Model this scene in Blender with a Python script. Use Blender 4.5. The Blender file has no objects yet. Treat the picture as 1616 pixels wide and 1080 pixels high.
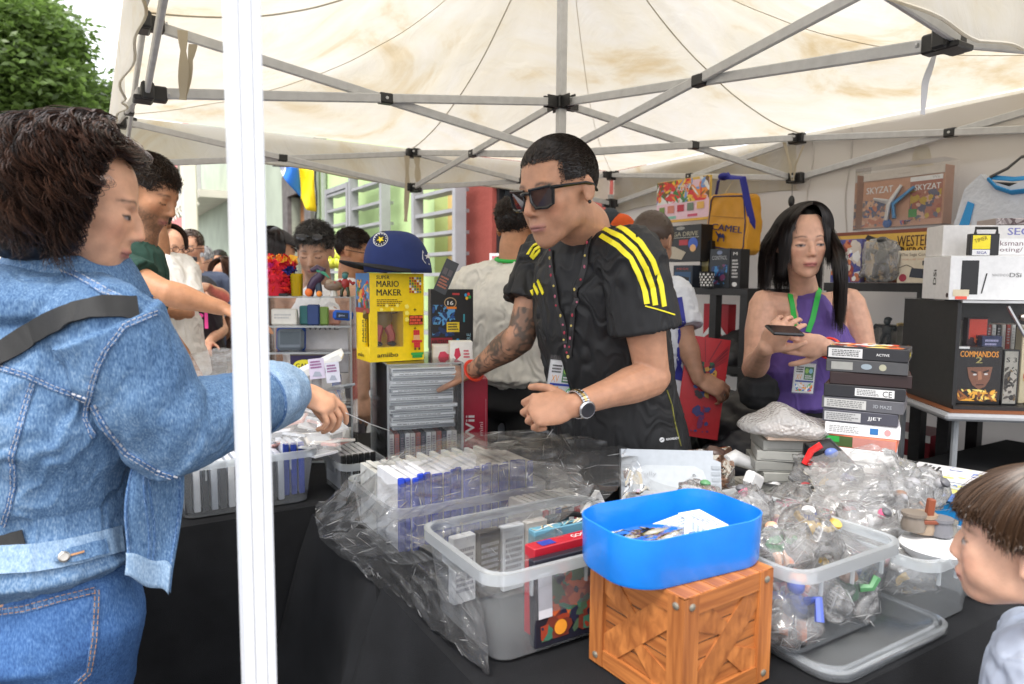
import bpy, math, random
import numpy as np
from mathutils import Vector, Matrix
from mathutils.bvhtree import BVHTree
SC = bpy.context.scene
COL = SC.collection
R = math.radians
PI = math.pi
# camera, sky, sun, exposure
CZ = 1.38
cam_d = bpy.data.cameras.new('camera'); cam = bpy.data.objects.new('camera', cam_d); COL.objects.link(cam)
cam.location = (0, 0, CZ)
cam_d.sensor_width = 36; cam_d.lens = 1088 / 1616 * 36
cam_d.clip_start = .02; cam_d.clip_end = 2000
PITCH = R(-5.12); ROLL = R(.43)
cF = Vector((0, math.cos(PITCH), math.sin(PITCH))); cR0 = Vector((1, 0, 0)); cU0 = cR0.cross(cF)
cR = cR0 * math.cos(ROLL) + cU0 * math.sin(ROLL); cU = cU0 * math.cos(ROLL) - cR0 * math.sin(ROLL)
cam.matrix_world = Matrix(((cR.x, cU.x, -cF.x, 0), (cR.y, cU.y, -cF.y, 0), (cR.z, cU.z, -cF.z, CZ), (0, 0, 0, 1)))
cam_d.dof.use_dof = True; cam_d.dof.focus_distance = 1.75; cam_d.dof.aperture_fstop = 4.5
SC.camera = cam
SUN_EL, SUN_AZ = 58, 200
world = bpy.data.worlds.new('World'); SC.world = world; world.use_nodes = True
wn = world.node_tree.nodes; wl = world.node_tree.links
bg = wn['Background']
sky = wn.new('ShaderNodeTexSky'); sky.sky_type = 'NISHITA'; sky.sun_disc = False
sky.sun_elevation = R(SUN_EL); sky.sun_rotation = R(SUN_AZ); sky.dust_density = 4; sky.air_density = .8
mixw = wn.new('ShaderNodeMixRGB'); mixw.inputs['Fac'].default_value = .8
mixw.inputs['Color2'].default_value = (9.0, 9.1, 9.4, 1)     # thin white overcast
wl.new(sky.outputs[0], mixw.inputs['Color1']); wl.new(mixw.outputs[0], bg.inputs['Color'])
bg.inputs['Strength'].default_value = .13
sun_d = bpy.data.lights.new('sun', 'SUN'); sun_d.energy = 1.5; sun_d.angle = R(20); sun_d.color = (1, .96, .9)
sun = bpy.data.objects.new('sun', sun_d); COL.objects.link(sun)
sd = Vector((math.sin(R(SUN_AZ)) * math.cos(R(SUN_EL)), math.cos(R(SUN_AZ)) * math.cos(R(SUN_EL)), math.sin(R(SUN_EL))))
sun.rotation_euler = (-sd).to_track_quat('-Z', 'Y').to_euler(); sun.location = (0, -3, 8)
SC.view_settings.view_transform = 'Standard'; SC.view_settings.look = 'None'
SC.view_settings.exposure = 1.1; SC.view_settings.gamma = 1; SC.view_settings.use_curve_mapping = False
SC.render.engine = 'CYCLES'
cy = SC.cycles
cy.use_denoising = True; cy.max_bounces = 10; cy.transparent_max_bounces = 32; cy.transmission_bounces = 6
cy.diffuse_bounces = 4; cy.glossy_bounces = 4; cy.sample_clamp_indirect = 6
try: cy.denoiser = 'OPENIMAGEDENOISE'
except Exception: pass
# pixel <-> place helpers
def ray(x, y):
 return cF + cR * ((x - 808) / 1088) + cU * ((540 - y) / 1088)
def at(x, y, Y):
 d = ray(x, y); t = Y / d.y
 return Vector((0, 0, CZ)) + d * t
def atz(x, y, z):
 d = ray(x, y); t = (z - CZ) / d.z
 return Vector((0, 0, CZ)) + d * t
EA = Vector((.853, .522, 0)); EB = Vector((-.522, .853, 0)); ORG = Vector((-.305, .80, 0))
YAWA = math.atan2(.522, .853)
def T(u, v, z=0):
 return ORG + EA * u + EB * v + Vector((0, 0, z))
def uv_of(p):
 d = Vector(p) - ORG
 return d.dot(EA), d.dot(EB)
def atu(x, y, u):
 d = ray(x, y); t = (u + ORG.dot(EA)) / d.dot(EA)
 return Vector((0, 0, CZ)) + d * t
def atv(x, y, v):
 d = ray(x, y); t = (v + ORG.dot(EB)) / d.dot(EB)
 return Vector((0, 0, CZ)) + d * t
# noise
def _h(ix, iy, iz, s):
 n = (ix * 374761393 + iy * 668265263 + iz * 2147483647 + s * 974711) & 0xffffffff
 n = ((n ^ (n >> 13)) * 1274126177) & 0xffffffff
 n = n ^ (n >> 16)
 return (n & 0xffff) / 65535.0
def vnoise(P, scale=1., seed=0):
 P = np.asarray(P, float) * scale + 100.37
 i = np.floor(P).astype(np.int64); f = P - i; f = f * f * (3 - 2 * f)
 o = 0
 for dx in (0, 1):
  for dy in (0, 1):
   for dz in (0, 1):
    w = (f[:, 0] if dx else 1 - f[:, 0]) * (f[:, 1] if dy else 1 - f[:, 1]) * (f[:, 2] if dz else 1 - f[:, 2])
    o = o + w * _h(i[:, 0] + dx, i[:, 1] + dy, i[:, 2] + dz, seed)
 return o * 2 - 1
def fbm(P, scale, seed=0, oct=3):
 o = 0; a = 1
 for k in range(oct): o = o + a * vnoise(P, scale * 2 ** k, seed + k); a *= .5
 return o
# materials
MATS = {}
def newmat(name):
 m = bpy.data.materials.new(name); m.use_nodes = True; MATS[name] = m
 return m, m.node_tree.nodes, m.node_tree.links, m.node_tree.nodes['Principled BSDF']
def bump(n, l, b, scale, strength, dist=.002, detail=3, vec=None, rough=.6):
 tc = n.new('ShaderNodeTexCoord'); nz = n.new('ShaderNodeTexNoise'); nz.inputs['Scale'].default_value = scale
 nz.inputs['Detail'].default_value = detail; nz.inputs['Roughness'].default_value = rough
 if vec:
  mp = n.new('ShaderNodeMapping'); mp.inputs['Scale'].default_value = vec
  l.new(tc.outputs['Object'], mp.inputs[0]); l.new(mp.outputs[0], nz.inputs['Vector'])
 else: l.new(tc.outputs['Object'], nz.inputs['Vector'])
 bp = n.new('ShaderNodeBump'); bp.inputs['Strength'].default_value = strength; bp.inputs['Distance'].default_value = dist
 l.new(nz.outputs['Fac'], bp.inputs['Height']); l.new(bp.outputs[0], b.inputs['Normal'])
 return nz
def mat(name, col, rough=.5, var=.1, vscale=20, bs=0, bscale=200, metal=0, spec=.5, coat=0, sss=0, vec=None, bdist=.002):
 if name in MATS: return MATS[name]
 m, n, l, b = newmat(name)
 b.inputs['Roughness'].default_value = rough; b.inputs['Metallic'].default_value = metal
 b.inputs['Specular IOR Level'].default_value = spec; b.inputs['Coat Weight'].default_value = coat
 b.inputs['Subsurface Weight'].default_value = sss; b.inputs['Subsurface Radius'].default_value = (.01, .004, .002)
 tc = n.new('ShaderNodeTexCoord'); nz = n.new('ShaderNodeTexNoise'); nz.inputs['Scale'].default_value = vscale
 nz.inputs['Detail'].default_value = 5; l.new(tc.outputs['Object'], nz.inputs['Vector'])
 rp = n.new('ShaderNodeMapRange'); rp.inputs['From Min'].default_value = .3; rp.inputs['From Max'].default_value = .7
 rp.inputs['To Min'].default_value = 1 - var; rp.inputs['To Max'].default_value = 1 + var
 l.new(nz.outputs['Fac'], rp.inputs[0])
 mx = n.new('ShaderNodeVectorMath'); mx.operation = 'SCALE'
 l.new(rp.outputs[0], mx.inputs['Scale'])
 if col == 'V':
  at_ = n.new('ShaderNodeAttribute'); at_.attribute_name = 'Col'; l.new(at_.outputs['Color'], mx.inputs[0])
 else: mx.inputs[0].default_value = col[:3]
 l.new(mx.outputs[0], b.inputs['Base Color'])
 if bs: bump(n, l, b, bscale, bs, bdist, vec=vec)
 return m
def clearmat(name, tint=(1, 1, 1), rough=.08, gloss=.25, haze=.08, hazecol=(.9, .92, .95), bs=0, bscale=30, bdist=.01, crease=0, cscale=14):
 """thin see-through plastic: transparent + a little milky diffuse + fresnel gloss"""
 if name in MATS: return MATS[name]
 m, n, l, b = newmat(name); n.remove(b); out = n['Material Output']
 tr = n.new('ShaderNodeBsdfTransparent'); tr.inputs[0].default_value = (*tint, 1)
 df = n.new('ShaderNodeBsdfDiffuse'); df.inputs[0].default_value = (*hazecol, 1)
 tl = n.new('ShaderNodeBsdfTranslucent'); tl.inputs[0].default_value = (*hazecol, 1)
 md = n.new('ShaderNodeMixShader'); md.inputs[0].default_value = .5
 l.new(df.outputs[0], md.inputs[1]); l.new(tl.outputs[0], md.inputs[2])
 m1 = n.new('ShaderNodeMixShader'); m1.inputs[0].default_value = haze
 l.new(tr.outputs[0], m1.inputs[1]); l.new(md.outputs[0], m1.inputs[2])
 if crease:   # whitened creases along the folds, painting in ridge highlights
  tc = n.new('ShaderNodeTexCoord'); acc = None
  for sc_ in (cscale, cscale * 2.3):
   q = n.new('ShaderNodeTexNoise'); q.inputs['Scale'].default_value = sc_; q.inputs['Detail'].default_value = 1.5; q.inputs['Distortion'].default_value = 1.2; l.new(tc.outputs['Object'], q.inputs['Vector'])
   a = n.new('ShaderNodeMath'); a.operation = 'SUBTRACT'; a.inputs[1].default_value = .5; l.new(q.outputs['Fac'], a.inputs[0])
   c = n.new('ShaderNodeMath'); c.operation = 'ABSOLUTE'; l.new(a.outputs[0], c.inputs[0])
   r = n.new('ShaderNodeMapRange'); r.inputs['From Min'].default_value = 0; r.inputs['From Max'].default_value = .022; r.inputs['To Min'].default_value = crease; r.inputs['To Max'].default_value = 0; l.new(c.outputs[0], r.inputs[0])
   if acc is None: acc = r
   else:
    mxx = n.new('ShaderNodeMath'); mxx.operation = 'MAXIMUM'; l.new(acc.outputs[0], mxx.inputs[0]); l.new(r.outputs[0], mxx.inputs[1]); acc = mxx
  ad = n.new('ShaderNodeMath'); ad.operation = 'ADD'; ad.use_clamp = True; ad.inputs[1].default_value = haze; l.new(acc.outputs[0], ad.inputs[0]); l.new(ad.outputs[0], m1.inputs[0])
 gl = n.new('ShaderNodeBsdfGlossy'); gl.inputs['Roughness'].default_value = rough
 fr = n.new('ShaderNodeLayerWeight'); fr.inputs['Blend'].default_value = gloss
 m2 = n.new('ShaderNodeMixShader'); l.new(fr.outputs['Fresnel'], m2.inputs[0])
 l.new(m1.outputs[0], m2.inputs[1]); l.new(gl.outputs[0], m2.inputs[2]); l.new(m2.outputs[0], out.inputs['Surface'])
 if bs:
  nz = n.new('ShaderNodeTexNoise'); nz.inputs['Scale'].default_value = bscale; nz.inputs['Detail'].default_value = 4
  nz.inputs['Distortion'].default_value = .6
  tc = n.new('ShaderNodeTexCoord'); l.new(tc.outputs['Object'], nz.inputs['Vector'])
  bp = n.new('ShaderNodeBump'); bp.inputs['Strength'].default_value = bs; bp.inputs['Distance'].default_value = bdist
  l.new(nz.outputs['Fac'], bp.inputs['Height']); l.new(bp.outputs[0], gl.inputs['Normal']); l.new(bp.outputs[0], fr.inputs['Normal'])
 return m
def V(rough=.45, name=None, **k):
 return mat(name or 'painted_%d' % int(rough * 100), 'V', rough, **{**dict(var=.05, vscale=60), **k})
# mesh builder
def srgb(r, g, b):
 f = lambda c: ((c / 255 + .055) / 1.055) ** 2.4 if c > 10 else c / 255 / 12.92
 return (f(r), f(g), f(b))
class MB:
 def __init__(s, M=None):
  s.v = []; s.f = []; s.c = []; s.M = M; s.col = (.5, .5, .5)
 def add(s, vs, fs, col=None):
  o = len(s.v)
  s.v += [tuple(s.M @ Vector(p)) if s.M else tuple(p) for p in vs]
  s.f += [tuple(i + o for i in f) for f in fs]; s.c += [col or s.col] * len(fs)
  return s
 def box(s, c, d, rot=None, col=None, bev=0):
  c = Vector(c); hx, hy, hz = d[0] / 2, d[1] / 2, d[2] / 2
  if bev <= 0:
   vs = [Vector((x * hx, y * hy, z * hz)) for z in (-1, 1) for y in (-1, 1) for x in (-1, 1)]
   fs = [(0, 2, 3, 1), (4, 5, 7, 6), (0, 1, 5, 4), (2, 6, 7, 3), (0, 4, 6, 2), (1, 3, 7, 5)]
  else:
   b = min(bev, hx * .9, hy * .9, hz * .9); vs = []
   idx = {}
   for sx in (-1, 1):
    for sy in (-1, 1):
     for sz in (-1, 1):
      for k in range(3):
       p = [sx * (hx - b), sy * (hy - b), sz * (hz - b)]
       p[k] = (sx * hx, sy * hy, sz * hz)[k]
       idx[(sx, sy, sz, k)] = len(vs); vs.append(Vector(p))
   fs = []
   for k in range(3):
    a, c2 = [i for i in range(3) if i != k]
    for sg in (-1, 1):
     q = []
     for (p1, p2) in ((-1, -1), (1, -1), (1, 1), (-1, 1)):
      key = [0, 0, 0]; key[k] = sg; key[a] = p1; key[c2] = p2; q.append(idx[(*key, k)])
     fs.append(tuple(q))
   for k in range(3):
    a, c2 = [i for i in range(3) if i != k]
    for p1 in (-1, 1):
     for p2 in (-1, 1):
      def key(e, kk):
       q = [0, 0, 0]; q[k] = e; q[a] = p1; q[c2] = p2; return idx[(*q, kk)]
      fs.append((key(-1, a), key(1, a), key(1, c2), key(-1, c2)))
   for sx in (-1, 1):
    for sy in (-1, 1):
     for sz in (-1, 1): fs.append(tuple(idx[(sx, sy, sz, k)] for k in range(3)))
   # fix winding
   ff = []
   for f in fs:
    p = [vs[i] for i in f]; cen = sum(p, Vector()) / len(p); nn = (p[1] - p[0]).cross(p[2] - p[0])
    ff.append(f if nn.dot(cen) > 0 else f[::-1])
   fs = ff
  if rot is not None:
   m = rot if isinstance(rot, Matrix) else Matrix.Rotation(rot, 3, 'Z')
   m = m.to_3x3(); vs = [m @ p for p in vs]
  return s.add([p + c for p in vs], fs, col)
 def beam(s, a, b, w, h, up=(0, 0, 1), col=None, bev=0):
  a = Vector(a); b = Vector(b); x = (b - a); L = x.length; x.normalize(); up = Vector(up)
  y = up.cross(x)
  if y.length < 1e-5: y = Vector((0, 1, 0)).cross(x)
  y.normalize(); z = x.cross(y)
  m = Matrix((x, y, z)).transposed()
  return s.box((a + b) / 2, (L, w, h), m, col, bev)
 def ring(s, rings, cap=True, col=None, closed=False):
  n = len(rings[0]); vs = [p for r in rings for p in r]; fs = []
  K = len(rings)
  for i in range(K if closed else K - 1):
   i2 = (i + 1) % K
   for j in range(n):
    j2 = (j + 1) % n
    fs.append((i * n + j, i * n + j2, i2 * n + j2, i2 * n + j))
  if cap and not closed:
   fs.append(tuple(range(n))[::-1]); fs.append(tuple((K - 1) * n + j for j in range(n)))
  return s.add(vs, fs, col)
 def tube(s, pts, r, n=8, col=None, cap=True, closed=False, flat=1., up=None):
  pts = [Vector(p) for p in pts]; K = len(pts)
  rs = r if isinstance(r, (list, tuple)) else [r] * K
  rings = []; pn = None
  for i in range(K):
   if closed: t = pts[(i + 1) % K] - pts[i - 1]
   else: t = pts[min(i + 1, K - 1)] - pts[max(i - 1, 0)]
   if t.length < 1e-9: t = Vector((0, 0, 1))
   t.normalize()
   if up is not None: a = Vector(up).cross(t)
   elif pn is None: a = t.orthogonal()
   else: a = pn - t * pn.dot(t)
   if a.length < 1e-6: a = t.orthogonal()
   a.normalize(); pn = a; b = t.cross(a)
   rings.append([pts[i] + a * math.cos(2 * PI * j / n) * rs[i] + b * math.sin(2 * PI * j / n) * rs[i] * flat for j in range(n)])
  return s.ring(rings, cap, col, closed)
 def ell(s, c, r, m=None, seg=14, rings=9, col=None):
  c = Vector(c)
  if not hasattr(r, '__len__'): r = (r, r, r)
  rr = []
  vs = [Vector((0, 0, -r[2]))]
  for i in range(1, rings):
   th = -PI / 2 + PI * i / rings
   for j in range(seg):
    a = 2 * PI * j / seg
    vs.append(Vector((r[0] * math.cos(th) * math.cos(a), r[1] * math.cos(th) * math.sin(a), r[2] * math.sin(th))))
  vs.append(Vector((0, 0, r[2]))); fs = []
  for j in range(seg):
   j2 = (j + 1) % seg
   fs.append((0, 1 + j2, 1 + j))
   for i in range(rings - 2):
    a = 1 + i * seg
    fs.append((a + j, a + j2, a + seg + j2, a + seg + j))
   a = 1 + (rings - 2) * seg
   fs.append((a + j, a + j2, len(vs) - 1))
  if m is not None: vs = [m.to_3x3() @ p for p in vs]
  return s.add([p + c for p in vs], fs, col)
 def loft(s, secs, side, col=None, n=20, caps=True):
  """secs: (centre, rx along side, ry across); elliptical sections closed with rounded ends"""
  secs = [(Vector(c), a, b) for c, a, b in secs]; K = len(secs)
  ax0 = (secs[1][0] - secs[0][0]).normalized(); ax1 = (secs[-1][0] - secs[-2][0]).normalized()
  if caps:
   c, a, b = secs[0]; e = min(a, b) * .35; secs.insert(0, (c - ax0 * e, a * .55, b * .55))
   c, a, b = secs[-1]; e = min(a, b) * .35; secs.append((c + ax1 * e, a * .55, b * .55))
  K = len(secs); rings = []
  for i, (c, a, b) in enumerate(secs):
   t = (secs[min(i + 1, K - 1)][0] - secs[max(i - 1, 0)][0]).normalized()
   sd_ = side(i) if callable(side) else Vector(side)
   x = (sd_ - t * sd_.dot(t)).normalized(); y = t.cross(x)
   rings.append([c + x * a * math.cos(2 * PI * j / n) + y * b * math.sin(2 * PI * j / n) for j in range(n)])
  return s.ring(rings, True, col)
 def lathe(s, prof, c=(0, 0, 0), n=20, col=None, axis=None):
  c = Vector(c); rings = []
  m = axis.to_track_quat('Z', 'Y').to_matrix() if axis is not None else Matrix.Identity(3)
  for (r, z) in prof: rings.append([c + m @ Vector((r * math.cos(2 * PI * j / n), r * math.sin(2 * PI * j / n), z)) for j in range(n)])
  return s.ring(rings, True, col)
 def prism(s, pts, vec, col=None):
  """pts: closed polygon (3D), extruded by vec"""
  pts = [Vector(p) for p in pts]; vec = Vector(vec); n = len(pts)
  fs = [tuple(range(n))[::-1], tuple(range(n, 2 * n))] + [(i, (i + 1) % n, n + (i + 1) % n, n + i) for i in range(n)]
  return s.add(pts + [p + vec for p in pts], fs, col)
 def grid(s, fn, nu, nv, col=None, thick=None):
  vs = [fn(i / nu, j / nv) for i in range(nu + 1) for j in range(nv + 1)]
  fs = [(i * (nv + 1) + j, (i + 1) * (nv + 1) + j, (i + 1) * (nv + 1) + j + 1, i * (nv + 1) + j + 1) for i in range(nu) for j in range(nv)]
  return s.add(vs, fs, col)
 def build(s, name, m, parent=None, smooth=False, label=None, cat=None, group=None, kind=None, fix=False, solid=0):
  return build_np(name, np.array(s.v, float).reshape(-1, 3), s.f, s.c, m, parent, smooth, label, cat, group, kind, fix, solid)
WLOC = {}
def props(o, label=None, cat=None, group=None, kind=None):
 if label: o['label'] = label
 if cat: o['category'] = cat
 if group: o['group'] = group
 if kind: o['kind'] = kind
 return o
def build_np(name, vs, fs, cs, m, parent=None, smooth=False, label=None, cat=None, group=None, kind=None, fix=False, solid=0, vcol=None):
 lo = vs.min(0); hi = vs.max(0); org = np.array([(lo[0] + hi[0]) / 2, (lo[1] + hi[1]) / 2, lo[2]])
 me = bpy.data.meshes.new(name)
 vv = vs - org
 fl = fs.tolist() if isinstance(fs, np.ndarray) else fs
 me.from_pydata(vv.tolist(), [], fl)
 if vcol is not None:
  a = me.color_attributes.new('Col', 'FLOAT_COLOR', 'POINT')
  a.data.foreach_set('color', np.hstack([vcol, np.ones((len(vcol), 1))]).ravel())
 elif cs:
  a = me.color_attributes.new('Col', 'FLOAT_COLOR', 'CORNER')
  if all(c == cs[0] for c in cs): arr = np.tile([*cs[0], 1.], (len(me.loops), 1))
  else:
   ln = np.array([len(f) for f in fl]); arr = np.repeat(np.array([[*c, 1.] for c in cs]), ln, axis=0)
  a.data.foreach_set('color', arr.ravel())
 for mm in (m if isinstance(m, (list, tuple)) else [m]): me.materials.append(mm)
 if smooth:
  me.polygons.foreach_set('use_smooth', [True] * len(me.polygons))
  if smooth != 'all':
   try: me.set_sharp_from_angle(angle=R(smooth if smooth is not True else 38))
   except Exception: pass
 o = bpy.data.objects.new(name, me); COL.objects.link(o)
 if solid:
  md = o.modifiers.new('thickness', 'SOLIDIFY'); md.thickness = solid; md.offset = 0
 org = Vector(org)
 if parent is not None:
  o.parent = parent; o.location = org - WLOC.get(parent.name, Vector())
 else: o.location = org
 WLOC[o.name] = org
 me.update()
 return props(o, label, cat, group, kind)
def thing(name, label, cat, loc=(0, 0, 0), group=None, kind=None):
 o = bpy.data.objects.new(name, None); COL.objects.link(o); o.location = loc; o.empty_display_size = .1
 WLOC[o.name] = Vector(loc)
 return props(o, label, cat, group, kind)
def copy_tree(o, parent=None):
 c = o.copy(); COL.objects.link(c); c.parent = parent
 WLOC[c.name] = Vector(o.location)
 for ch in list(o.children): copy_tree(ch, c)
 return c
def fr(loc, yaw=0, pitch=0, roll=0):
 return Matrix.Translation(Vector(loc)) @ Matrix.Rotation(yaw, 4, 'Z') @ Matrix.Rotation(pitch, 4, 'X') @ Matrix.Rotation(roll, 4, 'Y')
def fmat(o, x, y):
 """local frame from origin, x dir, y dir -> z = x cross y"""
 x = Vector(x).normalized(); y = Vector(y); y = (y - x * y.dot(x)).normalized(); z = x.cross(y)
 return Matrix(((x.x, y.x, z.x, o[0]), (x.y, y.y, z.y, o[1]), (x.z, y.z, z.z, o[2]), (0, 0, 0, 1)))
# print (flat lettering and artwork)
_TX = {}
def text_tris(s):
 if s in _TX: return _TX[s]
 cu = bpy.data.curves.new('t', 'FONT'); cu.body = s; cu.size = 1; cu.resolution_u = 2
 ob = bpy.data.objects.new('t', cu); me = ob.to_mesh()
 vs = [(v.co.x, v.co.y) for v in me.vertices]; fs = [tuple(p.vertices) for p in me.polygons]
 ob.to_mesh_clear(); bpy.data.objects.remove(ob); bpy.data.curves.remove(cu)
 if not vs: vs = [(0, 0)]
 x0 = min(v[0] for v in vs); x1 = max(v[0] for v in vs); y0 = min(v[1] for v in vs); y1 = max(v[1] for v in vs)
 _TX[s] = (vs, fs, x0, x1, y0, y1); return _TX[s]
W_ = (.8, .8, .8); K_ = (.012, .012, .013)
def prints(mb, M, items, z0=.0004, dz=.00025):
 """items in the face frame M (x right, y up, z outward)"""
 old = mb.M; mb.M = (old @ M) if old else M; z = z0
 for it in items:
  k = it[0]; z += dz
  if k == 'r': _, x0, y0, x1, y1, c = it; mb.add([(x0, y0, z), (x1, y0, z), (x1, y1, z), (x0, y1, z)], [(0, 1, 2, 3)], c)
  elif k == 'e':
   _, cx, cy_, rx, ry, c = it; n = 18
   mb.add([(cx + rx * math.cos(2 * PI * i / n), cy_ + ry * math.sin(2 * PI * i / n), z) for i in range(n)], [tuple(range(n))], c)
  elif k == 'p': mb.add([(x, y, z) for x, y in it[1]], [tuple(range(len(it[1])))], it[2])
  elif k == 'l':
   _, pts, w, c = it
   for (ax, ay), (bx, by) in zip(pts, pts[1:]):
    dx, dy = bx - ax, by - ay; L = math.hypot(dx, dy) or 1; nx, ny = -dy / L * w / 2, dx / L * w / 2
    mb.add([(ax + nx, ay + ny, z), (ax - nx, ay - ny, z), (bx - nx, by - ny, z), (bx + nx, by + ny, z)], [(0, 1, 2, 3)], c); z += dz * .05
  elif k == 't':   # text, x, y(bottom), width, height, colour, (rotation)
   _, s, x, y, w, h, c = it[:7]; rot = it[7] if len(it) > 7 else 0
   vs, fs, x0, x1, y0, y1 = text_tris(s); sx = w / max(x1 - x0, 1e-6); sy = h / max(y1 - y0, 1e-6)
   ca, sa = math.cos(rot), math.sin(rot); q = []
   for vx, vy in vs:
    px, py = (vx - x0) * sx, (vy - y0) * sy; q.append((x + px * ca - py * sa, y + px * sa + py * ca, z))
   mb.add(q, fs, c)
  elif k == 'b':   # bold text: drawn three times with a slight shift
   for o in (-.018, 0, .018):
    vs, fs, x0, x1, y0, y1 = text_tris(it[1]); _, s, x, y, w, h, c = it[:7]; rot = it[7] if len(it) > 7 else 0
    sx = w / max(x1 - x0, 1e-6); sy = h / max(y1 - y0, 1e-6); ca, sa = math.cos(rot), math.sin(rot); q = []
    for vx, vy in vs:
     px, py = (vx - x0 + o) * sx, (vy - y0) * sy; q.append((x + px * ca - py * sa, y + px * sa + py * ca, z))
    mb.add(q, fs, c); z += dz * .1
  elif k == 'art':  # a loose illustration: overlapping strokes and patches of a palette
   _, x0, y0, x1, y1, pal, seed, n = it; rg = random.Random(seed)
   w, h = x1 - x0, y1 - y0
   for i in range(n):
    sz = (1 - i / n) * .32 + .04
    cx = rg.uniform(x0, x1); cy_ = rg.uniform(y0, y1); rx = w * sz * rg.uniform(.4, 1); ry = h * sz * rg.uniform(.3, .9); a0 = rg.uniform(0, PI)
    m_ = rg.choice((5, 6, 7, 9)); q = []
    for j in range(m_):
     a = 2 * PI * j / m_; rr = rg.uniform(.6, 1.1)
     px = rx * rr * math.cos(a); py = ry * rr * math.sin(a)
     qx = cx + px * math.cos(a0) - py * math.sin(a0); qy = cy_ + px * math.sin(a0) + py * math.cos(a0)
     q.append((min(max(qx, x0), x1), min(max(qy, y0), y1), z))
    mb.add(q, [tuple(range(m_))], rg.choice(pal)); z += dz * .06
  elif k == 'txt':  # block of tiny illegible print lines
   _, x0, y0, x1, y1, n, c = it; rg = random.Random(int(x0 * 9999) + n)
   for i in range(n):
    y = y1 - (y1 - y0) * (i + .5) / n; hh = (y1 - y0) / n * .28; x = x0; xe = x1 - (x1 - x0) * rg.choice((0, .05, .2, .1))
    while x < xe:
     w = (x1 - x0) * rg.uniform(.04, .12); e = min(x + w, xe)
     mb.add([(x, y - hh, z), (e, y - hh, z), (e, y + hh, z), (x, y + hh, z)], [(0, 1, 2, 3)], c); x = e + (x1 - x0) * .02
 mb.M = old
 return mb
def carton(name, label, cat, M, w, d, h, base, faces, group=None, parent=None, rough=.4, bev=.0015, m=None, pname='printed_cover'):
 """box w(x) d(y) h(z) standing on frame M origin (bottom centre); faces: dict front/left/right/back/top -> items"""
 root = thing(name, label, cat, M.to_translation(), group) if parent is None else parent
 b = MB(M); b.box((0, 0, h / 2), (w, d, h), col=base, bev=bev)
 b.build('box_body' if parent is None else name, m or V(rough), root)
 F = {'front': ((-w / 2, -d / 2, 0), (1, 0, 0), (0, 0, 1)), 'right': ((w / 2, -d / 2, 0), (0, 1, 0), (0, 0, 1)),
   'left': ((-w / 2, d / 2, 0), (0, -1, 0), (0, 0, 1)), 'back': ((w / 2, d / 2, 0), (-1, 0, 0), (0, 0, 1)),
   'top': ((-w / 2, -d / 2, h), (1, 0, 0), (0, 1, 0))}
 for k, items in faces.items():
  o, x, y = F[k]; p = MB(M); prints(p, fmat(o, x, y), items); p.build(pname if k == 'front' else 'printed_side', V(rough), root)
 return root
ORDS = 'first second third fourth fifth sixth seventh eighth ninth tenth eleventh twelfth thirteenth fourteenth fifteenth sixteenth seventeenth eighteenth nineteenth twentieth twenty-first twenty-second twenty-third twenty-fourth twenty-fifth twenty-sixth twenty-seventh twenty-eighth'.split()
# materials of the place
def fabric_canopy():
 m, n, l, b = newmat('canopy_fabric')
 tc = n.new('ShaderNodeTexCoord'); mp = n.new('ShaderNodeMapping'); l.new(tc.outputs['Object'], mp.inputs[0])
 n1 = n.new('ShaderNodeTexNoise'); n1.inputs['Scale'].default_value = 1.5; n1.inputs['Detail'].default_value = 9; n1.inputs['Roughness'].default_value = .62; n1.inputs['Distortion'].default_value = 1.4
 l.new(mp.outputs[0], n1.inputs['Vector'])
 cr = n.new('ShaderNodeValToRGB'); e = cr.color_ramp.elements
 e[0].position = .38; e[0].color = (.68, .65, .59, 1); e[1].position = .72; e[1].color = (.52, .40, .23, 1)
 x = e.new(.54); x.color = (.66, .61, .50, 1); x = e.new(.62); x.color = (.60, .51, .36, 1)
 l.new(n1.outputs['Fac'], cr.inputs[0])
 # crossed fold marks from storage
 w = n.new('ShaderNodeTexNoise'); w.inputs['Scale'].default_value = 5; w.inputs['Detail'].default_value = 6; w.inputs['Distortion'].default_value = 2
 l.new(mp.outputs[0], w.inputs['Vector'])
 l.new(cr.outputs[0], b.inputs['Base Color']); b.inputs['Roughness'].default_value = .7
 bp = n.new('ShaderNodeBump'); bp.inputs['Strength'].default_value = .35; bp.inputs['Distance'].default_value = .02
 l.new(w.outputs['Fac'], bp.inputs['Height']); l.new(bp.outputs[0], b.inputs['Normal'])
 tl = n.new('ShaderNodeBsdfTranslucent'); l.new(cr.outputs[0], tl.inputs[0]); l.new(bp.outputs[0], tl.inputs['Normal'])
 mx = n.new('ShaderNodeMixShader'); mx.inputs[0].default_value = .5
 l.new(b.outputs[0], mx.inputs[1]); l.new(tl.outputs[0], mx.inputs[2]); l.new(mx.outputs[0], n['Material Output'].inputs['Surface'])
 return m
M_CAN = fabric_canopy()
def translucent(name, col, frac=.35, rough=.8, bs=.3, bscale=40):
 m, n, l, b = newmat(name); b.inputs['Base Color'].default_value = (*col, 1); b.inputs['Roughness'].default_value = rough
 tl = n.new('ShaderNodeBsdfTranslucent'); tl.inputs[0].default_value = (*col, 1)
 mx = n.new('ShaderNodeMixShader'); mx.inputs[0].default_value = frac
 l.new(b.outputs[0], mx.inputs[1]); l.new(tl.outputs[0], mx.inputs[2]); l.new(mx.outputs[0], n['Material Output'].inputs['Surface'])
 bump(n, l, b, bscale, bs)
 return m
M_WALLF = translucent('tent_wall_fabric', (.62, .585, .55), .14, .6, .25, 12)
M_STRAP = translucent('webbing', (.62, .55, .42), .3)
M_BAR = mat('grey_painted_steel', (.55, .555, .56), .38, .08, 30, .1, 300)
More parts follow.
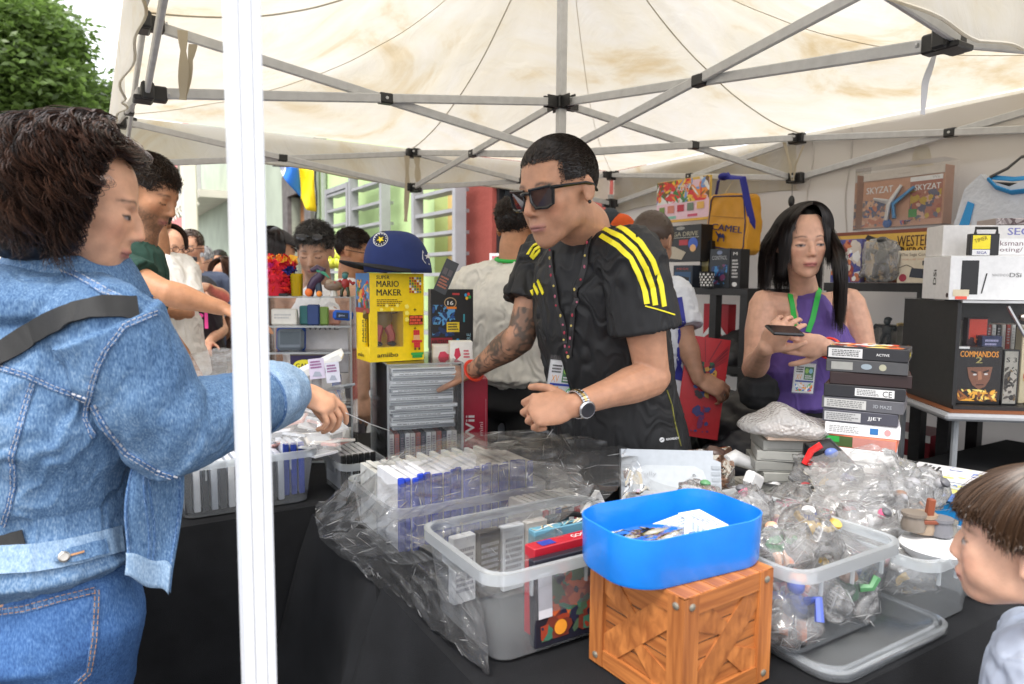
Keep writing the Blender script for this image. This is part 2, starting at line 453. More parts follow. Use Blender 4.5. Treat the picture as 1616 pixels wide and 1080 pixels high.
M_LEG = mat('white_enamelled_steel', (.74, .75, .77), .3, .04, 10, .15, 60)
M_BLK = mat('black_plastic', (.018, .018, .019), .42, .2, 50, .2, 400)
M_ASPH = mat('asphalt', (.09, .088, .085), .9, .25, 8, .5, 120)
M_RENDER = mat('lime_render', 'V', .9, .1, 1.6, .5, 25, bdist=.01)
M_STONE = mat('basalt_trim', (.16, .145, .14), .85, .25, 9, .6, 30, bdist=.01)
M_WOOD = mat('varnished_door', (.33, .13, .045), .45, .25, 6, .2, 60, vec=(4, 4, .5))
M_GREYP = mat('grey_louvre_paint', (.34, .34, .35), .5, .1, 5)
M_GLASSD = mat('dark_glazing', (.03, .034, .036), .08, .2, 2, spec=.8)
# ground
g = MB(); g.box((0, 20, -.05), (260, 260, .1)); g.build('ground', M_ASPH, kind='structure')
p = MB(); q = [T(2.55, -4, .02), T(3.2, -4, .02), T(3.2, 60, .02), T(2.55, 60, .02)]
p.prism(q, (0, 0, .11)); p.build('pavement', mat('pavement_stone', (.26, .25, .24), .85, .2, 4, .3, 60), kind='structure')
# street facades (plane u = 3.25, running away along EB)
def fbox(mb, v0, v1, z0, z1, u0, u1, col=None):
 mb.prism([T(u0, v0, z0), T(u1, v0, z0), T(u1, v1, z0), T(u0, v1, z0)], (0, 0, z1 - z0), col)
def wall_with_hole(mb, v0, v1, z0, z1, u0, u1, hv0, hv1, hz0, hz1, col):
 fbox(mb, v0, hv0, z0, z1, u0, u1, col); fbox(mb, hv1, v1, z0, z1, u0, u1, col)
 fbox(mb, hv0, hv1, hz1, z1, u0, u1, col)
 if hz0 > z0: fbox(mb, hv0, hv1, z0, hz0, u0, u1, col)
SAGE = srgb(186, 196, 178); LIME = srgb(196, 222, 158); RED = srgb(150, 72, 62); PINK = srgb(214, 130, 128); OFFW = srgb(226, 220, 206); OCH = srgb(226, 190, 130)
def house(name, label, v0, v1, h, col, u=3.25):
 return thing(name, label, 'building', T(u, (v0 + v1) / 2, 0))
# red shopfront
hs = house('shop_building', 'red painted shopfront with a tall dark window beside the louvred green house', 3.3, 5.75, 5.2, RED)
b = MB(); wall_with_hole(b, 3.3, 5.75, 0, 5.2, 3.25, 3.6, 3.75, 5.12, .5, 2.32, RED); b.build('wall', M_RENDER, hs)
b = MB(); fbox(b, 3.8, 5.07, .55, 2.27, 3.36, 3.38); win = b.build('window', M_GLASSD, hs)
b = MB()
for (a0, a1, c0, c1) in ((3.75, 3.8, .5, 2.32), (5.07, 5.12, .5, 2.32), (3.8, 5.07, .5, .55), (3.8, 5.07, 2.27, 2.32)): fbox(b, a0, a1, c0, c1, 3.30, 3.36)
b.build('window_frame', M_BLK, hs)
b = MB(); fbox(b, 3.3, 5.75, 5.2, 5.35, 3.12, 3.62); b.build('cornice', M_RENDER, hs)
# white framed picture leaning in the window
fp = thing('framed_picture', 'white framed colourful picture standing behind the white T-shirt man by the dark window', 'picture', at(792, 440, 5.6))
Mx = fmat(at(776, 412, 5.6), (1, -.35, 0), (0, 0, 1)); b = MB(Mx); b.box((.12, -.13, 0), (.27, .38, .02), col=W_); b.build('picture_frame', V(.4), fp)
b = MB(Mx); prints(b, Matrix.Translation((0, -.3, .011)), [('r', .005, .01, .235, .34, srgb(190, 110, 120)), ('art', .01, .02, .23, .33, [srgb(200, 90, 90), srgb(120, 110, 170), srgb(230, 180, 150), srgb(70, 60, 90)], 3, 30)]); b.build('printed_picture', V(.4), fp)
# green louvred house
hs = house('green_house', 'lime green house front with grey louvred window grilles', 5.75, 11.3, 5.6, LIME)
b = MB(); wall_with_hole(b, 5.75, 11.3, 0, 6, 3.25, 3.6, 5.95, 6.45, .9, 2.9, LIME); b.build('wall', M_RENDER, hs)
b = MB(); fbox(b, 5.95, 6.45, .9, 2.9, 3.42, 3.45, OCH); b.build('shutter', V(.6), hs)
b = MB(); fbox(b, 5.75, 11.3, 5.9, 6.1, 3.1, 3.25, OFFW); b.build('cornice', M_RENDER, hs)
def vx(px, u=3.0):
 return uv_of(atu(px, 443, u))[1]
def grille(pxa, pxb, z0, z1, nb, label, pw=.07):
 va, vb = vx(pxa), vx(pxb); lo, hi = min(va, vb), max(va, vb)
 t = thing('window_grille', label, 'window grille', T(3.0, (lo + hi) / 2, z0), 'grey louvred grilles along the green house')
 for vv in (lo, hi - pw): b = MB(); fbox(b, vv, vv + pw, z0, z1, 2.94, 3.06); b.build('post', M_GREYP, t)
 b = MB(); fbox(b, lo + pw, hi - pw, z1 - pw, z1, 2.95, 3.05); b.build('top_rail', M_GREYP, t)
 for i in range(nb):
  z = z0 + .08 + (z1 - z0 - .2) * i / (nb - 1); b = MB(); fbox(b, lo + pw, hi - pw, z, z + .035, 2.96, 3.13); b.build('louvre', M_GREYP, t)
grille(520, 556, .7, 2.72, 9, 'grey louvred grille nearest the flag, leftmost along the green house')
grille(558, 610, .7, 2.95, 9, 'wide grey louvred grille in the middle of the green house, above the cap')
grille(657, 727, .7, 2.6, 9, 'grey louvred grille at the red shopfront end of the green house')
# sage house with door
hs = house('sage_house', 'pale sage green house with stone door surround and balcony', 11.3, 28, 6, SAGE)
dv0, dv1, dz1 = 11.75, 12.95, 2.95
b = MB(); wall_with_hole(b, 11.3, 28, 0, 8, 3.25, 3.7, dv0, dv1, 0, dz1, SAGE); b.build('wall', M_RENDER, hs)
sw = .42
for a0, a1, c0, c1 in ((dv0 - sw, dv0, 0, dz1), (dv1, dv1 + sw, 0, dz1), (dv0 - sw, dv1 + sw, dz1, dz1 + sw)):
 b = MB(); fbox(b, a0, a1, c0, c1, 3.17, 3.5); b.build('door_surround', M_STONE, hs)
b = MB(); fbox(b, dv0, dv1, .05, dz1, 3.42, 3.47); dr = b.build('door', M_WOOD, hs)
for k in range(3):
 for j in range(2):
  b = MB(); fbox(b, dv0 + .1 + j * .55, dv0 + .55 + j * .55, .25 + k * .85, .95 + k * .85, 3.395, 3.425); b.build('door_panel', M_WOOD, dr)
b = MB(); b.prism([T(3.235, 15.2, 2.3), T(3.235, 15.45, 2.3), T(3.235, 15.45, 2.65), T(3.235, 15.2, 2.65)], EA * .02, srgb(150, 170, 190)); b.build('number_plate', V(.4), hs)
# balcony
b = MB(); fbox(b, 19.5, 27, 3.55, 3.75, 2.45, 3.25, OFFW); bal = b.build('balcony_slab', M_RENDER, hs)
b = MB()
for i in range(76):
 vv = 19.5 + i * .1; b.beam(T(2.5, vv, 3.75), T(2.5, vv, 4.75), .02, .02)
b.beam(T(2.5, 19.5, 4.77), T(2.5, 27, 4.77), .05, .05); b.build('balcony_railing', mat('iron_rail_white', (.6, .6, .58), .5), bal)
for i in range(9):
 vv = 19.8 + i * .8; b = MB(); b.tube([T(2.44, vv + .25 * math.sin(k), 3.7 - k * .09) for k in range(5)], .025, 5, OFFW); b.build('hanging_garland', V(.7), bal)
for vv in (10.6, 11.0):
 b = MB(); b.tube([T(3.2, vv, .2), T(3.2, vv, 3.9)], .05, 8); b.build('drain_pipe', mat('pipe_green', (.30, .33, .28), .6), label='rain pipe running down beside the flag, %s' % ('the one nearer the green house' if vv < 10.8 else 'the one nearer the stone door'), cat='pipe', group='rain pipes between the two houses')
b = MB(); b.tube([T(3.12, 10.8 + .04 * math.sin(k * 1.7), 4 - k * .2) for k in range(11)], .018, 6); b.build('hanging_cable', M_BLK, label='black cable hanging on the wall beside the blue and yellow flag', cat='cable')
# far end of the street
for i, (v0, v1, h, col, nm, lb) in enumerate(((28.2, 36, 7.5, PINK, 'pink_house', 'far pink house beyond the balcony at the end of the street'), (36.2, 46, 8.5, OFFW, 'cream_house', 'far cream house with brown shutters at the end of the street'))):
 hs = house(nm, lb, v0, v1, h, col); b = MB(); fbox(b, v0, v1, 0, h, 3.25, 4.2, col); b.build('wall', M_RENDER, hs)
 for k in range(4):
  for zz in (1.0, 4.2):
   vv = v0 + .8 + k * (v1 - v0 - 1.6) / 3.6; b = MB(); fbox(b, vv, vv + .9, zz, zz + 1.9, 3.19, 3.25, srgb(110, 112, 92)); b.build('window_shutter', V(.7), hs)
hs = thing('end_house', 'pale tall house closing the far end of the street', 'building', T(-2, 50, 0))
b = MB(); b.prism([T(-10, 50, 0), T(6, 50, 0), T(6, 54, 0), T(-10, 54, 0)], (0, 0, 9), OFFW); b.build('wall', M_RENDER, hs)
for k in range(6):
 b = MB(); b.prism([T(-8 + k * 2.2, 49.92, 4.6), T(-7 + k * 2.2, 49.92, 4.6), T(-7 + k * 2.2, 50, 4.6), T(-8 + k * 2.2, 50, 4.6)], (0, 0, 2), srgb(120, 96, 80)); b.build('window_shutter', V(.7), hs)
# white banner post and red-white banner
b = MB(); a = at(303, 443, 12); b.box((a.x, a.y, 1.9), (.24, .2, 3.8), YAWA, OFFW, .02)
b.box((a.x, a.y, 3.85), (.34, .3, .1), YAWA, OFFW, .01); b.build('stone_pillar', M_RENDER, label='white painted street pillar left of the white tent leg', cat='pillar')
a = at(275, 443, 9); t = thing('feather_banner', 'red and white round-topped banner standing in the crowd', 'banner', (a.x, a.y, 0))
b = MB(); c = at(316, 445, 8.6); b.ell((c.x, c.y, 1.45), (.18, .02, .2), col=srgb(200, 50, 45)); b.build('banner_disc', V(.6), t, smooth=True)
b = MB(); b.tube([(c.x + .02, c.y + .03, 0), (c.x + .02, c.y + .03, 1.7)], .012, 6, W_); b.build('banner_pole', V(.4), t)
# flag
t = thing('flag', 'white, blue and yellow triangular-hanging flag above the crowd', 'flag', at(470, 275, 5.6))
def flagp(u, v):
 # u along top edge, v downwards
 x = 440 + 58 * u; top = 262 + 4 * u; hgt = 18 + 50 * u ** .8 if u > 0 else 14
 hh = (8, 60, 72)[0] + 60 * min(1, u * 1.25) ** 1.1
 p = at(x, top + hh * v, 5.6); p.y += .05 * math.sin(u * 11 + v * 2); return p
for nm, u0, u1, c in (('white_stripe', 0, .14, W_), ('blue_stripe', .14, .55, srgb(30, 110, 205)), ('yellow_stripe', .55, 1, srgb(250, 222, 20))):
 b = MB(); b.grid(lambda a, c_: flagp(u0 + (u1 - u0) * a, c_), 8, 10, c); b.build(nm, V(.7), t, smooth=True, solid=.003)
b = MB(); b.tube([at(430, 262, 5.6), at(500, 266, 5.6)], .006, 5, K_); b.build('cord', V(.6), t)
# tree, top left
def tree(name, label, base, H, crown, seed, nleaf, trunk_r=.3, group=None):
 rg = random.Random(seed); nr = np.random.default_rng(seed)
 t = thing(name, label, 'tree', base, group); base = Vector(base)
 b = MB(); tips = []
 b.tube([base, base + Vector((.1, 0, H * .3)), base + Vector((-.1, .1, H * .5))], [trunk_r, trunk_r * .8, trunk_r * .6], 10)
 st = base + Vector((-.1, .1, H * .48))
 for c, r in crown:
  c = Vector(c); m_ = (st + c) / 2 + Vector((rg.uniform(-.3, .3), rg.uniform(-.3, .3), -.3))
  b.tube([st, m_, c], [trunk_r * .45, trunk_r * .28, .04], 7)
  for k in range(4):
   e = c + Vector((rg.uniform(-1, 1), rg.uniform(-1, 1), rg.uniform(-.5, 1))) * r[0] * .7
   b.tube([m_.lerp(c, .5), (m_.lerp(c, .5) + e) / 2 + Vector((0, 0, .15)), e], [.07, .05, .02], 5)
 b.build('trunk', mat('bark', (.09, .07, .055), .9, .3, 12, .6, 40, bdist=.02), t, smooth=True)
 # leaf clumps: leaves cluster around many small centres spread through the crown's volume
 P = []
 tot = sum(r[0] * r[1] * r[2] for _, r in crown)
 for c, r in crown:
  n_ = int(nleaf * r[0] * r[1] * r[2] / tot); nc = max(12, n_ // 90)
  d = nr.normal(size=(nc, 3)); d /= np.linalg.norm(d, axis=1)[:, None]; rad = nr.uniform(.45, 1.0, (nc, 1)) ** .6
  cc = np.array(c) + d * rad * np.array(r)
  k = nr.integers(0, nc, n_); o = nr.normal(size=(n_, 3)) * np.array([.20, .20, .13])
  P.append(cc[k] + o)
 P = np.vstack(P); n_ = len(P)
 ax = nr.normal(size=(n_, 3)); ax[:, 2] *= .5; ax /= np.linalg.norm(ax, axis=1)[:, None]
 s2 = np.cross(ax, nr.normal(size=(n_, 3))); s2 /= np.linalg.norm(s2, axis=1)[:, None]
 L = nr.uniform(.05, .10, (n_, 1)); Wd = L * .42
 vs = np.stack([P - ax * L, P + s2 * Wd, P + ax * L, P - s2 * Wd], 1).reshape(-1, 3)
 fs = np.arange(n_ * 4).reshape(-1, 4)
 tone = nr.uniform(.7, 1.35, (n_, 1)) * (1 + .35 * vnoise(P, .9, 4)[:, None])
 cols = np.repeat(np.clip(tone * np.array([[.15, .24, .05]]) + nr.uniform(0, .012, (n_, 1)), 0, 1), 4, axis=0)
 m = MATS.get('leaf')
 if not m:
  m, n, l, bb = newmat('leaf'); a_ = n.new('ShaderNodeAttribute'); a_.attribute_name = 'Col'
  l.new(a_.outputs['Color'], bb.inputs['Base Color']); bb.inputs['Roughness'].default_value = .38
  tl = n.new('ShaderNodeBsdfTranslucent'); l.new(a_.outputs['Color'], tl.inputs[0]); mx = n.new('ShaderNodeMixShader'); mx.inputs[0].default_value = .5
  l.new(bb.outputs[0], mx.inputs[1]); l.new(tl.outputs[0], mx.inputs[2]); l.new(mx.outputs[0], n['Material Output'].inputs['Surface'])
 build_np('crown', vs, fs, None, m, t, vcol=cols, kind=None)
def tp(x, y, Y): return tuple(at(x, y, Y))
b0 = at(20, 443, 13);
tree('laurel_tree', 'large bright green leafy tree above the curly haired woman', (b0.x - 1, b0.y, 0), 8,
  [(tp(-50, 40, 13), (1.4, 1.4, 1.2)), (tp(40, 62, 12.6), (.78, .9, .6)), (tp(30, 125, 12.4), (.95, 1.1, .55)), (tp(98, 78, 13), (.26, .4, .28)), (tp(-60, 190, 12.5), (1.5, 1.5, 1.1)), (tp(0, 12, 13), (.55, .8, .4)), (tp(80, 140, 12.6), (.4, .5, .3))], 5, 85000)
b0 = at(120, 443, 17)
tree('shade_tree', 'darker green tree further back, beside the left edge of the tent', (b0.x, b0.y, 0), 7,
  [(tp(135, 165, 17), (.6, 1.0, .5)), (tp(70, 190, 16.5), (1.0, 1.2, .6)), (tp(165, 215, 17), (.5, .8, .9)), (tp(60, 260, 16.5), (1.5, 1.2, 1.0)), (tp(172, 150, 17), (.3, .5, .3))], 9, 38000)
# the tent
HU, HL, ZH1, ZH0 = 2.12, 1.92, 2.094, 1.897
tent = thing('canopy_tent', 'cream stained pop-up canopy tent on a grey scissor frame with white legs', 'canopy tent', T(1.5, 1.5, 0))
c_ = {'00': (3, 3), '10': (3, 0), '01': (0, 3), '11': (0, 0)}
mid = {'R': (3, 1.5), 'FL': (1.5, 3), 'NL': (0, 1.5), 'NR': (1.5, 0)}
def bar(a, b_, nm='truss_bar', off=0):
 a = Vector(a); b_ = Vector(b_); s_ = (b_ - a).cross(Vector((0, 0, 1))).normalized() * off
 m_ = MB(); m_.beam(a + s_, b_ + s_, .014, .031, bev=.003); m_.build(nm, M_BAR, tent)
def clip(p, d, s_=(.05, .035, .036)):
 d = Vector(d).normalized(); m_ = MB(); y = Vector((0, 0, 1)).cross(d).normalized()
 mt = Matrix((d, y, d.cross(y))).transposed(); m_.box(p, s_, mt, bev=.004); o = m_.build('joint_clip', M_BLK, tent)
 m2 = MB(); m2.lathe([(.0055, -.002), (.0055, .003), (0, .004)], Vector(p) - y * (s_[1] / 2), 8, axis=-y); m2.build('rivet', M_BAR, o)
def scissor(a, b_):
 pa1, pa0 = T(*a, HU), T(*a, HL); pb1, pb0 = T(*b_, HU), T(*b_, HL)
 bar(pa1, pb0, off=.009); bar(pa0, pb1, off=-.009); clip((pa1 + pb0) / 2, pb1 - pa1)
sides = [('00', 'R', '10'), ('00', 'FL', '01'), ('01', 'NL', '11'), ('11', 'NR', '10')]
for a, m_, b_ in sides:
 if m_ in ('NL', 'NR'):   # the near sides were fitted a little higher on the scissor
  pass
 scissor(c_[a], mid[m_]); scissor(mid[m_], c_[b_])
def bracket(p, d, s_=.06):
 d = Vector(d).normalized(); y = Vector((0, 0, 1)).cross(d); mt = Matrix((d, y, Vector((0, 0, 1)))).transposed()
 m_ = MB(); m_.box(p, (s_ * 1.5, .034, s_ * .8), mt, bev=.005); m_.box(Vector(p) + y * .028, (.038, .05, s_ * .7), mt, bev=.004)
 m_.box(Vector(p) - y * .012 + Vector((0, 0, -s_ * .32)), (s_ * 1.1, .05, .014), mt, bev=.003); o = m_.build('bracket', M_BLK, tent)
 for s2 in (-.025, .025):
  m2 = MB(); m2.lathe([(.006, -.002), (.006, .003), (0, .004)], Vector(p) + d * s2 + y * .056, 8, axis=y); m2.build('rivet', M_BAR, o)
cen = Vector(T(1.5, 1.5, 0))
for k, (u_, v_) in mid.items():
 d = EA if k in ('FL', 'NL') and False else (EB if k in ('R', 'NL') else EA)
 inw = (cen - T(u_, v_, 0)).normalized()
 dd = inw.cross(Vector((0, 0, 1)))
 bracket(T(u_, v_, HU) + inw * .01, dd); bracket(T(u_, v_, HL) + inw * .01, dd, .062)
 bar(T(u_, v_, HL) + inw * .03, T(1.5, 1.5, ZH1) - inw * .03, off=.009); bar(T(u_, v_, HU) + inw * .03, T(1.5, 1.5, ZH0) - inw * .03, off=-.009)
 clip((T(u_, v_, HL) + T(1.5, 1.5, ZH1)) / 2, inw)
m_ = MB(); m_.box(T(1.5, 1.5, (ZH0 + 2.92) / 2), (.034, .034, 2.92 - ZH0 + .1), YAWA, bev=.004); m_.build('centre_pole', M_BAR, tent)
for z in (ZH1, ZH0):
 m_ = MB()
 m_.box(T(1.5, 1.5, z), (.06, .06, .05), YAWA, bev=.004)
 for d in (EA, EB, -EA, -EB):
  s_ = d.cross(Vector((0, 0, 1)))
  for sg in (-1, 1): m_.beam(T(1.5, 1.5, z) + d * .02 + s_ * .014 * sg, T(1.5, 1.5, z) + d * .075 + s_ * .014 * sg, .006, .045)
 m_.build('hub_connector', M_BLK, tent)
def leg(u_, v_, w=.038, ridge=False):
 m_ = MB(); p0 = T(u_, v_, .012); yaw = YAWA
 m_.box(T(u_, v_, 1.0), (w - .004, w - .004, 1.97), yaw)
 if ridge:   # extruded profile: raised flats with grooves between
  for s_ in (-1, 0, 1):
   wd = .0115 if s_ == 0 else .0075
   for d, e in ((EB, EA), (EA, EB)):
    for sg in (-1, 1): m_.box(T(u_, v_, 1.0) + d * sg * (w / 2 - .001) + e * s_ * .0115, (wd if d is EB else .003, .003 if d is EB else wd, 1.97), yaw)
 lg = m_.build('leg', M_LEG if ridge else M_BAR, tent)
 m_ = MB(); m_.box(T(u_, v_, .006), (.11, .11, .012), yaw, bev=.003); m_.build('foot_plate', M_BAR, lg)
 m_ = MB(); m_.box(T(u_, v_, HL), (w + .022, w + .022, .07), yaw, bev=.005)
 for d in ((-EA if u_ > 1.5 else EA), (-EB if v_ > 1.5 else EB)): m_.beam(T(u_, v_, HL) + d * .02, T(u_, v_, HL) + d * .07, .03, .05, bev=.004)
 m_.build('leg_slider', M_BLK, tent)
 m_ = MB(); m_.box(T(u_, v_, HU - .005), (w + .016, w + .016, .06), yaw, bev=.005)
 for d in ((-EA if u_ > 1.5 else EA), (-EB if v_ > 1.5 else EB)): m_.beam(T(u_, v_, HU) + d * .02, T(u_, v_, HU) + d * .07, .03, .045, bev=.004)
 m_.build('corner_cap', M_BLK, tent)
for k, (u_, v_) in c_.items(): leg(u_, v_, .0345 if k == '11' else .034, k == '11')
# roof fabric
nr = np.random.default_rng(2); N = 110
gu = np.linspace(-1, 1, 2 * N + 1); PU, QV = np.meshgrid(gu, gu, indexing='ij'); pu = PU.ravel(); qv = QV.ravel()
mm = np.maximum(abs(pu), abs(qv)); mn = np.minimum(abs(pu), abs(qv)); s = 1 - mm
ratio = mn / np.maximum(mm, 1e-4); kx = 1.75 + 1.1 * ratio ** 2
rise = .80 * np.clip(s, 0, 1) ** kx
P3 = np.stack([pu * 1.5, qv * 1.5, pu * 0], 1)
ang = np.arctan2(qv, pu)
wr = vnoise(np.stack([ang * 9, s * 1.2, s * 0], 1), 1., 5) * .012 * np.sin(np.clip(mm, 0, 1) * PI) + fbm(P3, 2.3, 7, 3) * .014 * np.clip(s * 6, 0, 1)
rad = vnoise(np.stack([ang * 30, s * .7, s * 0], 1), 1., 15) * .004 * np.clip(mm * 1.5 - .3, 0, 1)
# sagging pockets along the lower part of each panel between the frame supports
sag = -.045 * np.sin(np.clip((mm - .45) / .55, 0, 1) * PI) * (np.sin(ratio * PI) ** 1) * (1 + .5 * vnoise(P3, .8, 3))
z = 2.152 + rise + wr + rad + sag
EAn = np.array(EA); EBn = np.array(EB); O3 = np.array(T(1.5, 1.5, 0))
gx = pu * 1.53; gy = qv * 1.53
Vr = O3 + gx[:, None] * EAn + gy[:, None] * EBn; Vr[:, 2] = z
nn = 2 * N + 1; ii = np.arange(nn - 1)
A, B_ = np.meshgrid(ii, ii, indexing='ij'); a0 = (A * nn + B_).ravel()
Fr = np.stack([a0, a0 + nn, a0 + nn + 1, a0 + 1], 1)
build_np('canopy_roof', Vr, Fr, None, M_CAN, tent, smooth='all', vcol=np.ones_like(Vr))
# seams along the panel joins
def roofz(p_, q_):
 i = int(round((p_ + 1) * N)); j = int(round((q_ + 1) * N)); return z[i * nn + j]
M_SEAM = mat('seam_tape', (.50, .45, .36), .8)
for dx, dy in ((1, 0), (-1, 0), (0, 1), (0, -1), (1, 1), (-1, 1), (1, -1), (-1, -1)):
 m_ = MB(); pts = []
 for k in range(1, N + 1, 2):
  a = k / N; P_ = Vector(O3) + EA * dx * a * 1.53 + EB * dy * a * 1.53; P_.z = roofz(dx * a, dy * a) - .003; pts.append(P_)
 m_.tube(pts, .003 if dx * dy == 0 else .0015, 5); m_.build('seam', M_SEAM if dx * dy == 0 else M_STRAP, tent, smooth=True)
# valance on each side, scalloped between the supports
for k, (a, b_, drop) in enumerate((((3, 3), (3, 0), .30), ((3, 3), (0, 3), .21), ((0, 3), (0, 0), .24), ((0, 0), (3, 0), .24))):
 m_ = MB(); a = Vector(T(*a)); b_ = Vector(T(*b_)); out = ((a + b_) / 2 - cen).normalized()
 def vf(s_, t_, a=a, b_=b_, out=out, k=k, drop=drop):
  p = a.lerp(b_, -.01 + 1.02 * s_) + out * (.045 + .012 * math.sin(s_ * 23 + k) * t_ + .008 * math.sin(s_ * 61) * t_)
  sc = .035 * abs(math.sin(s_ * 2 * PI)) + .012 * math.sin(s_ * 17 + k)
  top = 2.152 - (.0)
  p.z = top - t_ * (drop - sc); return p
 m_.grid(vf, 90, 8); m_.build('valance', M_CAN, tent, smooth=True)
 m_ = MB(); m_.tube([vf(i / 90, 1) for i in range(91)], .004, 5); m_.build('valance_hem', M_CAN, tent)
# back wall sheet (right side) with shallow folds and lacing marks
m_ = MB()
def wf(s_, t_):
 p = T(3.045, 3.02 - 4.6 * s_, 0); p += EA * (.014 * math.sin(s_ * 31 + 2 * t_) + .012 * math.sin(s_ * 67 + t_ * 5) * t_ + .02 * math.sin(t_ * 4 + s_ * 9)); p.z = .03 + 2.1 * (1 - t_); return p
m_.grid(wf, 160, 30); m_.build('wall_sheet', M_WALLF, tent, smooth=True)
for s_ in (.345, .39):
 m_ = MB(); m_.tube([wf(s_ + .002 * math.sin(k), k / 30) - EA * .004 for k in range(31)], .004, 5); m_.build('wall_seam', M_WALLF, tent)
# hanging straps
def strap(pts, w, nm='hanging_strap', m=M_STRAP):
 pts = [Vector(p) for p in pts]; b = MB()
 def f(s_, t_):
  x = s_ * (len(pts) - 1); i = min(int(x), len(pts) - 2); p = pts[i].lerp(pts[i + 1], x - i)
  return p + Vector((1, .3, 0)) * (t_ - .5) * w * (.55 + .45 * abs(math.cos(s_ * 5)))
 b.grid(f, 16, 1); return b.build(nm, m, tent, solid=.0015)
pM3 = at(296, 60, 1.95); strap([at(288, 48, 2.0), at(290, 100, 2.0), at(288, 158, 2.0)], .026)
strap([at(305, 70, 2.0), at(298, 110, 2.01), at(290, 158, 2.02)], .022)
strap([at(1484, 40, 1.72), at(1474, 90, 1.72), at(1460, 130, 1.73), at(1456, 181, 1.74)], .02, m=translucent('white_tape', (.8, .8, .82), .4))
strap([at(642, 246, 4.1), at(643, 290, 4.1), at(640, 350, 4.1)], .03); strap([at(658, 248, 4.1), at(660, 292, 4.1)], .035)
strap([at(1238, 225, 3.6), at(1247, 262, 3.6), at(1250, 285, 3.6)], .02); strap([at(1268, 230, 3.6), at(1255, 262, 3.6), at(1252, 285, 3.6)], .012)
# organic surfaces
def remesh(mb, voxel, smooth=4, fac=.5):
 me = bpy.data.meshes.new('tmp'); me.from_pydata(mb.v, [], mb.f); ob = bpy.data.objects.new('tmp', me); COL.objects.link(ob)
 md = ob.modifiers.new('r', 'REMESH'); md.mode = 'VOXEL'; md.voxel_size = voxel
 if smooth: sm = ob.modifiers.new('s', 'SMOOTH'); sm.factor = fac; sm.iterations = smooth
 dg = bpy.context.evaluated_depsgraph_get(); dg.update(); ev = ob.evaluated_get(dg); m2 = ev.to_mesh()
 n = len(m2.vertices); co = np.empty(n * 3); m2.vertices.foreach_get('co', co); co = co.reshape(-1, 3)
 ls = np.empty(len(m2.loops), int); m2.loops.foreach_get('vertex_index', ls)
 lt = np.empty(len(m2.polygons), int); m2.polygons.foreach_get('loop_total', lt)
 fs = ls.reshape(-1, 4) if (lt == 4).all() else [list(p.vertices) for p in m2.polygons]
 ev.to_mesh_clear(); bpy.data.objects.remove(ob); bpy.data.meshes.remove(me)
 return co, fs
def vnormals(co, fs):
 fs = np.asarray(fs); a = co[fs[:, 2]] - co[fs[:, 0]]; b = co[fs[:, 3]] - co[fs[:, 1]]; nf = np.cross(a, b)
 o = np.zeros_like(co)
 for k in range(4): np.add.at(o, fs[:, k], nf)
 return o / np.maximum(np.linalg.norm(o, axis=1)[:, None], 1e-12)
def capsule(mb, a, b, r0, r1, n=12):
 a = Vector(a); b = Vector(b); d = b - a; L = d.length;
 if L < 1e-6: return mb.ell(a, max(r0, r1))
 d.normalize(); pts = []; rs = []
 for k in (80, 50, 20): pts.append(a - d * r0 * math.sin(R(k))); rs.append(r0 * math.cos(R(k)))
 for k in range(4): t = k / 3; pts.append(a + d * L * t); rs.append(r0 + (r1 - r0) * t)
 for k in (20, 50, 80): pts.append(b + d * r1 * math.sin(R(k))); rs.append(r1 * math.cos(R(k)))
 return mb.tube(pts, rs, n)
def limb(mb, a, b, r0, r1, bulge=.0, at_=.3, n=16):
 a = Vector(a); b = Vector(b); pts = []; rs = []; d = (b - a).normalized()
 for k in (75, 45): pts.append(a - d * r0 * math.sin(R(k))); rs.append(r0 * math.cos(R(k)))
 for k in range(8):
  t = k / 7; pts.append(a.lerp(b, t)); rs.append(r0 + (r1 - r0) * t + bulge * math.exp(-((t - at_) / .22) ** 2))
 for k in (45, 75): pts.append(b + d * r1 * math.sin(R(k))); rs.append(r1 * math.cos(R(k)))
 return mb.tube(pts, rs, n)
def hframe(c, fwd, up=(0, 0, 1), s=1.):
 """head frame: local -Y is where the face looks, +X the person's left, +Z the crown"""
 f = Vector(fwd).normalized(); u = Vector(up); u = (u - f * u.dot(f)).normalized(); x = u.cross(-f) * -1
 y = -f; x = y.cross(u)
 m = Matrix(((x.x, y.x, u.x), (x.y, y.y, u.y), (x.z, y.z, u.z))) * s
 m = m.to_4x4(); m.translation = Vector(c); return m
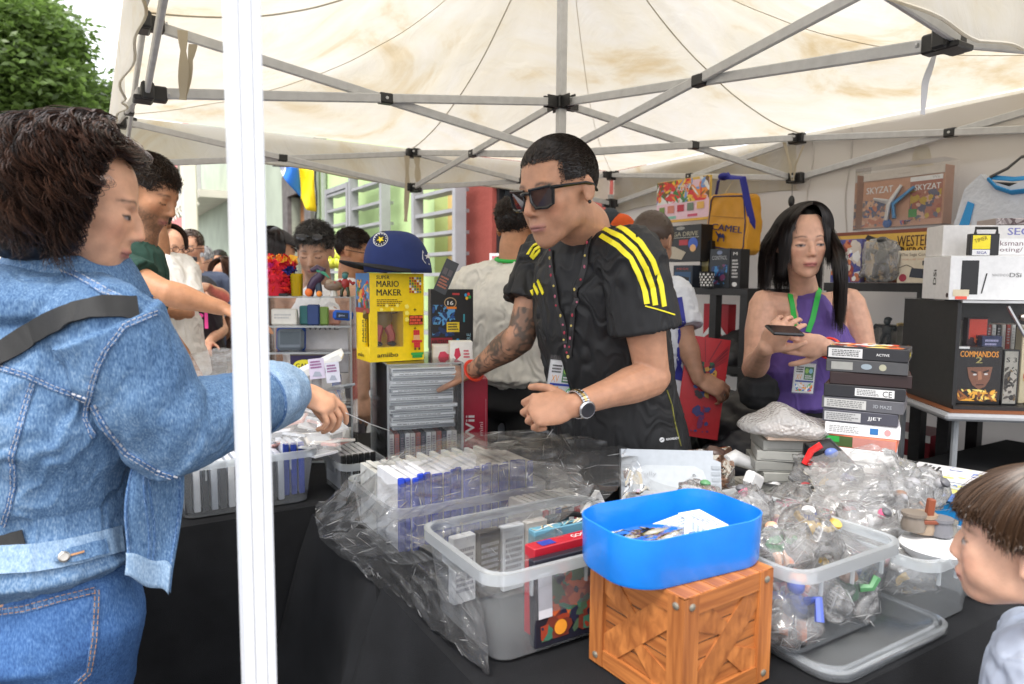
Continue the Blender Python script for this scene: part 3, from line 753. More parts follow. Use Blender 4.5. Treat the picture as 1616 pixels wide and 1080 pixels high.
def head_prims(mb, H, fem=False, child=False, ears=True):
 old = mb.M; mb.M = H; fm = .93 if fem else 1.
 E_ = mb.ell
 E_((0, .016, .035), (.0755, .0985, .084), seg=26, rings=18)
 E_((0, -.026, -.008), (.0635 * fm, .065, .074), seg=24, rings=16)
 E_((0, -.030, -.052), (.0555 * fm, .058, .047), seg=24, rings=14)
 E_((0, -.054, -.060), (.036, .041, .034), seg=20, rings=12)
 if child: E_((.034, -.050, -.042), (.031, .034, .034)); E_((-.034, -.050, -.042), (.031, .034, .034))
 E_((0, -.066, -.096 if not child else -.086), (.028 * fm, .0245, .0205))
 for s in (-1, 1): E_((s * .030 * fm, -.044, -.046), (.027, .038, .034)); E_((s * .022, -.05, -.085), (.022, .03, .018))
 for s in (-1, 1):
  E_((s * .044 * fm, -.012, -.056), (.017, .040, .029))
  E_((s * .037 * fm, -.050, -.016), (.0275, .034, .027))
  E_((s * .022, -.072, .025), (.026, .0165, .012))
  E_((s * .0118, -.093, -.034), (.0078, .0105, .0068))
  E_((s * .031, -.0695, .003), (.0155, .0145, .0115))   # lids over the eyeball
  if ears:
   er = Matrix.Rotation(s * R(-24), 3, 'Z') @ Matrix.Rotation(R(-10), 3, 'X')
   E_((s * .078, .014, -.004), (.0065, .0175, .029), er)
   E_((s * .076, .006, -.024), (.007, .010, .012), er)
 ns = .92 if not (child or fem) else (.80 if child else .86); ny = -.098 if child else (-.1025 if fem else -.1055)
 capsule(mb, (0, -.086, .010), (0, ny, -.025), .0088 * ns, .0105 * ns)
 E_((0, ny, -.0285), (.0118 * ns, .0110 * ns, .0100 * ns))
 E_((0, -.0885, -.0575), (.0235, .0095, .0058)); E_((0, -.0865, -.0670), (.0200, .0095, .0066))
 mb.M = old
SK = dict(lip=(.36, .12, .10), brow=(.03, .018, .012))
def soften(co, fs, H):
 """relax the cheeks, jaw, brow and neck so that only eyes, nose, mouth and ears keep relief"""
 L = (np.c_[co, np.ones(len(co))] @ np.array(H.inverted()).T)[:, :3]; fs = np.asarray(fs)
 near = (abs(L[:, 0]) < .11) & (abs(L[:, 1]) < .14) & (L[:, 2] < .14) & (L[:, 2] > -.17)
 idx = np.nonzero(near)[0]; mp = -np.ones(len(co), int); mp[idx] = np.arange(len(idx))
 e = np.vstack([fs[:, [k, (k + 1) % 4]] for k in range(4)]); e = e[near[e].all(1)]; e = mp[e]; e = np.vstack([e, e[:, ::-1]])
 P = L[idx].copy(); deg = np.maximum(np.bincount(e[:, 0], minlength=len(P)), 1)
 pr = np.zeros(len(P))
 for c, r in (((0, -.1, -.012), (.017, .03, .034)), ((0, -.095, -.062), (.028, .022, .012)), ((.031, -.08, .006), (.018, .02, .011)), ((-.031, -.08, .006), (.018, .02, .011)), ((.078, .01, -.005), (.013, .03, .038)), ((-.078, .01, -.005), (.013, .03, .038))):
  pr = np.maximum(pr, np.exp(-((((P - np.array(c)) / np.array(r)) ** 2).sum(1)) ** 1.5))
 ed = np.minimum(np.minimum(.11 - abs(P[:, 0]), .14 - abs(P[:, 1])), P[:, 2] + .17); w = (np.clip(1 - pr * 1.25, 0, 1) * np.clip(ed / .02, 0, 1))[:, None] * .6
 sc = H.to_3x3().col[0].length; vox = np.median(np.linalg.norm(P[e[:4000, 0]] - P[e[:4000, 1]], axis=1))
 for it in range(max(3, int((.019 / max(vox, .002)) ** 2))):
  A = np.stack([np.bincount(e[:, 0], weights=P[e[:, 1], k], minlength=len(P)) for k in range(3)], 1) / deg[:, None]
  P += (A - P) * w
 co = co.copy(); co[idx] = (np.c_[P, np.ones(len(P))] @ np.array(H).T)[:, :3]; return co
def head_finish(co, fs, H, skin, fem=False, stubble=0., brows=(.035, .022, .016), lips=(.42, .16, .14), eyes='down', sc=1):
 """sculpt sockets, mouth line, ear hollow; returns vertices and a painted colour per vertex (skin tone, lips, brows)"""
 Hi = np.array(H.inverted()); L = (np.c_[co, np.ones(len(co))] @ Hi.T)[:, :3]; A = np.array(H)[:3, :3]
 def push(c, sg, d):
  nonlocal L
  q = (L - np.array(c)) / np.array(sg); w = np.exp(-(q ** 2).sum(1)); L = L + w[:, None] * np.array(d)
 near = (abs(L[:, 0]) < .12) & (abs(L[:, 1]) < .15) & (abs(L[:, 2]) < .15)
 L0 = L.copy()
 for s in (-1, 1):
  push((s * .030, -.092, .011), (.016, .02, .006), (0, .0055, 0))
  push((s * .0165, -.09, .003), (.006, .02, .010), (0, .0065, 0))
  push((s * .034, -.09, -.009), (.014, .02, .004), (0, .0025, 0))
  push((s * .0105, -.108, -.0415), (.005, .006, .003), (0, .003, .004))
  push((s * .088, .012, 0), (.006, .010, .016), (-s * .006, 0, 0))
  push((s * .026, -.095, -.048), (.006, .02, .014), (0, .0018, 0))
 push((0, -.104, -.0632), (.022, .01, .0017), (0, .006, 0))
 push((0, -.1, -.078), (.018, .01, .005), (0, .004, 0))
 push((0, -.1, .012), (.008, .014, .006), (0, .003, 0))
 L[~near] = L0[~near]
 out = (np.c_[L, np.ones(len(L))] @ np.array(H).T)[:, :3]
 col = np.tile(np.array(skin), (len(co), 1))
 n1 = vnoise(L, 60, 3)[:, None]; col = col * (1 + .05 * n1)
 def paint(mask, c): nonlocal col; mk = np.clip(mask, 0, 1)[:, None] * near[:, None]; col = col * (1 - mk) + np.array(c) * mk
 g = lambda c, sg: np.exp(-((((L - np.array(c)) / np.array(sg)) ** 2).sum(1)))
 X, Y, Z = L.T; front = (Y < -.05)
 paint(.28 * (g((.045, -.075, -.03), (.02, .03, .02)) + g((-.045, -.075, -.03), (.02, .03, .02)) + g((0, -.115, -.03), (.014, .02, .014))), np.array(skin) * [1.05, .68, .62])
 if stubble:
  m_ = np.clip((-.030 - Z) / .02, 0, 1) * (Z > -.15) * (Y < .045) * np.clip(1 - g((0, -.1, -.063), (.026, .03, .012)) * 1.3, 0, 1)
  paint(m_ * stubble * (.75 + .35 * vnoise(L, 350, 8)), np.array(brows) * 1.6)
 lipm = (np.exp(-((Z + .063) / .0085) ** 4) * np.exp(-(X / .0235) ** 6) * (Y < -.083))
 paint(lipm * .9, lips); paint(np.exp(-((Z + .0632) / .0013) ** 2) * (abs(X) < .022) * (Y < -.08) * .8, (.08, .025, .02))
 for s in (-1, 1):
  xx = (X * s - .032); zb = .0245 + .004 * (1 - (xx / .02) ** 2) - (.006 if not fem else .004) * np.clip((xx) / .02, 0, 1)
  th = .0036 if not fem else .0028
  paint(np.exp(-((Z - zb) / th) ** 2) * np.clip(1.6 - (xx / .0165) ** 2, 0, 1) * (Y < -.055) * (.75 + .25 * vnoise(L, 500, 3)), brows)
  zl = -.001 - .0035 * (1 - (xx / .0125) ** 2)
  if eyes == 'down': paint(np.exp(-((Z - zl - .0005) / .0018) ** 2) * (abs(xx) < .0145) * (Y < -.06) * .92, (.02, .013, .012))
  elif eyes == 'half':
   paint(np.clip(3 * (1.2 - ((xx / .0125) ** 2 + ((Z + .0014) / .0040) ** 2)), 0, 1) * (Y < -.06), (.36, .31, .29))
   paint(np.clip(3 * (1.1 - ((xx / .0055) ** 2 + ((Z + .0012) / .0034) ** 2)), 0, 1) * (Y < -.06), (.02, .012, .01))
   paint(np.exp(-((Z - .0024 + .0022 * (xx / .0125) ** 2) / .0021) ** 2) * (abs(xx) < .0150) * (Y < -.06) * .97, (.012, .008, .008))
   paint(np.exp(-((Z + .0052 - .002 * (xx / .0125) ** 2) / .0009) ** 2) * (abs(xx) < .013) * (Y < -.06) * .4, (.10, .05, .04))
  elif eyes == 'open':
   e = np.clip(1.3 - ((xx / .0125) ** 2 + ((Z - .002) / .0052) ** 2), 0, 1) * (Y < -.06); paint(np.clip(e * 3, 0, 1), (.36, .32, .30))
   e = np.clip((1 - ((xx) ** 2 + (Z - .002) ** 2) / .0052 ** 2) * 4, 0, 1) * (Y < -.06); paint(e, (.03, .018, .012))
   paint(np.exp(-((Z - .0075 - .003 * (-(xx / .0125) ** 2)) / .0016) ** 2) * (abs(xx) < .014) * (Y < -.06) * .95, (.02, .013, .012))
 return out, col
def hand_prims(mb, w, d, nrm, side, s=1., curl=(.5, .55, .6, .65), thumb=.5, spread=.12, thumb_dir=None):
 """w wrist, d direction to knuckles, nrm back-of-hand normal, side +1 when the thumb lies along +(d x nrm)"""
 w = Vector(w); d = Vector(d).normalized(); nrm = Vector(nrm); nrm = (nrm - d * nrm.dot(d)).normalized(); t = d.cross(nrm) * side
 M3 = Matrix((d, t, nrm)).transposed()
 pl = .095 * s
 mb.ell(w + d * pl * .5, (pl * .58, .041 * s, .0155 * s), M3, 18, 12)
 mb.ell(w + d * pl * .72, (pl * .34, .041 * s, .0135 * s), M3, 18, 12)
 mb.ell(w + d * pl * .35 + t * .022 * s - nrm * .006 * s, (.034 * s, .017 * s, .015 * s), M3)
 mb.ell(w + d * .004 * s, (.03 * s, .029 * s, .02 * s), M3)
 Ls = (.078, .086, .080, .062); offs = (.031, .0105, -.0105, -.030); rr = (.0088, .0092, .0088, .0078)
 for i in range(4):
  a = (1.5 - i) * spread; dd = (d * math.cos(a) + t * math.sin(a)).normalized()
  p = w + d * pl * (.92 - .04 * abs(i - 1)) + t * offs[i] * s; c = curl[i]; ang = 0
  r = rr[i] * s; seg = (.45, .31, .24)
  mb.ell(p, r * 1.12)
  for k in range(3):
   ang += c * (1.0, 1.15, .8)[k] * 1.15
   v = dd * math.cos(ang) - nrm * math.sin(ang); q = p + v * Ls[i] * s * seg[k]
   capsule(mb, p, q, r * (1 - .07 * k), r * (1 - .07 * (k + 1)), 10); p = q
 p = w + d * pl * .22 + t * .026 * s - nrm * .006 * s
 v1 = Vector(thumb_dir).normalized() if thumb_dir is not None else (d * .62 + t * .72 - nrm * .3 * thumb).normalized()
 q = p + v1 * .038 * s; capsule(mb, p, q, .0135 * s, .011 * s, 10)
 v2 = (v1 * .8 + d * .5 - nrm * .35 * thumb).normalized(); r_ = q + v2 * .030 * s; capsule(mb, q, r_, .0108 * s, .0098 * s, 10)
 v3 = (v2 + d * .25 - nrm * .4 * thumb).normalized(); capsule(mb, r_, r_ + v3 * .022 * s, .0098 * s, .0082 * s, 10)
def skinmat():
 m, n, l, b = newmat('skin'); a_ = n.new('ShaderNodeAttribute'); a_.attribute_name = 'Col'
 tc = n.new('ShaderNodeTexCoord'); nz = n.new('ShaderNodeTexNoise'); nz.inputs['Scale'].default_value = 45; nz.inputs['Detail'].default_value = 6
 l.new(tc.outputs['Object'], nz.inputs['Vector']); rp = n.new('ShaderNodeMapRange'); rp.inputs['From Min'].default_value = .3; rp.inputs['From Max'].default_value = .7
 rp.inputs['To Min'].default_value = .88; rp.inputs['To Max'].default_value = 1.1; l.new(nz.outputs['Fac'], rp.inputs[0])
 mx = n.new('ShaderNodeVectorMath'); mx.operation = 'SCALE'; l.new(a_.outputs['Color'], mx.inputs[0]); l.new(rp.outputs[0], mx.inputs['Scale'])
 l.new(mx.outputs[0], b.inputs['Base Color']); b.inputs['Roughness'].default_value = .48; b.inputs['Specular IOR Level'].default_value = .4
 b.inputs['Subsurface Weight'].default_value = .12; b.inputs['Subsurface Radius'].default_value = (.012, .005, .003); b.inputs['Subsurface Scale'].default_value = .6
 n2 = n.new('ShaderNodeTexNoise'); n2.inputs['Scale'].default_value = 260; n2.inputs['Detail'].default_value = 6; n2.inputs['Roughness'].default_value = .7; l.new(tc.outputs['Object'], n2.inputs['Vector'])
 bp = n.new('ShaderNodeBump'); bp.inputs['Strength'].default_value = .35; bp.inputs['Distance'].default_value = .0016
 l.new(n2.outputs['Fac'], bp.inputs['Height']); l.new(bp.outputs[0], b.inputs['Normal']); return m
M_SKIN = skinmat()
def cloth(name, col, rough=.85, bs=.35, var=.12):
 return mat('cloth_' + name, col, rough, var, 14, bs, 320, spec=.25)
def hairmat(name, col, col2=None, rough=.38):
 nm = 'hair_' + name
 if nm in MATS: return MATS[nm]
 m, n, l, b = newmat(nm); a_ = n.new('ShaderNodeAttribute'); a_.attribute_name = 'Col'; l.new(a_.outputs['Color'], b.inputs['Base Color'])
 b.inputs['Roughness'].default_value = rough; b.inputs['Specular IOR Level'].default_value = .45; b.inputs['Anisotropic'].default_value = .5
 return m
SKIN = dict(tan=(.48, .235, .125), fair=(.60, .33, .205), brown=(.34, .16, .085), pink=(.60, .34, .24), olive=(.43, .215, .12))
def strands(name, paths, width, cols, parent, m, taper=True):
 """paths: (n, k, 3) points; each becomes a thin three-sided lock"""
 P = np.asarray(paths, float); n, k, _ = P.shape
 t = np.gradient(P, axis=1); t /= np.maximum(np.linalg.norm(t, axis=2, keepdims=True), 1e-9)
 ref = np.array([.31, .52, .79]); a = np.cross(t, ref); a /= np.maximum(np.linalg.norm(a, axis=2, keepdims=True), 1e-9); b = np.cross(t, a)
 w = np.ones(k) * width
 if taper: w = width * (1 - .75 * np.linspace(0, 1, k) ** 2)
 w = w[None, :, None] * (width if False else 1)
 vs = np.stack([P + a * w, P + (-.5 * a + .87 * b) * w, P + (-.5 * a - .87 * b) * w], 2).reshape(-1, 3)
 base = (np.arange(n)[:, None] * k + np.arange(k - 1)[None]).ravel() * 3
 fs = []
 for j in range(3): j2 = (j + 1) % 3; fs.append(np.stack([base + j, base + j2, base + 3 + j2, base + 3 + j], 1))
 fs = np.vstack(fs); vc = np.repeat(np.asarray(cols), k * 3, axis=0)
 return build_np(name, vs, fs, None, m, parent, True, vcol=vc)
def hair_cols(n, c1, c2, rng, p=.25):
 t = rng.random((n, 1)) ** 1.5; c = np.array(c1) * (1 - t) + np.array(c2) * t
 return c * rng.uniform(.75, 1.2, (n, 1))
def short_hair(parent, H, c1, c2, length=.02, n=2600, seed=0, top=.05, line=.055, back=-.05, bald=False, stand=.35, dirl=(0, -.3, .1), width=.0011, fade=True, name='hair'):
 """cap of scalp colour plus many short locks; hairline given in head coordinates"""
 rng = np.random.default_rng(seed)
 mb = MB(); mb.M = None
 # cap: part of the skull ellipsoid above the hairline
 d = rng.normal(size=(n * 4, 3)); d /= np.linalg.norm(d, axis=1)[:, None]
 P = np.array([0, .018, .035]) + d * np.array([.078, .099, .088])
 def keep(P):
  X, Y, Z = P.T
  hl = np.where(Y < -.02, line + .018 * np.clip(abs(X) / .05, 0, 1) * 0 - np.clip(abs(X) - .045, 0, 1) * .3, np.interp(Y, [-.02, .02, .06, .12], [.03, .0, back * .6, back]))
  hl = np.where((abs(X) > .055) & (Y < -.005) & (Y > -.05), .02, hl)
  return Z > hl
 P = P[keep(P)][:n]; d = (P - np.array([0, .018, .035])); d /= np.linalg.norm(d, axis=1)[:, None]
 fl = np.array(dirl)[None] + rng.normal(size=P.shape) * .25
 tang = fl - d * (fl * d).sum(1)[:, None]; tang /= np.maximum(np.linalg.norm(tang, axis=1)[:, None], 1e-6)
 Z = P[:, 2]; ln = length * (np.clip((Z - .0) / top, .25, 1) if fade else 1) * rng.uniform(.7, 1.25, len(P))
 k = 4; pts = []
 for i in range(k):
  s = i / (k - 1); pts.append(P + (d * stand * s * (1 - .45 * s) + tang * s * .9) * ln[:, None])
 pts = np.stack(pts, 1)
 A = np.array(H); W = np.c_[pts.reshape(-1, 3), np.ones(len(P) * k)] @ A.T; W = W[:, :3].reshape(len(P), k, 3)
 # cap
 cb = MB(H); nu, nv = 40, 24; vs = []; ok = {}
 for i in range(nu):
  for j in range(nv + 1):
   a = 2 * PI * i / nu; th = -PI / 2 + PI * j / nv
   q = (.0775 * math.cos(th) * math.cos(a), .018 + .0985 * math.cos(th) * math.sin(a), .035 + .0875 * math.sin(th)); vs.append(q)
 kp = keep(np.array(vs)); fs = []
 for i in range(nu):
  for j in range(nv):
   f = (i * (nv + 1) + j, ((i + 1) % nu) * (nv + 1) + j, ((i + 1) % nu) * (nv + 1) + j + 1, i * (nv + 1) + j + 1)
   if all(kp[q] for q in f): fs.append(f)
 cb.add(vs, fs, tuple(np.array(c1) * .8)); sc_ = H.to_3x3().col[0].length
 st = strands(name, W, width * sc_, hair_cols(len(P), c1, c2, rng), parent, hairmat('std', None))
 cap = cb.build('scalp', hairmat('std', None), st, True)
 return st
# a person
def person(label, J, skin='tan', shirt=None, sleeve=.5, trousers=None, fem=False, child=False, hair=None, voxel=.008, hv=None, group=None, arms='LR', hands=None,
   stubble=0, eyes='down', brows=(.035, .022, .016), lips=(.42, .16, .14), girth=1., shirt_infl=.014, wr=.004, hem=None, sleeve_flare=1.25, tank=False, legs=True, paint=None, lim=1., shirt_mat=None, jlen=None, head_s=1., smooth=3, extra=None, sfold=None, shirt_name=None):
 """J: joints (world): head, neck, chest, waist, pelvis, shL shR elL elR wrL wrR, fwd (face), up, side (to the person's left)"""
 sk = np.array(SKIN[skin] if isinstance(skin, str) else skin)
 root = thing('person', label, 'person', (J['pelvis'][0], J['pelvis'][1], 0), group)
 J = {k: Vector(v) for k, v in J.items()}
 H = hframe(J['head'], J['fwd'], J.get('up', Vector((0, 0, 1))), head_s)
 side = (J['shL'] - J['shR']).normalized(); g = girth
 mb = MB(); head_prims(mb, H, fem, child)
 nk0 = H @ Vector((0, .028, -.055));
 limb(mb, nk0, J['neck'], .050 * g * lim * head_s * (.86 if fem else 1), .058 * g * lim * head_s * (.86 if fem else 1))
 cw = (J['shL'] - J['shR']).length / 2
 pel, wai, che, nk = J['pelvis'], J['waist'], J['chest'], J['neck']
 secs = [(pel, .165 * g, .115 * g), ((pel + wai) / 2, .155 * g, .11 * g), (wai, .14 * g, .10 * g), ((wai + che) / 2, .155 * g, .108 * g), (che, cw * .86, .112 * g), (che.lerp(nk, .55), cw * .80, .088 * g), (che.lerp(nk, .85), cw * .45, .06 * g)]
 sc_t = J.get('tors', Vector((1, 1, 1)))
 secs = [(c, a * sc_t.x, b * sc_t.y) for c, a, b in secs]
 mb.loft(secs, side)
 for s in 'LR':
  sh = J['sh' + s]; capsule(mb, che.lerp(nk, .6) + (sh - che.lerp(nk, .6)) * .35, sh, .058 * g * (.84 if fem else 1), .052 * g * lim * (.88 if fem else 1))
  if s in arms:
   limb(mb, sh, J['el' + s], .050 * g * lim, .038 * g * lim, .006 * lim, .4); limb(mb, J['el' + s], J['wr' + s], .040 * g * lim, .0245 * lim, .006 * lim, .28)
   hd = (hands or {}).get(s)
   d0 = (J['wr' + s] - J['el' + s]).normalized()
   if hd is not False:
    hd = dict(hd or {}); d = hd.pop('d', d0); nrm = hd.pop('n', d0.cross(Vector((0, 0, 1))).cross(d0) if abs(d0.z) < .95 else Vector((0, -1, 0))); sd_ = hd.pop('side', 1 if s == 'R' else -1)
    if 'n2' in hd: nrm = hd.pop('n2')
    hand_prims(mb, J['wr' + s], d, nrm, sd_, **{**dict(s=(.92 if fem else 1.) * (head_s if child else 1)), **hd})
 if fem:
  fw = (-Vector(J['side_fwd'])) if 'side_fwd' in J else side.cross(Vector((0, 0, 1)))
 kn = {}
 if legs:
  for s, sg in (('L', 1), ('R', -1)):
   hp = pel + side * sg * .088 * g; k_ = J.get('kn' + s, Vector((hp.x, hp.y, pel.z * .52))); a_ = J.get('an' + s, Vector((k_.x, k_.y, .09)))
   kn[s] = (hp, k_, a_); limb(mb, hp, k_, .092 * g, .058 * g, .006, .3); limb(mb, k_, a_, .056 * g, .038, .008, .3)
   fwd_ = side.cross(Vector((0, 0, 1))) ; fwd_ = Vector((J['fwd'].x, J['fwd'].y, 0)).normalized() if fwd_.dot(J['fwd']) == 0 else fwd_ * (1 if fwd_.dot(J['fwd']) > 0 else -1)
   mb.ell(Vector((a_.x, a_.y, .045)) + fwd_ * .06, (.045, .045, .04)); capsule(mb, (a_.x, a_.y, .05), Vector((a_.x, a_.y, .035)) + fwd_ * .14, .042, .03)
 co, fs = remesh(mb, voxel, smooth)
 co = soften(co, fs, H)
 co, col = head_finish(co, fs, H, sk, fem, stubble, brows, lips, eyes)
 if paint: col = paint(co, col)
 body = build_np('body', co, fs, None, M_SKIN, root, 'all', vcol=np.clip(col, 0, 1))
 info = dict(bco=co, bfs=fs, root=root, H=H, J=J, body=body, side=side, kn=kn)
 if shirt is not None:
  inf = shirt_infl; sb = MB()
  hm = hem if hem is not None else -.02
  bot = pel.lerp(wai, -hm / max((wai - pel).length, .01)) if hm else pel
  s2 = [(bot, secs[0][1] + inf + .012, secs[0][2] + inf + .012), (pel.lerp(wai, .5), secs[1][1] + inf + .016, secs[1][2] + inf + .014), (wai, secs[2][1] + inf + .016, secs[2][2] + inf + .012),
    ((wai + che) / 2, secs[3][1] + inf + .010, secs[3][2] + inf + .006), (che, cw * .90 + inf * .6, secs[4][2] + inf), (che.lerp(nk, .55), cw * .82 + inf * .5, secs[5][2] + inf), (che.lerp(nk, .88), cw * .42 + inf * .5, secs[6][2] + inf * .9)]
  if tank: s2[-1] = (che.lerp(nk, .88), cw * .40, .074 * g + inf); s2[-2] = (che.lerp(nk, .55), cw * .62, secs[5][2] + inf + .006)
  if hm < -.5 * (wai - pel).length: s2.pop(1)
  sb.loft(s2, side)
  if not tank:
   for s in 'LR':
    sh = J['sh' + s]; capsule(sb, che.lerp(nk, .6) + (sh - che.lerp(nk, .6)) * .3, sh, .060 * g + inf, .056 * g * lim + inf * .7)
    if s in arms or True:
     el, wr_ = J['el' + s], J['wr' + s]
     if sleeve <= 1:
      e = sh.lerp(el, sleeve); r1 = (.046 * g * lim + inf) * (1.0 + (sleeve_flare - 1) * min(1, sleeve * 1.3))
      sb.tube([sh, sh.lerp(e, .5), e], [.056 * g * lim + inf, .056 * g * lim + inf, r1], 20)
     else:
      limb(sb, sh, el, .055 * g * lim + inf, .046 * g * lim + inf); limb(sb, el, el.lerp(wr_, sleeve - 1), .048 * g * lim + inf, .036 * g * lim + inf)
  if extra: extra(sb)
  cs, fs2 = remesh(sb, voxel * .95, smooth)
  nrm = vnormals(cs, fs2)
  f1 = fbm(cs * np.array([1, 1, .55]), 9, 3, 3); f2 = 1 - abs(fbm(cs * np.array([1.0, 1.0, .8]) + .3 * f1[:, None], 7, 11, 2)) * 2
  cs = cs + nrm * (wr * f1 + wr * .9 * np.clip(f2, -1, 1))[:, None]
  if sfold: cs = sfold(cs, nrm)
  so = build_np(shirt_name or 'shirt', cs, fs2, [shirt] * len(fs2), shirt_mat or V(.85, 'cloth_plain', bs=.3, bscale=350, vscale=12, var=.08), root, 'all')
  info['shirt'] = so; info['sco'] = cs; info['sfs'] = fs2
 if trousers is not None and legs:
  tb = MB(); tb.loft([(pel + Vector((0, 0, -.06)), .17 * g + .014, .125 * g + .012), (pel, .165 * g + .012, .115 * g + .012), (pel.lerp(wai, .55), .152 * g + .010, .108 * g + .010)], side)
  for s in 'LR':
   hp, k_, a_ = kn[s]; limb(tb, hp, k_, .10 * g + .008, .070 * g + .006); limb(tb, k_, a_, .068 * g + .008, .058)
  ct, ft = remesh(tb, max(voxel, .009), smooth); nrm = vnormals(ct, ft); ct = ct + nrm * (.004 * fbm(ct * np.array([1, 1, 2.]), 10, 5, 2))[:, None]
  info['trousers'] = build_np('trousers', ct, ft, [trousers] * len(ft), V(.85, 'cloth_plain'), root, 'all'); info['tco'] = ct; info['tfs'] = ft
  for s in 'LR':
   hp, k_, a_ = kn[s]; f_ = Vector((J['fwd'].x, J['fwd'].y, 0)).normalized(); m_ = MB(); capsule(m_, (a_.x, a_.y, .05), Vector((a_.x, a_.y, .045)) + f_ * .15, .052, .043); m_.build('shoe', V(.6), root, True)
 if hair: hair(root, H)
 return info
def bvh_of(co, fs): return BVHTree.FromPolygons([tuple(p) for p in co], [tuple(f) for f in (fs.tolist() if hasattr(fs, 'tolist') else fs)])
def onto(bv, x, y, lift=.001, default=None):
 d = ray(x, y).normalized(); h = bv.ray_cast(Vector((0, 0, CZ)), d)
 if h[0] is None:
  return default
 return h[0] + (h[1] if h[1].dot(d) < 0 else -h[1]) * lift
def ribbon_on(bv, pts, w, name, m, parent, col=(.5, .5, .5), lift=.0015, thick=.0012, step=4, round_=False, dash=None, smooth=True, widths=None):
 """a flat band laid on the surface under a pixel polyline; w in metres"""
 P = []; T_ = 0
 path = []
 for (a, b) in zip(pts, pts[1:]):
  L = math.hypot(b[0] - a[0], b[1] - a[1]); n = max(1, int(L / step))
  for i in range(n): t = i / n; path.append((a[0] + (b[0] - a[0]) * t, a[1] + (b[1] - a[1]) * t))
 path.append(pts[-1]); last = None
 for q in path:
  h = onto(bv, *q, lift=0)
  if h is not None:
   d = ray(*q).normalized(); r = bv.ray_cast(Vector((0, 0, CZ)), d); n = r[1] if r[1].dot(d) < 0 else -r[1]
   if last is not None and (h - last).length > .12: continue
   P.append((h, n)); last = h
 if len(P) < 2: return None
 b = MB(); b.col = col
 K = len(P); prev = None
 nn = [sum((P[j][1] for j in range(max(0, i - 1), min(K, i + 2))), Vector()).normalized() for i in range(K)]
 if round_:
  b.tube([P[i][0] + nn[i] * lift for i in range(K)], w / 2, 6, col); return b.build(name, m, parent, True)
 def sec(i):
  t = (P[min(i + 1, K - 1)][0] - P[max(i - 1, 0)][0]).normalized(); x = t.cross(nn[i]).normalized()
  ww = w if widths is None else w * np.interp(i / (K - 1), np.linspace(0, 1, len(widths)), widths)
  o = P[i][0] + nn[i] * lift
  return [o - x * ww / 2 - nn[i] * .002, o - x * ww / 2 + nn[i] * thick, o + x * ww / 2 + nn[i] * thick, o + x * ww / 2 - nn[i] * .002]
 if dash:
  i = 0
  while i + dash[0] < K:
   b.ring([sec(j) for j in range(i, i + dash[0] + 1)]); i += dash[0] + dash[1]
  if not b.v: return None
 else: b.ring([sec(i) for i in range(K)])
 return b.build(name, m, parent, smooth)
def stand(x, y, facing, h=1.72, fem=False, lean=0, head_down=.25, arms=None):
 """default standing joints at (x, y), facing angle in degrees (0 = +Y away from the camera, 90 = -X)"""
 f = Vector((-math.sin(R(facing)), math.cos(R(facing)), 0)); s = Vector((f.y * -1, f.x, 0)); k = h / 1.75
 sw = (.17 if fem else .195) * k
 b = Vector((x, y, 0)); J = dict(pelvis=b + Vector((0, 0, .95 * k)), waist=b + f * lean * .3 + Vector((0, 0, 1.10 * k)), chest=b + f * lean * .75 + Vector((0, 0, 1.30 * k)), neck=b + f * (lean + .01) + Vector((0, 0, 1.47 * k)),
    head=b + f * (lean + .045) + Vector((0, 0, 1.625 * k)))
 J['shL'] = b + f * lean + s * sw + Vector((0, 0, 1.405 * k)); J['shR'] = b + f * lean - s * sw + Vector((0, 0, 1.405 * k))
 for q, sg in (('L', 1), ('R', -1)):
  J['el' + q] = J['sh' + q] + s * sg * .05 + Vector((0, 0, -.28 * k)) - f * .03; J['wr' + q] = J['el' + q] + f * .14 + Vector((0, 0, -.20 * k))
 J['fwd'] = f + Vector((0, 0, -head_down)); J['side'] = s
 return J
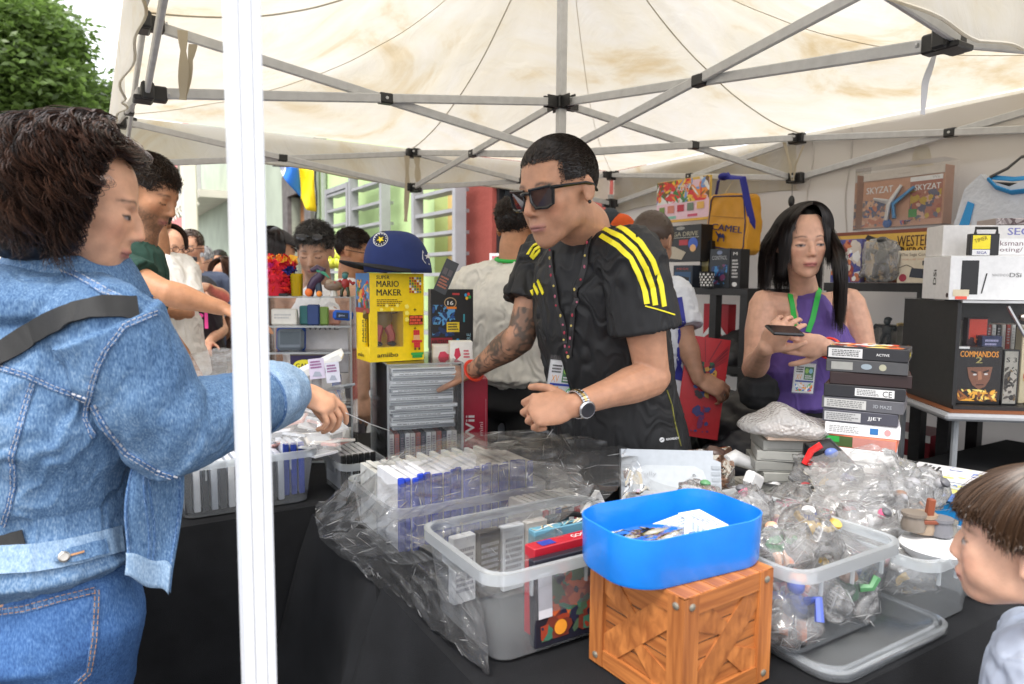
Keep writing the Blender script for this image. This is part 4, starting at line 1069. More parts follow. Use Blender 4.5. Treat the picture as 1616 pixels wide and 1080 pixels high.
def flow_hair(parent, H, c1, c2, n=2500, seed=1, az=(-180, 180), endel=None, drop=None, width=.0016, off=.006, curl=0., curlp=.03, k=16, part=(0, .02), name='hair', jit=.006, out=0., vary=.25, push=(0, 0, 0), clump=1):
 """locks that leave a parting, follow the skull and then hang; endel(az) elevation where they leave the skull, drop(az) length hanging"""
 rng = np.random.default_rng(seed); n = n // clump * clump; cl = lambda v: np.repeat(v, clump, axis=0); m_ = n // clump
 A = cl(R(1) * rng.uniform(az[0], az[1], m_)) + rng.normal(size=n) * (.02 if clump > 1 else 0)
 el1 = np.array([endel(math.degrees(a)) for a in A]) * R(1) + cl(rng.normal(size=m_)) * .07
 dp = np.array([drop(math.degrees(a)) for a in A]) * cl(rng.uniform(1 - vary, 1 + vary * .3, m_)) * rng.uniform(.92, 1.05, n)
 s0 = cl(rng.uniform(0, .75, m_)) ** .9; o = off + cl(rng.uniform(0, 1, m_)) * jit
 kk = k; P = np.zeros((n, kk, 3)); k1 = kk // 2
 px, py = part; out = out * np.where(abs(A) < 1.2, .15 if curl else 1., 1.)
 if curl: o = o * np.where(abs(A) < 1.2, .5, 1.)
 for i in range(kk):
  if i < k1:
   t = s0 + (1 - s0) * i / (k1 - 1); el = PI / 2 + (el1 - PI / 2) * t
   r = np.array([.078, .099, .089]); q = np.stack([np.cos(el) * np.sin(A) * (r[0] + o), .018 - np.cos(el) * np.cos(A) * (r[1] + o), .035 + np.sin(el) * (r[2] + o)], 1)
   q[:, 0] += px * (1 - t) ; q[:, 1] += py * (1 - t); P[:, i] = q
  else:
   t = (i - k1 + 1) / (kk - k1); b_ = P[:, k1 - 1]
   P[:, i] = b_ + np.stack([np.sin(A) * out * t * (1 - t * .4), -np.cos(A) * out * t * (1 - t * .4), -dp * t], 1) + np.array(push) * math.sin(min(1, t * 1.6) * PI / 2)
 ln = np.linspace(0, 1, kk)
 jitv = rng.normal(size=(n, 1, 3)) * .004 * (ln[None, :, None] if clump == 1 else .3 + .5 * ln[None, :, None]); P += jitv
 if curl:
  ph = cl(rng.uniform(0, 2 * PI, (m_, 1))) + rng.normal(size=(n, 1)) * .25; w = np.cumsum(np.r_[0, np.ones(kk - 1)])[None] ; tot = dp[:, None] + .08
  a = ph + w / kk * tot / curlp * 2 * PI; amp = curl * cl(rng.uniform(.5, 1.4, (m_, 1))) * np.clip(ln * 3, 0, 1)[None]
  P[:, :, 0] += np.cos(a) * amp; P[:, :, 1] += np.sin(a) * amp; P[:, :, 2] += np.sin(a * 1.0 + 1.2) * amp * .5
 M_ = np.array(H); W = (np.c_[P.reshape(-1, 3), np.ones(n * kk)] @ M_.T)[:, :3].reshape(n, kk, 3)
 return strands(name, W, width * H.to_3x3().col[0].length, hair_cols(n, c1, c2, rng), parent, hairmat('std', None))
DK = (.008, .006, .005); BR = (.045, .022, .013)
def sh_hair(c1=DK, c2=BR, **k):
 return lambda root, H: short_hair(root, H, c1, c2, **k)
# ================= the seller in black and yellow
J = dict(head=at(880, 303, 1.68), neck=at(924, 362, 1.77), chest=at(942, 490, 1.86), waist=at(966, 610, 1.90), pelvis=at(982, 735, 1.93),
   shL=at(1000, 402, 1.65), shR=at(862, 402, 2.02), elL=at(1030, 596, 1.66), wrL=at(906, 640, 1.52), elR=at(822, 532, 1.96), wrR=at(745, 587, 2.16),
   fwd=Vector((-.70, -.70, -.27)), up=Vector((-.10, -.05, 1)), tors=Vector((1.02, 1.30, 1)))
hands = {'L': dict(d=Vector((-.97, -.05, -.12)), n2=Vector((-.05, -.85, .55)), side=1, curl=(.75, .8, .85, .9), thumb=.9, s=1.02, spread=.05),
   'R': dict(d=Vector((-.95, .25, -.06)), n2=Vector((.05, -.35, .93)), side=-1, curl=(.12, .14, .16, .2), thumb=.4, s=1.0, spread=.1)}
wRp = np.array(J['wrR']); eRp = np.array(J['elR'])
def tattoo(co, col):
 d = eRp - wRp; L = np.linalg.norm(d); t = ((co - wRp) @ d) / L ** 2; dist = np.linalg.norm(co - (wRp + t[:, None] * d), axis=1)
 sh = np.array(at(852, 436, 2.05)); d2 = sh - eRp; t2 = ((co - eRp) @ d2) / (d2 @ d2); dist2 = np.linalg.norm(co - (eRp + t2[:, None] * d2), axis=1)
 m = ((t > .02) & (t < 1.1) & (dist < .08)) | ((t2 > -.2) & (t2 < .32) & (dist2 < .085))
 w = co + .02 * np.stack([vnoise(co, 25, 1), vnoise(co, 25, 2), vnoise(co, 25, 3)], 1)
 ridge = 1 - abs(fbm(w, 42, 5, 2)) * 3.2; fill = np.clip(fbm(co, 18, 9, 2) * 1.8 + .15, 0, 1)
 a = np.clip(np.clip(ridge, 0, 1) * .85 + fill * .5, 0, .85) * m * np.clip(t * 14 + .0, 0, 1) if False else np.clip(np.clip(ridge, 0, 1) * .8 + fill * .5, 0, .82) * m
 return col * (1 - a[:, None]) + np.array([.045, .05, .045]) * a[:, None]
BLKC = (.014, .014, .015)
seller = person('seller in a black T-shirt with yellow shoulder stripes and sunglasses, one tattooed arm reaching out', J, (.49, .25, .15), BLKC, .60, (.010, .010, .012), voxel=.0032, hands=hands, girth=1.04,
 stubble=.16, brows=(.02, .013, .01), lips=(.40, .17, .15), paint=tattoo, shirt_infl=.016, wr=.005, hem=-.04, sleeve_flare=1.35, eyes='down', head_s=1.08, lim=1.06, shirt_mat=mat('cloth_jersey', 'V', .62, .1, 12, .25, 500, spec=.4))
rt = seller['root']; H = seller['H']
short_hair(rt, H, (.009, .007, .006), (.05, .032, .022), length=.011, n=15000, seed=2, top=.085, line=.070, stand=.07, dirl=(.1, .9, -.12), width=.0006)
sb = bvh_of(seller['sco'], seller['sfs']); bb = None
YEL = srgb(240, 226, 40)
M_YEL = mat('yellow_print', YEL, .6, .06, 60)
for pts in ([(957, 350), (985, 362), (1010, 382), (1030, 412), (1043, 450), (1048, 484)], [(952, 361), (980, 374), (1002, 394), (1020, 424), (1030, 455), (1034, 482)], [(948, 372), (975, 388), (995, 408), (1008, 434), (1018, 462), (1021, 480)]):
 ribbon_on(sb, pts, .0125, 'yellow_stripe', M_YEL, rt, lift=.0012, step=5)
for pts in ([(862, 378), (842, 388), (833, 402)], [(862, 383), (845, 394), (838, 406)], [(853, 395), (841, 408)]): ribbon_on(sb, pts, .009, 'yellow_stripe', M_YEL, rt, step=4)
ribbon_on(sb, [(1018, 483), (1036, 488), (1064, 497)], .003, 'piping', M_YEL, rt)
ribbon_on(sb, [(1052, 616), (1060, 640), (1064, 665), (1074, 704)], .0025, 'piping', mat('olive_piping', (.25, .24, .05), .7), rt)
for a, b_ in (((842, 464), (839, 458)), ((850, 464), (843, 450)), ((858, 464), (849, 443))): ribbon_on(sb, [a, b_], .0105, 'chest_logo_bar', M_YEL, rt, step=3)
b = MB(); c0 = onto(sb, 1043, 694, .003)
if c0:
 Mx = fmat(c0, (1, .0, .12), (-.1, 0, 1)); prints(b, Mx, [('e', 0, 0, .0065, .0065, W_), ('b', 'AEROREADY', .010, -.003, .034, .006, W_), ('l', [(-.004, -.002), (.004, .002)], .0015, K_)]); b.build('hem_print', V(.5), rt)
# sunglasses
b = MB(H)
for s in (-1, 1):
 rim = [(-.026, .017), (.024, .019), (.029, .010), (.024, -.018), (.010, -.024), (-.014, -.022), (-.024, -.008)]
 P_ = [Vector((s * (.034) + x * s, -.100 + .012 * abs(x + .01) / .03 * (1 if x > 0 else .2), .002 + z)) for x, z in rim]
 b.tube(P_, .0035, 6, closed=True)
b.tube([(-.012, -.103, .012), (0, -.106, .014), (.012, -.103, .012)], .004, 6)
for s in (-1, 1): b.tube([(s * .063, -.088, .017), (s * .074, -.06, .015), (s * .082, .0, .010), (s * .083, .022, .003), (s * .080, .038, -.014)], [.006, .0055, .0045, .004, .003], 6, flat=.5)
sg = b.build('sunglasses', mat('black_gloss', (.012, .012, .013), .22), rt, True)
b = MB(H)
for s in (-1, 1):
 rim = [(-.026, .017), (.024, .019), (.029, .010), (.024, -.018), (.010, -.024), (-.014, -.022), (-.024, -.008)]
 b.prism([Vector((s * .034 + x * s, -.099 + .012 * abs(x + .01) / .03 * (1 if x > 0 else .2), .002 + z)) for x, z in rim][::s], (0, .0015, 0))
b.build('lens', mat('smoked_lens', (.035, .022, .022), .06, spec=.8), sg)
b = MB(H); b.ell((.086, -.002, -.031), .0042); b.ell((-.086, -.002, -.031), .0042); b.build('ear_stud', MATS['black_gloss'], rt, True)
# lanyard with badge
M_LAN = mat('lanyard_black', (.02, .018, .018), .6)
lan1 = [(938, 344), (934, 372), (925, 410), (913, 450), (907, 490), (903, 530), (900, 562)]; lan2 = [(872, 395), (873, 430), (880, 470), (888, 510), (894, 540), (899, 562)]
t = thing('lanyard', 'black patterned lanyard with clear badge holder hanging on the seller in black', 'lanyard', at(900, 600, 1.7))
for ln_ in (lan1, lan2): ribbon_on(sb, ln_, .013, 'ribbon', M_LAN, t, lift=.006)
for ln_ in (lan1, lan2):
 b = MB();
 for i in range(14):
  q = i / 13 * (len(ln_) - 1); k_ = min(int(q), len(ln_) - 2); x = ln_[k_][0] + (ln_[k_ + 1][0] - ln_[k_][0]) * (q - k_); y = ln_[k_][1] + (ln_[k_ + 1][1] - ln_[k_][1]) * (q - k_)
  h = onto(sb, x, y, .0095)
  if h: b.ell(h, (.0028, .0008, .0045 if i % 2 else .003), seg=7, rings=5, col=[srgb(160, 40, 60), srgb(190, 170, 90), srgb(170, 90, 110)][i % 3])
 b.build('ribbon_print', V(.5), t)
bp = (onto(sb, 893, 598, .012) or at(893, 598, 1.7)); Mx = fmat(bp, (1, .25, -.12), (.1, -.05, 1))
def badge(Mx, t, s=1.):
 b = MB(Mx); b.box((0, 0, -.001), (.078 * s, .105 * s, .0012), col=(.7, .7, .7), bev=.0); b.build('badge_card', V(.4), t)
 b = MB(Mx); prints(b, Matrix.Translation((-.036 * s, -.05 * s, 0)) @ Matrix.Scale(s, 4), [('r', 0, 0, .072, .1, W_), ('r', .034, .045, .068, .09, srgb(40, 120, 50)), ('t', 'XV', .006, .045, .020, .018, srgb(240, 160, 30)), ('txt', .004, .068, .030, .092, 3, K_),
  ('e', .043, .076, .007, .009, srgb(160, 210, 80)), ('e', .057, .076, .007, .009, srgb(150, 200, 220)), ('txt', .037, .048, .066, .062, 2, W_), ('r', .003, .036, .069, .042, srgb(40, 60, 150)),
  ('art', .004, .004, .068, .034, [srgb(220, 80, 60), srgb(240, 160, 60), W_, srgb(60, 120, 190), srgb(90, 180, 100)], 4, 26)]); b.build('badge_print', V(.4), t)
 b = MB(Mx); b.box((0, .004 * s, .002), (.084 * s, .122 * s, .0006)); b.build('badge_holder', clearmat('clear_film', haze=.05, rough=.12), t)
 b = MB(Mx); b.tube([(0, .055 * s, .002), (0, .085 * s, .004)], .004 * s, 6); b.build('metal_clip', mat('steel', (.5, .5, .52), .25, metal=1), t)
badge(Mx, t)
# watch, wristband
M_STEEL = MATS['steel']; M_GOLD = mat('gold_metal', (.75, .55, .25), .25, metal=1)
wl_ = J['wrL']; dl = (J['wrL'] - J['elL']).normalized(); wc = wl_ - dl * .012
t = thing('wristwatch', 'steel and gold wristwatch on the left wrist of the seller in black', 'watch', wc)
x = dl; yv = Vector((-.05, -.9, .42)); yv = (yv - x * yv.dot(x)).normalized(); z_ = x.cross(yv); b = MB(); g_ = MB()
for i in range(26):
 a = 2 * PI * i / 26; r_ = .0315; c = wc + (yv * math.cos(a) * r_ * 1.0 + z_ * math.sin(a) * r_); d_ = (yv * math.cos(a) + z_ * math.sin(a)); tt = (z_ * math.cos(a) - yv * math.sin(a)); m3 = Matrix((x, tt, d_)).transposed()
 b.box(c, (.019, .0068, .003), m3, bev=.0008); g_.box(c + d_ * .0004, (.007, .0069, .003), m3)
b.build('bracelet', M_STEEL, t); g_.build('gold_link', M_GOLD, t)
b = MB(); dc = wc + (yv * .8 - z_ * .6 * -1).normalized() * .034 if False else wc + (yv * .75 + Vector((0, 0, -.55))).normalized() * .034; ax_ = (dc - wc).normalized()
b.lathe([(.018, -.004), (.021, .0), (.021, .005), (.0185, .008), (.017, .0075)], dc, 24, axis=ax_); b.build('watch_case', M_STEEL, t, True)
b = MB(); b.lathe([(.0165, .0076), (.0165, .0082), (0.0001, .0084)], dc, 24, axis=ax_); b.build('watch_dial', mat('dial', (.02, .022, .03), .15), t)
b = MB(); wr_ = J['wrR'] + (J['elR'] - J['wrR']).normalized() * .012; dr_ = (J['elR'] - J['wrR']).normalized(); u1 = dr_.orthogonal().normalized(); u2 = dr_.cross(u1)
b.tube([wr_ + (u1 * math.cos(a) + u2 * math.sin(a)) * .0325 for a in np.linspace(0, 2 * PI, 24, endpoint=False)], .005, 6, closed=True, flat=.5, up=dr_); b.build('wristband', mat('red_rubber', (.75, .05, .02), .4), None, True, label='red paper wristband on the tattooed wrist of the seller', cat='wristband')
# ================= woman in purple with phone
J = dict(head=at(1266, 384, 2.22), neck=at(1270, 462, 2.30), chest=at(1276, 535, 2.30), waist=at(1280, 600, 2.32), pelvis=at(1284, 672, 2.33),
   shL=at(1340, 478, 2.29), shR=at(1206, 480, 2.29), elR=at(1190, 582, 2.24), wrR=at(1208, 550, 2.02), elL=at(1368, 568, 2.26), wrL=at(1306, 549, 2.00),
   fwd=Vector((-.06, -1, -.12)), up=Vector((-.04, 0, 1)))
hands = {'R': dict(d=Vector((.25, -.35, .55)), n2=Vector((-.6, -.75, .1)), side=1, curl=(.5, .55, .6, .65), thumb=.5, spread=.08),
   'L': dict(d=Vector((-.95, -.1, .12)), n2=Vector((.1, -.9, -.25)), side=-1, curl=(.22, .25, .3, .35), thumb=.4, spread=.06)}
PUR = srgb(94, 72, 142)
pw = person('woman in a purple sleeveless top looking down at her phone behind the stacked boxes', J, (.60, .34, .235), PUR, .3, (.008, .008, .009), fem=True, voxel=.0034, hands=hands, tank=True, shirt_infl=.010, wr=.0022, hem=-.10, girth=1.08,
 brows=(.03, .02, .015), lips=(.42, .13, .12), eyes='half', lim=.90, head_s=.94, shirt_mat=V(.8, 'cloth_rib', bs=.2, bscale=500))
rt = pw['root']; H = pw['H']
e_ = lambda a: 2 if abs(a) > 62 else 34
HD1, HD2 = (.007, .005, .005), (.030, .019, .015)
flow_hair(rt, H, HD1, HD2, 2400, 3, (100, 200), lambda a: 2, lambda a: .22, .0011, .004, jit=.012, part=(.02, -.035), name='long_hair', k=22, out=.02, push=(0, .04, 0), vary=.5)
flow_hair(rt, H, HD1, HD2, 2000, 7, (60, 104), lambda a: 2, lambda a: .29, .0011, .004, jit=.012, part=(.02, -.035), name='long_hair', k=26, out=.012, push=(.004, -.105, 0), vary=.4)
flow_hair(rt, H, HD1, HD2, 2800, 4, (-200, -62), lambda a: 2, lambda a: .19, .0011, .004, jit=.012, part=(.02, -.035), name='long_hair', k=22, out=.012, push=(-.015, .045, 0), vary=.5)
flow_hair(rt, H, HD1, HD2, 1500, 5, (36, 66), lambda a: 24 - (a - 36) * .8, lambda a: .02 if a < 42 else .10, .0010, .004, jit=.007, part=(.02, -.045), name='front_hair', k=22, out=.006, vary=.6)
flow_hair(rt, H, HD1, HD2, 1500, 6, (-66, -38), lambda a: 24 - (-a - 38) * .8, lambda a: .02 if a > -44 else .12, .0010, .004, jit=.007, part=(.02, -.045), name='front_hair', k=22, out=.006, vary=.6)
b = MB(H); b.ell((0, .022, .035), (.079, .099, .088), seg=24, rings=16);
co_, fs_ = np.array(b.v), b.f; hinv = H.inverted(); keep = [f for f in fs_ if all(((hinv @ Vector(co_[i])).y > -.030 or (hinv @ Vector(co_[i])).z > .085) for i in f)]
build_np('scalp', co_, keep, [(.006, .005, .005)] * len(keep), hairmat('std', None), rt, True)
pb = bvh_of(pw['sco'], pw['sfs']); M_GRN = mat('green_ribbon', srgb(40, 175, 70), .55, .06)
t = thing('lanyard', 'green lanyard with badge holder hanging on the woman in purple', 'lanyard', at(1270, 600, 2.2))
for ln_ in ([(1242, 432), (1247, 470), (1256, 510), (1266, 540)], [(1297, 432), (1290, 470), (1282, 505), (1270, 540)]):
 fa_ = np.asarray(pw['bfs']); bvx = bvh_of(np.vstack([pw['sco'], pw['bco']]), np.vstack([np.asarray(pw['sfs']), fa_ + len(pw['sco'])])); ribbon_on(bvx, ln_, .016, 'ribbon', M_GRN, t, lift=.004)
bp = (onto(pb, 1270, 575, .012) or at(1270, 590, 2.2)); bp = at(1269, 597, bp.y - .02); badge(fmat(bp, (1, .1, -.07), (.07, 0, 1)), t, .9)
ph = fmat(at(1238, 522, 1.90), (1, .1, -.05), (.02, .93, .30)); b = MB(ph); b.box((0, 0, 0), (.092, .062, .009), bev=.004); b.build('phone', mat('phone_black', (.012, .012, .014), .2), label='black phone held in both hands by the woman in purple', cat='phone')
for k_, (off, c) in enumerate(((.012, srgb(230, 60, 50)), (.020, srgb(240, 110, 60)), (.030, K_))):
 d_ = (J['elL'] - J['wrL']).normalized(); c0 = J['wrL'] + d_ * off; u1 = d_.orthogonal().normalized(); u2 = d_.cross(u1)
 b = MB(); b.tube([c0 + (u1 * math.cos(a) + u2 * math.sin(a)) * .030 for a in np.linspace(0, 2 * PI, 20, endpoint=False)], .0035, 6, c, closed=True)
 b.build('bracelet', V(.5), label=['bright red bracelet nearest the hand of the woman in purple', 'orange bracelet in the middle on the wrist of the woman in purple', 'black hair tie furthest up the wrist of the woman in purple'][k_], cat='bracelet')
# belt bag
b = MB(); q = at(1197, 618, 2.22); b.ell(q, (.07, .045, .06), Matrix.Rotation(.2, 3, 'Y')); b.box(q + Vector((0, -.03, .01)), (.1, .03, .07), bev=.012); co_, fs_ = remesh(b, .005, 3)
co_ += vnormals(co_, fs_) * (fbm(co_, 30, 4) * .004)[:, None]; build_np('belt_bag', co_, fs_, [K_] * len(fs_), V(.6, 'cloth_plain'), smooth='all', label='black belt bag at the right hip of the woman in purple', cat='bag')
# ================= woman in the denim jacket
fW = Vector((.42, .90, 0)).normalized(); lW = Vector((-fW.y, fW.x, 0))
shR = at(172, 520, 1.08); shL = shR + lW * .46 + Vector((0, 0, .0))
nkW = at(72, 452, 1.2); nkW = (shR + shL) / 2 + Vector((.07, .03, .09))
J = dict(head=at(126, 320, 1.17), neck=nkW, chest=(shR + shL) / 2 + Vector((.0, .0, -.12)), waist=at(38, 762, 1.2), pelvis=at(58, 940, 1.2), shL=shL, shR=shR,
   elR=at(268, 682, 1.13), wrR=at(462, 612, 1.47), elL=shL + Vector((-.03, .05, -.30)), wrL=shL + Vector((.1, .25, -.42)), fwd=Vector((.88, .38, -.30)), up=Vector((.10, .02, 1)), tors=Vector((1.0, 1.1, 1)))
def jk(sb):
 J_ = J; sh, el, wr = J_['shR'], J_['elR'], J_['wrR']; cf = el.lerp(wr, .80)
 sb.tube([sh + (sh - el) * .05, sh.lerp(el, .4), sh.lerp(el, .8), el, el.lerp(cf, .25), el.lerp(cf, .6), cf], [.084, .082, .079, .078, .076, .068, .058], 24)
 sh, el = J_['shL'], J_['elL']; sb.tube([sh, sh.lerp(el, .5), el], [.09, .09, .085], 20)
 sb.ell((shR + shL) / 2 + Vector((0, -.0, .035)), (.21, .13, .07), Matrix.Rotation(math.atan2(lW.y, lW.x), 3, 'Z'))
def jfold(cs, n):
 sh, el, wr = (np.array(J[k]) for k in ('shR', 'elR', 'wrR'))
 rg = lambda c, r: np.exp(-(np.linalg.norm(cs - c, axis=1) / r) ** 2)
 d = el - sh; d /= np.linalg.norm(d); s1 = (cs - sh) @ d
 w = cs + .03 * np.stack([vnoise(cs, 8, 1), vnoise(cs, 8, 2), vnoise(cs, 8, 3)], 1)
 v = np.array([.55, .35, -.75]); f = np.sin((w @ v) * 95) * .5 + np.sin((w @ np.array([.8, .2, .5])) * 70 + 1) * .5
 cs = cs + n * (f * (.0045 * rg(el, .13) + .004 * rg(el + (sh - el) * .9 + np.array([-.05, 0, -.10]), .12)) + .0040 * np.sin((w @ np.array([.2, .1, 1])) * 60) * rg(sh + np.array([-.1, -.05, -.25]), .2))[:, None]
 return cs
def denim(name, c1, c2, c3, sc=1.):
 m, n, l, b = newmat(name); tc = n.new('ShaderNodeTexCoord')
 def nz(s, d, vec=(1, 1, 1), dist=0):
  mp = n.new('ShaderNodeMapping'); mp.inputs['Scale'].default_value = vec; l.new(tc.outputs['Object'], mp.inputs[0]); q = n.new('ShaderNodeTexNoise'); q.inputs['Scale'].default_value = s; q.inputs['Detail'].default_value = d; q.inputs['Distortion'].default_value = dist; l.new(mp.outputs[0], q.inputs['Vector']); return q
 a = nz(4.5, 7, (1, 1, .6), .3); f = nz(420, 2, (1, 1, .35)); g_ = nz(110, 6)
 mr = n.new('ShaderNodeMath'); mr.operation = 'MULTIPLY_ADD'; l.new(f.outputs['Fac'], mr.inputs[0]); mr.inputs[1].default_value = 1.05; l.new(a.outputs['Fac'], mr.inputs[2])
 m2 = n.new('ShaderNodeMath'); m2.operation = 'MULTIPLY_ADD'; l.new(g_.outputs['Fac'], m2.inputs[0]); m2.inputs[1].default_value = .4; l.new(mr.outputs[0], m2.inputs[2])
 cr = n.new('ShaderNodeValToRGB'); e = cr.color_ramp.elements; e[0].position = .38; e[0].color = (*c1, 1); e[1].position = .66; e[1].color = (*c3, 1); x_ = e.new(.52); x_.color = (*c2, 1)
 dv = n.new('ShaderNodeMath'); dv.operation = 'DIVIDE'; dv.inputs[1].default_value = 2.45; l.new(m2.outputs[0], dv.inputs[0]); l.new(dv.outputs[0], cr.inputs[0]); l.new(cr.outputs[0], b.inputs['Base Color'])
 b.inputs['Roughness'].default_value = .85; b.inputs['Specular IOR Level'].default_value = .2
 bp = n.new('ShaderNodeBump'); bp.inputs['Strength'].default_value = .45; bp.inputs['Distance'].default_value = .0012; l.new(f.outputs['Fac'], bp.inputs['Height'])
 b2 = n.new('ShaderNodeBump'); b2.inputs['Strength'].default_value = .5; b2.inputs['Distance'].default_value = .006; w2 = nz(17, 5, (1, 1, .6), .8); l.new(w2.outputs['Fac'], b2.inputs['Height']); l.new(bp.outputs[0], b2.inputs['Normal']); l.new(b2.outputs[0], b.inputs['Normal']); return m
M_DEN = denim('denim_light', (.045, .10, .21), (.12, .215, .36), (.29, .40, .54)); M_DEN2 = denim('denim_mid', (.03, .075, .21), (.060, .145, .34), (.13, .25, .48)); M_DEN3 = denim('denim_pale', (.14, .23, .36), (.26, .37, .51), (.42, .53, .65))
hands = {'R': dict(d=Vector((.80, .12, -.42)), n2=Vector((.45, -.35, .85)), side=-1, curl=(.35, .55, .62, .66), thumb=.4, s=.98, spread=.06, thumb_dir=Vector((.45, -.1, -.9))), 'L': False}
J['knR'] = at(110, 1200, 1.25); J['knL'] = at(10, 1220, 1.35)
for s in 'RL': J['an' + s] = Vector((J['kn' + s].x, J['kn' + s].y, .09))
dw = person('curly dark haired woman in a light denim jacket and jeans reaching across the table', J, (.64, .345, .215), (.3, .3, .3), .3, (.3, .3, .3), fem=True, voxel=.0036, hands=hands, shirt_infl=.028, wr=.0035, hem=-.085, girth=1.12,
 extra=jk, sfold=jfold, shirt_mat=M_DEN, shirt_name='denim_jacket', head_s=.97, eyes='half', brows=(.04, .025, .018), lips=(.38, .12, .11), lim=.88)
dw['trousers'].data.materials[0] = M_DEN2
rt = dw['root']; H = dw['H']
CU1, CU2 = (.009, .006, .005), (.050, .024, .015)
def wend(a): return 10 if abs(a) > 68 else 58
flow_hair(rt, H, CU1, CU2, 3600, 21, (-180, 180), lambda a: wend(a) + 12, lambda a: .13 if abs(a) > 70 else .0, .0009, .006, curl=.012, curlp=.060, k=30, part=(0, -.02), name='curly_hair', jit=.016, out=.034, vary=.6, clump=12)
flow_hair(rt, H, CU1, (.075, .034, .020), 2800, 22, (-180, 180), lambda a: wend(a) - 6, lambda a: .12 if abs(a) > 72 else .0, .0008, .006, curl=.019, curlp=.050, k=34, part=(0, -.01), name='curly_hair', jit=.022, out=.050, vary=.8, clump=9)
flow_hair(rt, H, CU1, CU2, 900, 23, (62, 110), lambda a: 20, lambda a: .17, .0012, .010, curl=.009, curlp=.045, k=36, part=(0, -.03), name='curly_hair', jit=.02, out=.010, clump=9)
flow_hair(rt, H, CU1, (.06, .028, .018), 1100, 24, (-120, -64), lambda a: 20, lambda a: .17, .0012, .012, curl=.010, curlp=.045, k=36, part=(0, -.03), name='curly_hair', jit=.025, out=.012, clump=9)
b = MB(H); b.ell((0, .030, .030), (.088, .104, .094), seg=26, rings=18); b.ell((0, .05, -.03), (.088, .080, .095), seg=22, rings=14)
co_, fs_ = remesh(b, .006, 4); hin = np.array(H.inverted()); Lc = (np.c_[co_, np.ones(len(co_))] @ hin.T)[:, :3]
co_ += vnormals(co_, fs_) * (fbm(co_, 35, 4, 3) * .012)[:, None]
ok_ = (Lc[:, 1] > -.018) | (Lc[:, 2] > .100); fa = np.asarray(fs_); fa = fa[ok_[fa].all(1)]
build_np('hair_mass', co_, fa, [CU1] * len(fa), hairmat('std', None), rt, 'all')
jb = bvh_of(dw['sco'], dw['sfs']); M_SEAMD = denim('denim_seam', (.02, .06, .16), (.10, .19, .36), (.42, .52, .66)); M_STI = mat('stitch_grey', (.42, .42, .44), .8); M_STO = mat('stitch_orange', (.50, .26, .12), .8)
def seam(bv, pts, w=.009, st=True, par=rt, stm=None):
 ribbon_on(bv, pts, w, 'seam', M_SEAMD, par, lift=.0016, step=5)
 if st:
  for o in (-.32, .32):
   q = []
   for i, (x_, y_) in enumerate(pts):
    a = pts[max(i - 1, 0)]; c = pts[min(i + 1, len(pts) - 1)]; L_ = math.hypot(c[0] - a[0], c[1] - a[1]) or 1; k_ = w * 950 * o; q.append((x_ - (c[1] - a[1]) / L_ * k_, y_ + (c[0] - a[0]) / L_ * k_))
   ribbon_on(bv, q, .0010, 'stitching', stm or M_STI, par, lift=.0026, step=3, dash=(2, 1))
seam(jb, [(0, 580), (40, 592), (85, 612), (140, 632)]); seam(jb, [(140, 632), (150, 590), (165, 555), (195, 515), (250, 492)]); seam(jb, [(0, 395), (60, 410), (120, 435), (170, 462), (215, 487)], .012)
seam(jb, [(50, 605), (40, 640), (30, 680), (18, 720), (22, 770), (5, 830)]); seam(jb, [(140, 632), (135, 660), (148, 690)], .009); seam(jb, [(148, 640), (170, 680), (200, 715), (250, 745), (300, 762), (345, 768)], .009)
# collar
b = MB(); ncol = [nkW + Vector((math.cos(a) * .105 * 1, math.sin(a) * .10, .0)) for a in np.linspace(PI * .75, PI * 2.3, 24)]
def colf(s_, t_):
 i = s_ * 23; k_ = min(int(i), 22); p_ = ncol[k_].lerp(ncol[k_ + 1], i - k_); o = (p_ - nkW); o.z = 0; o.normalize(); return p_ + o * (.035 * t_ ** 1.3 - .012) + Vector((0, 0, .025 - .075 * t_ + .012 * math.sin(t_ * PI)))
b.grid(colf, 40, 8); b.build('collar', M_DEN, rt, True, solid=.006)
b = MB(); b.tube([colf(i / 60, .97) + Vector((0, 0, .004)) for i in range(61)], .0032, 6); b.build('seam', M_SEAMD, rt, True)
# waistband with tab and button
wb = [(0, 893), (60, 890), (120, 880), (185, 866)]
ribbon_on(jb, [(-30, 886), (0, 884), (60, 880), (120, 870), (190, 850)], .042, 'waistband', M_DEN3, rt, lift=.004, thick=.004)
ribbon_on(jb, [(85, 884), (98, 880), (130, 873), (165, 862)], .024, 'waist_tab', M_DEN, rt, lift=.009, thick=.004, widths=(.2, 1, 1, 1))
h = onto(jb, 101, 880, .016)
if h: b = MB(); b.lathe([(.0085, 0), (.0085, .003), (.006, .0045), (.002, .004)], h, 20, axis=(Vector((0, 0, CZ)) - h).normalized()); b.build('jacket_button', mat('old_brass', (.45, .42, .38), .35, metal=1), rt, True); ribbon_on(jb, [(110, 878), (126, 873)], .003, 'stitching', M_STO, rt, lift=.0145)
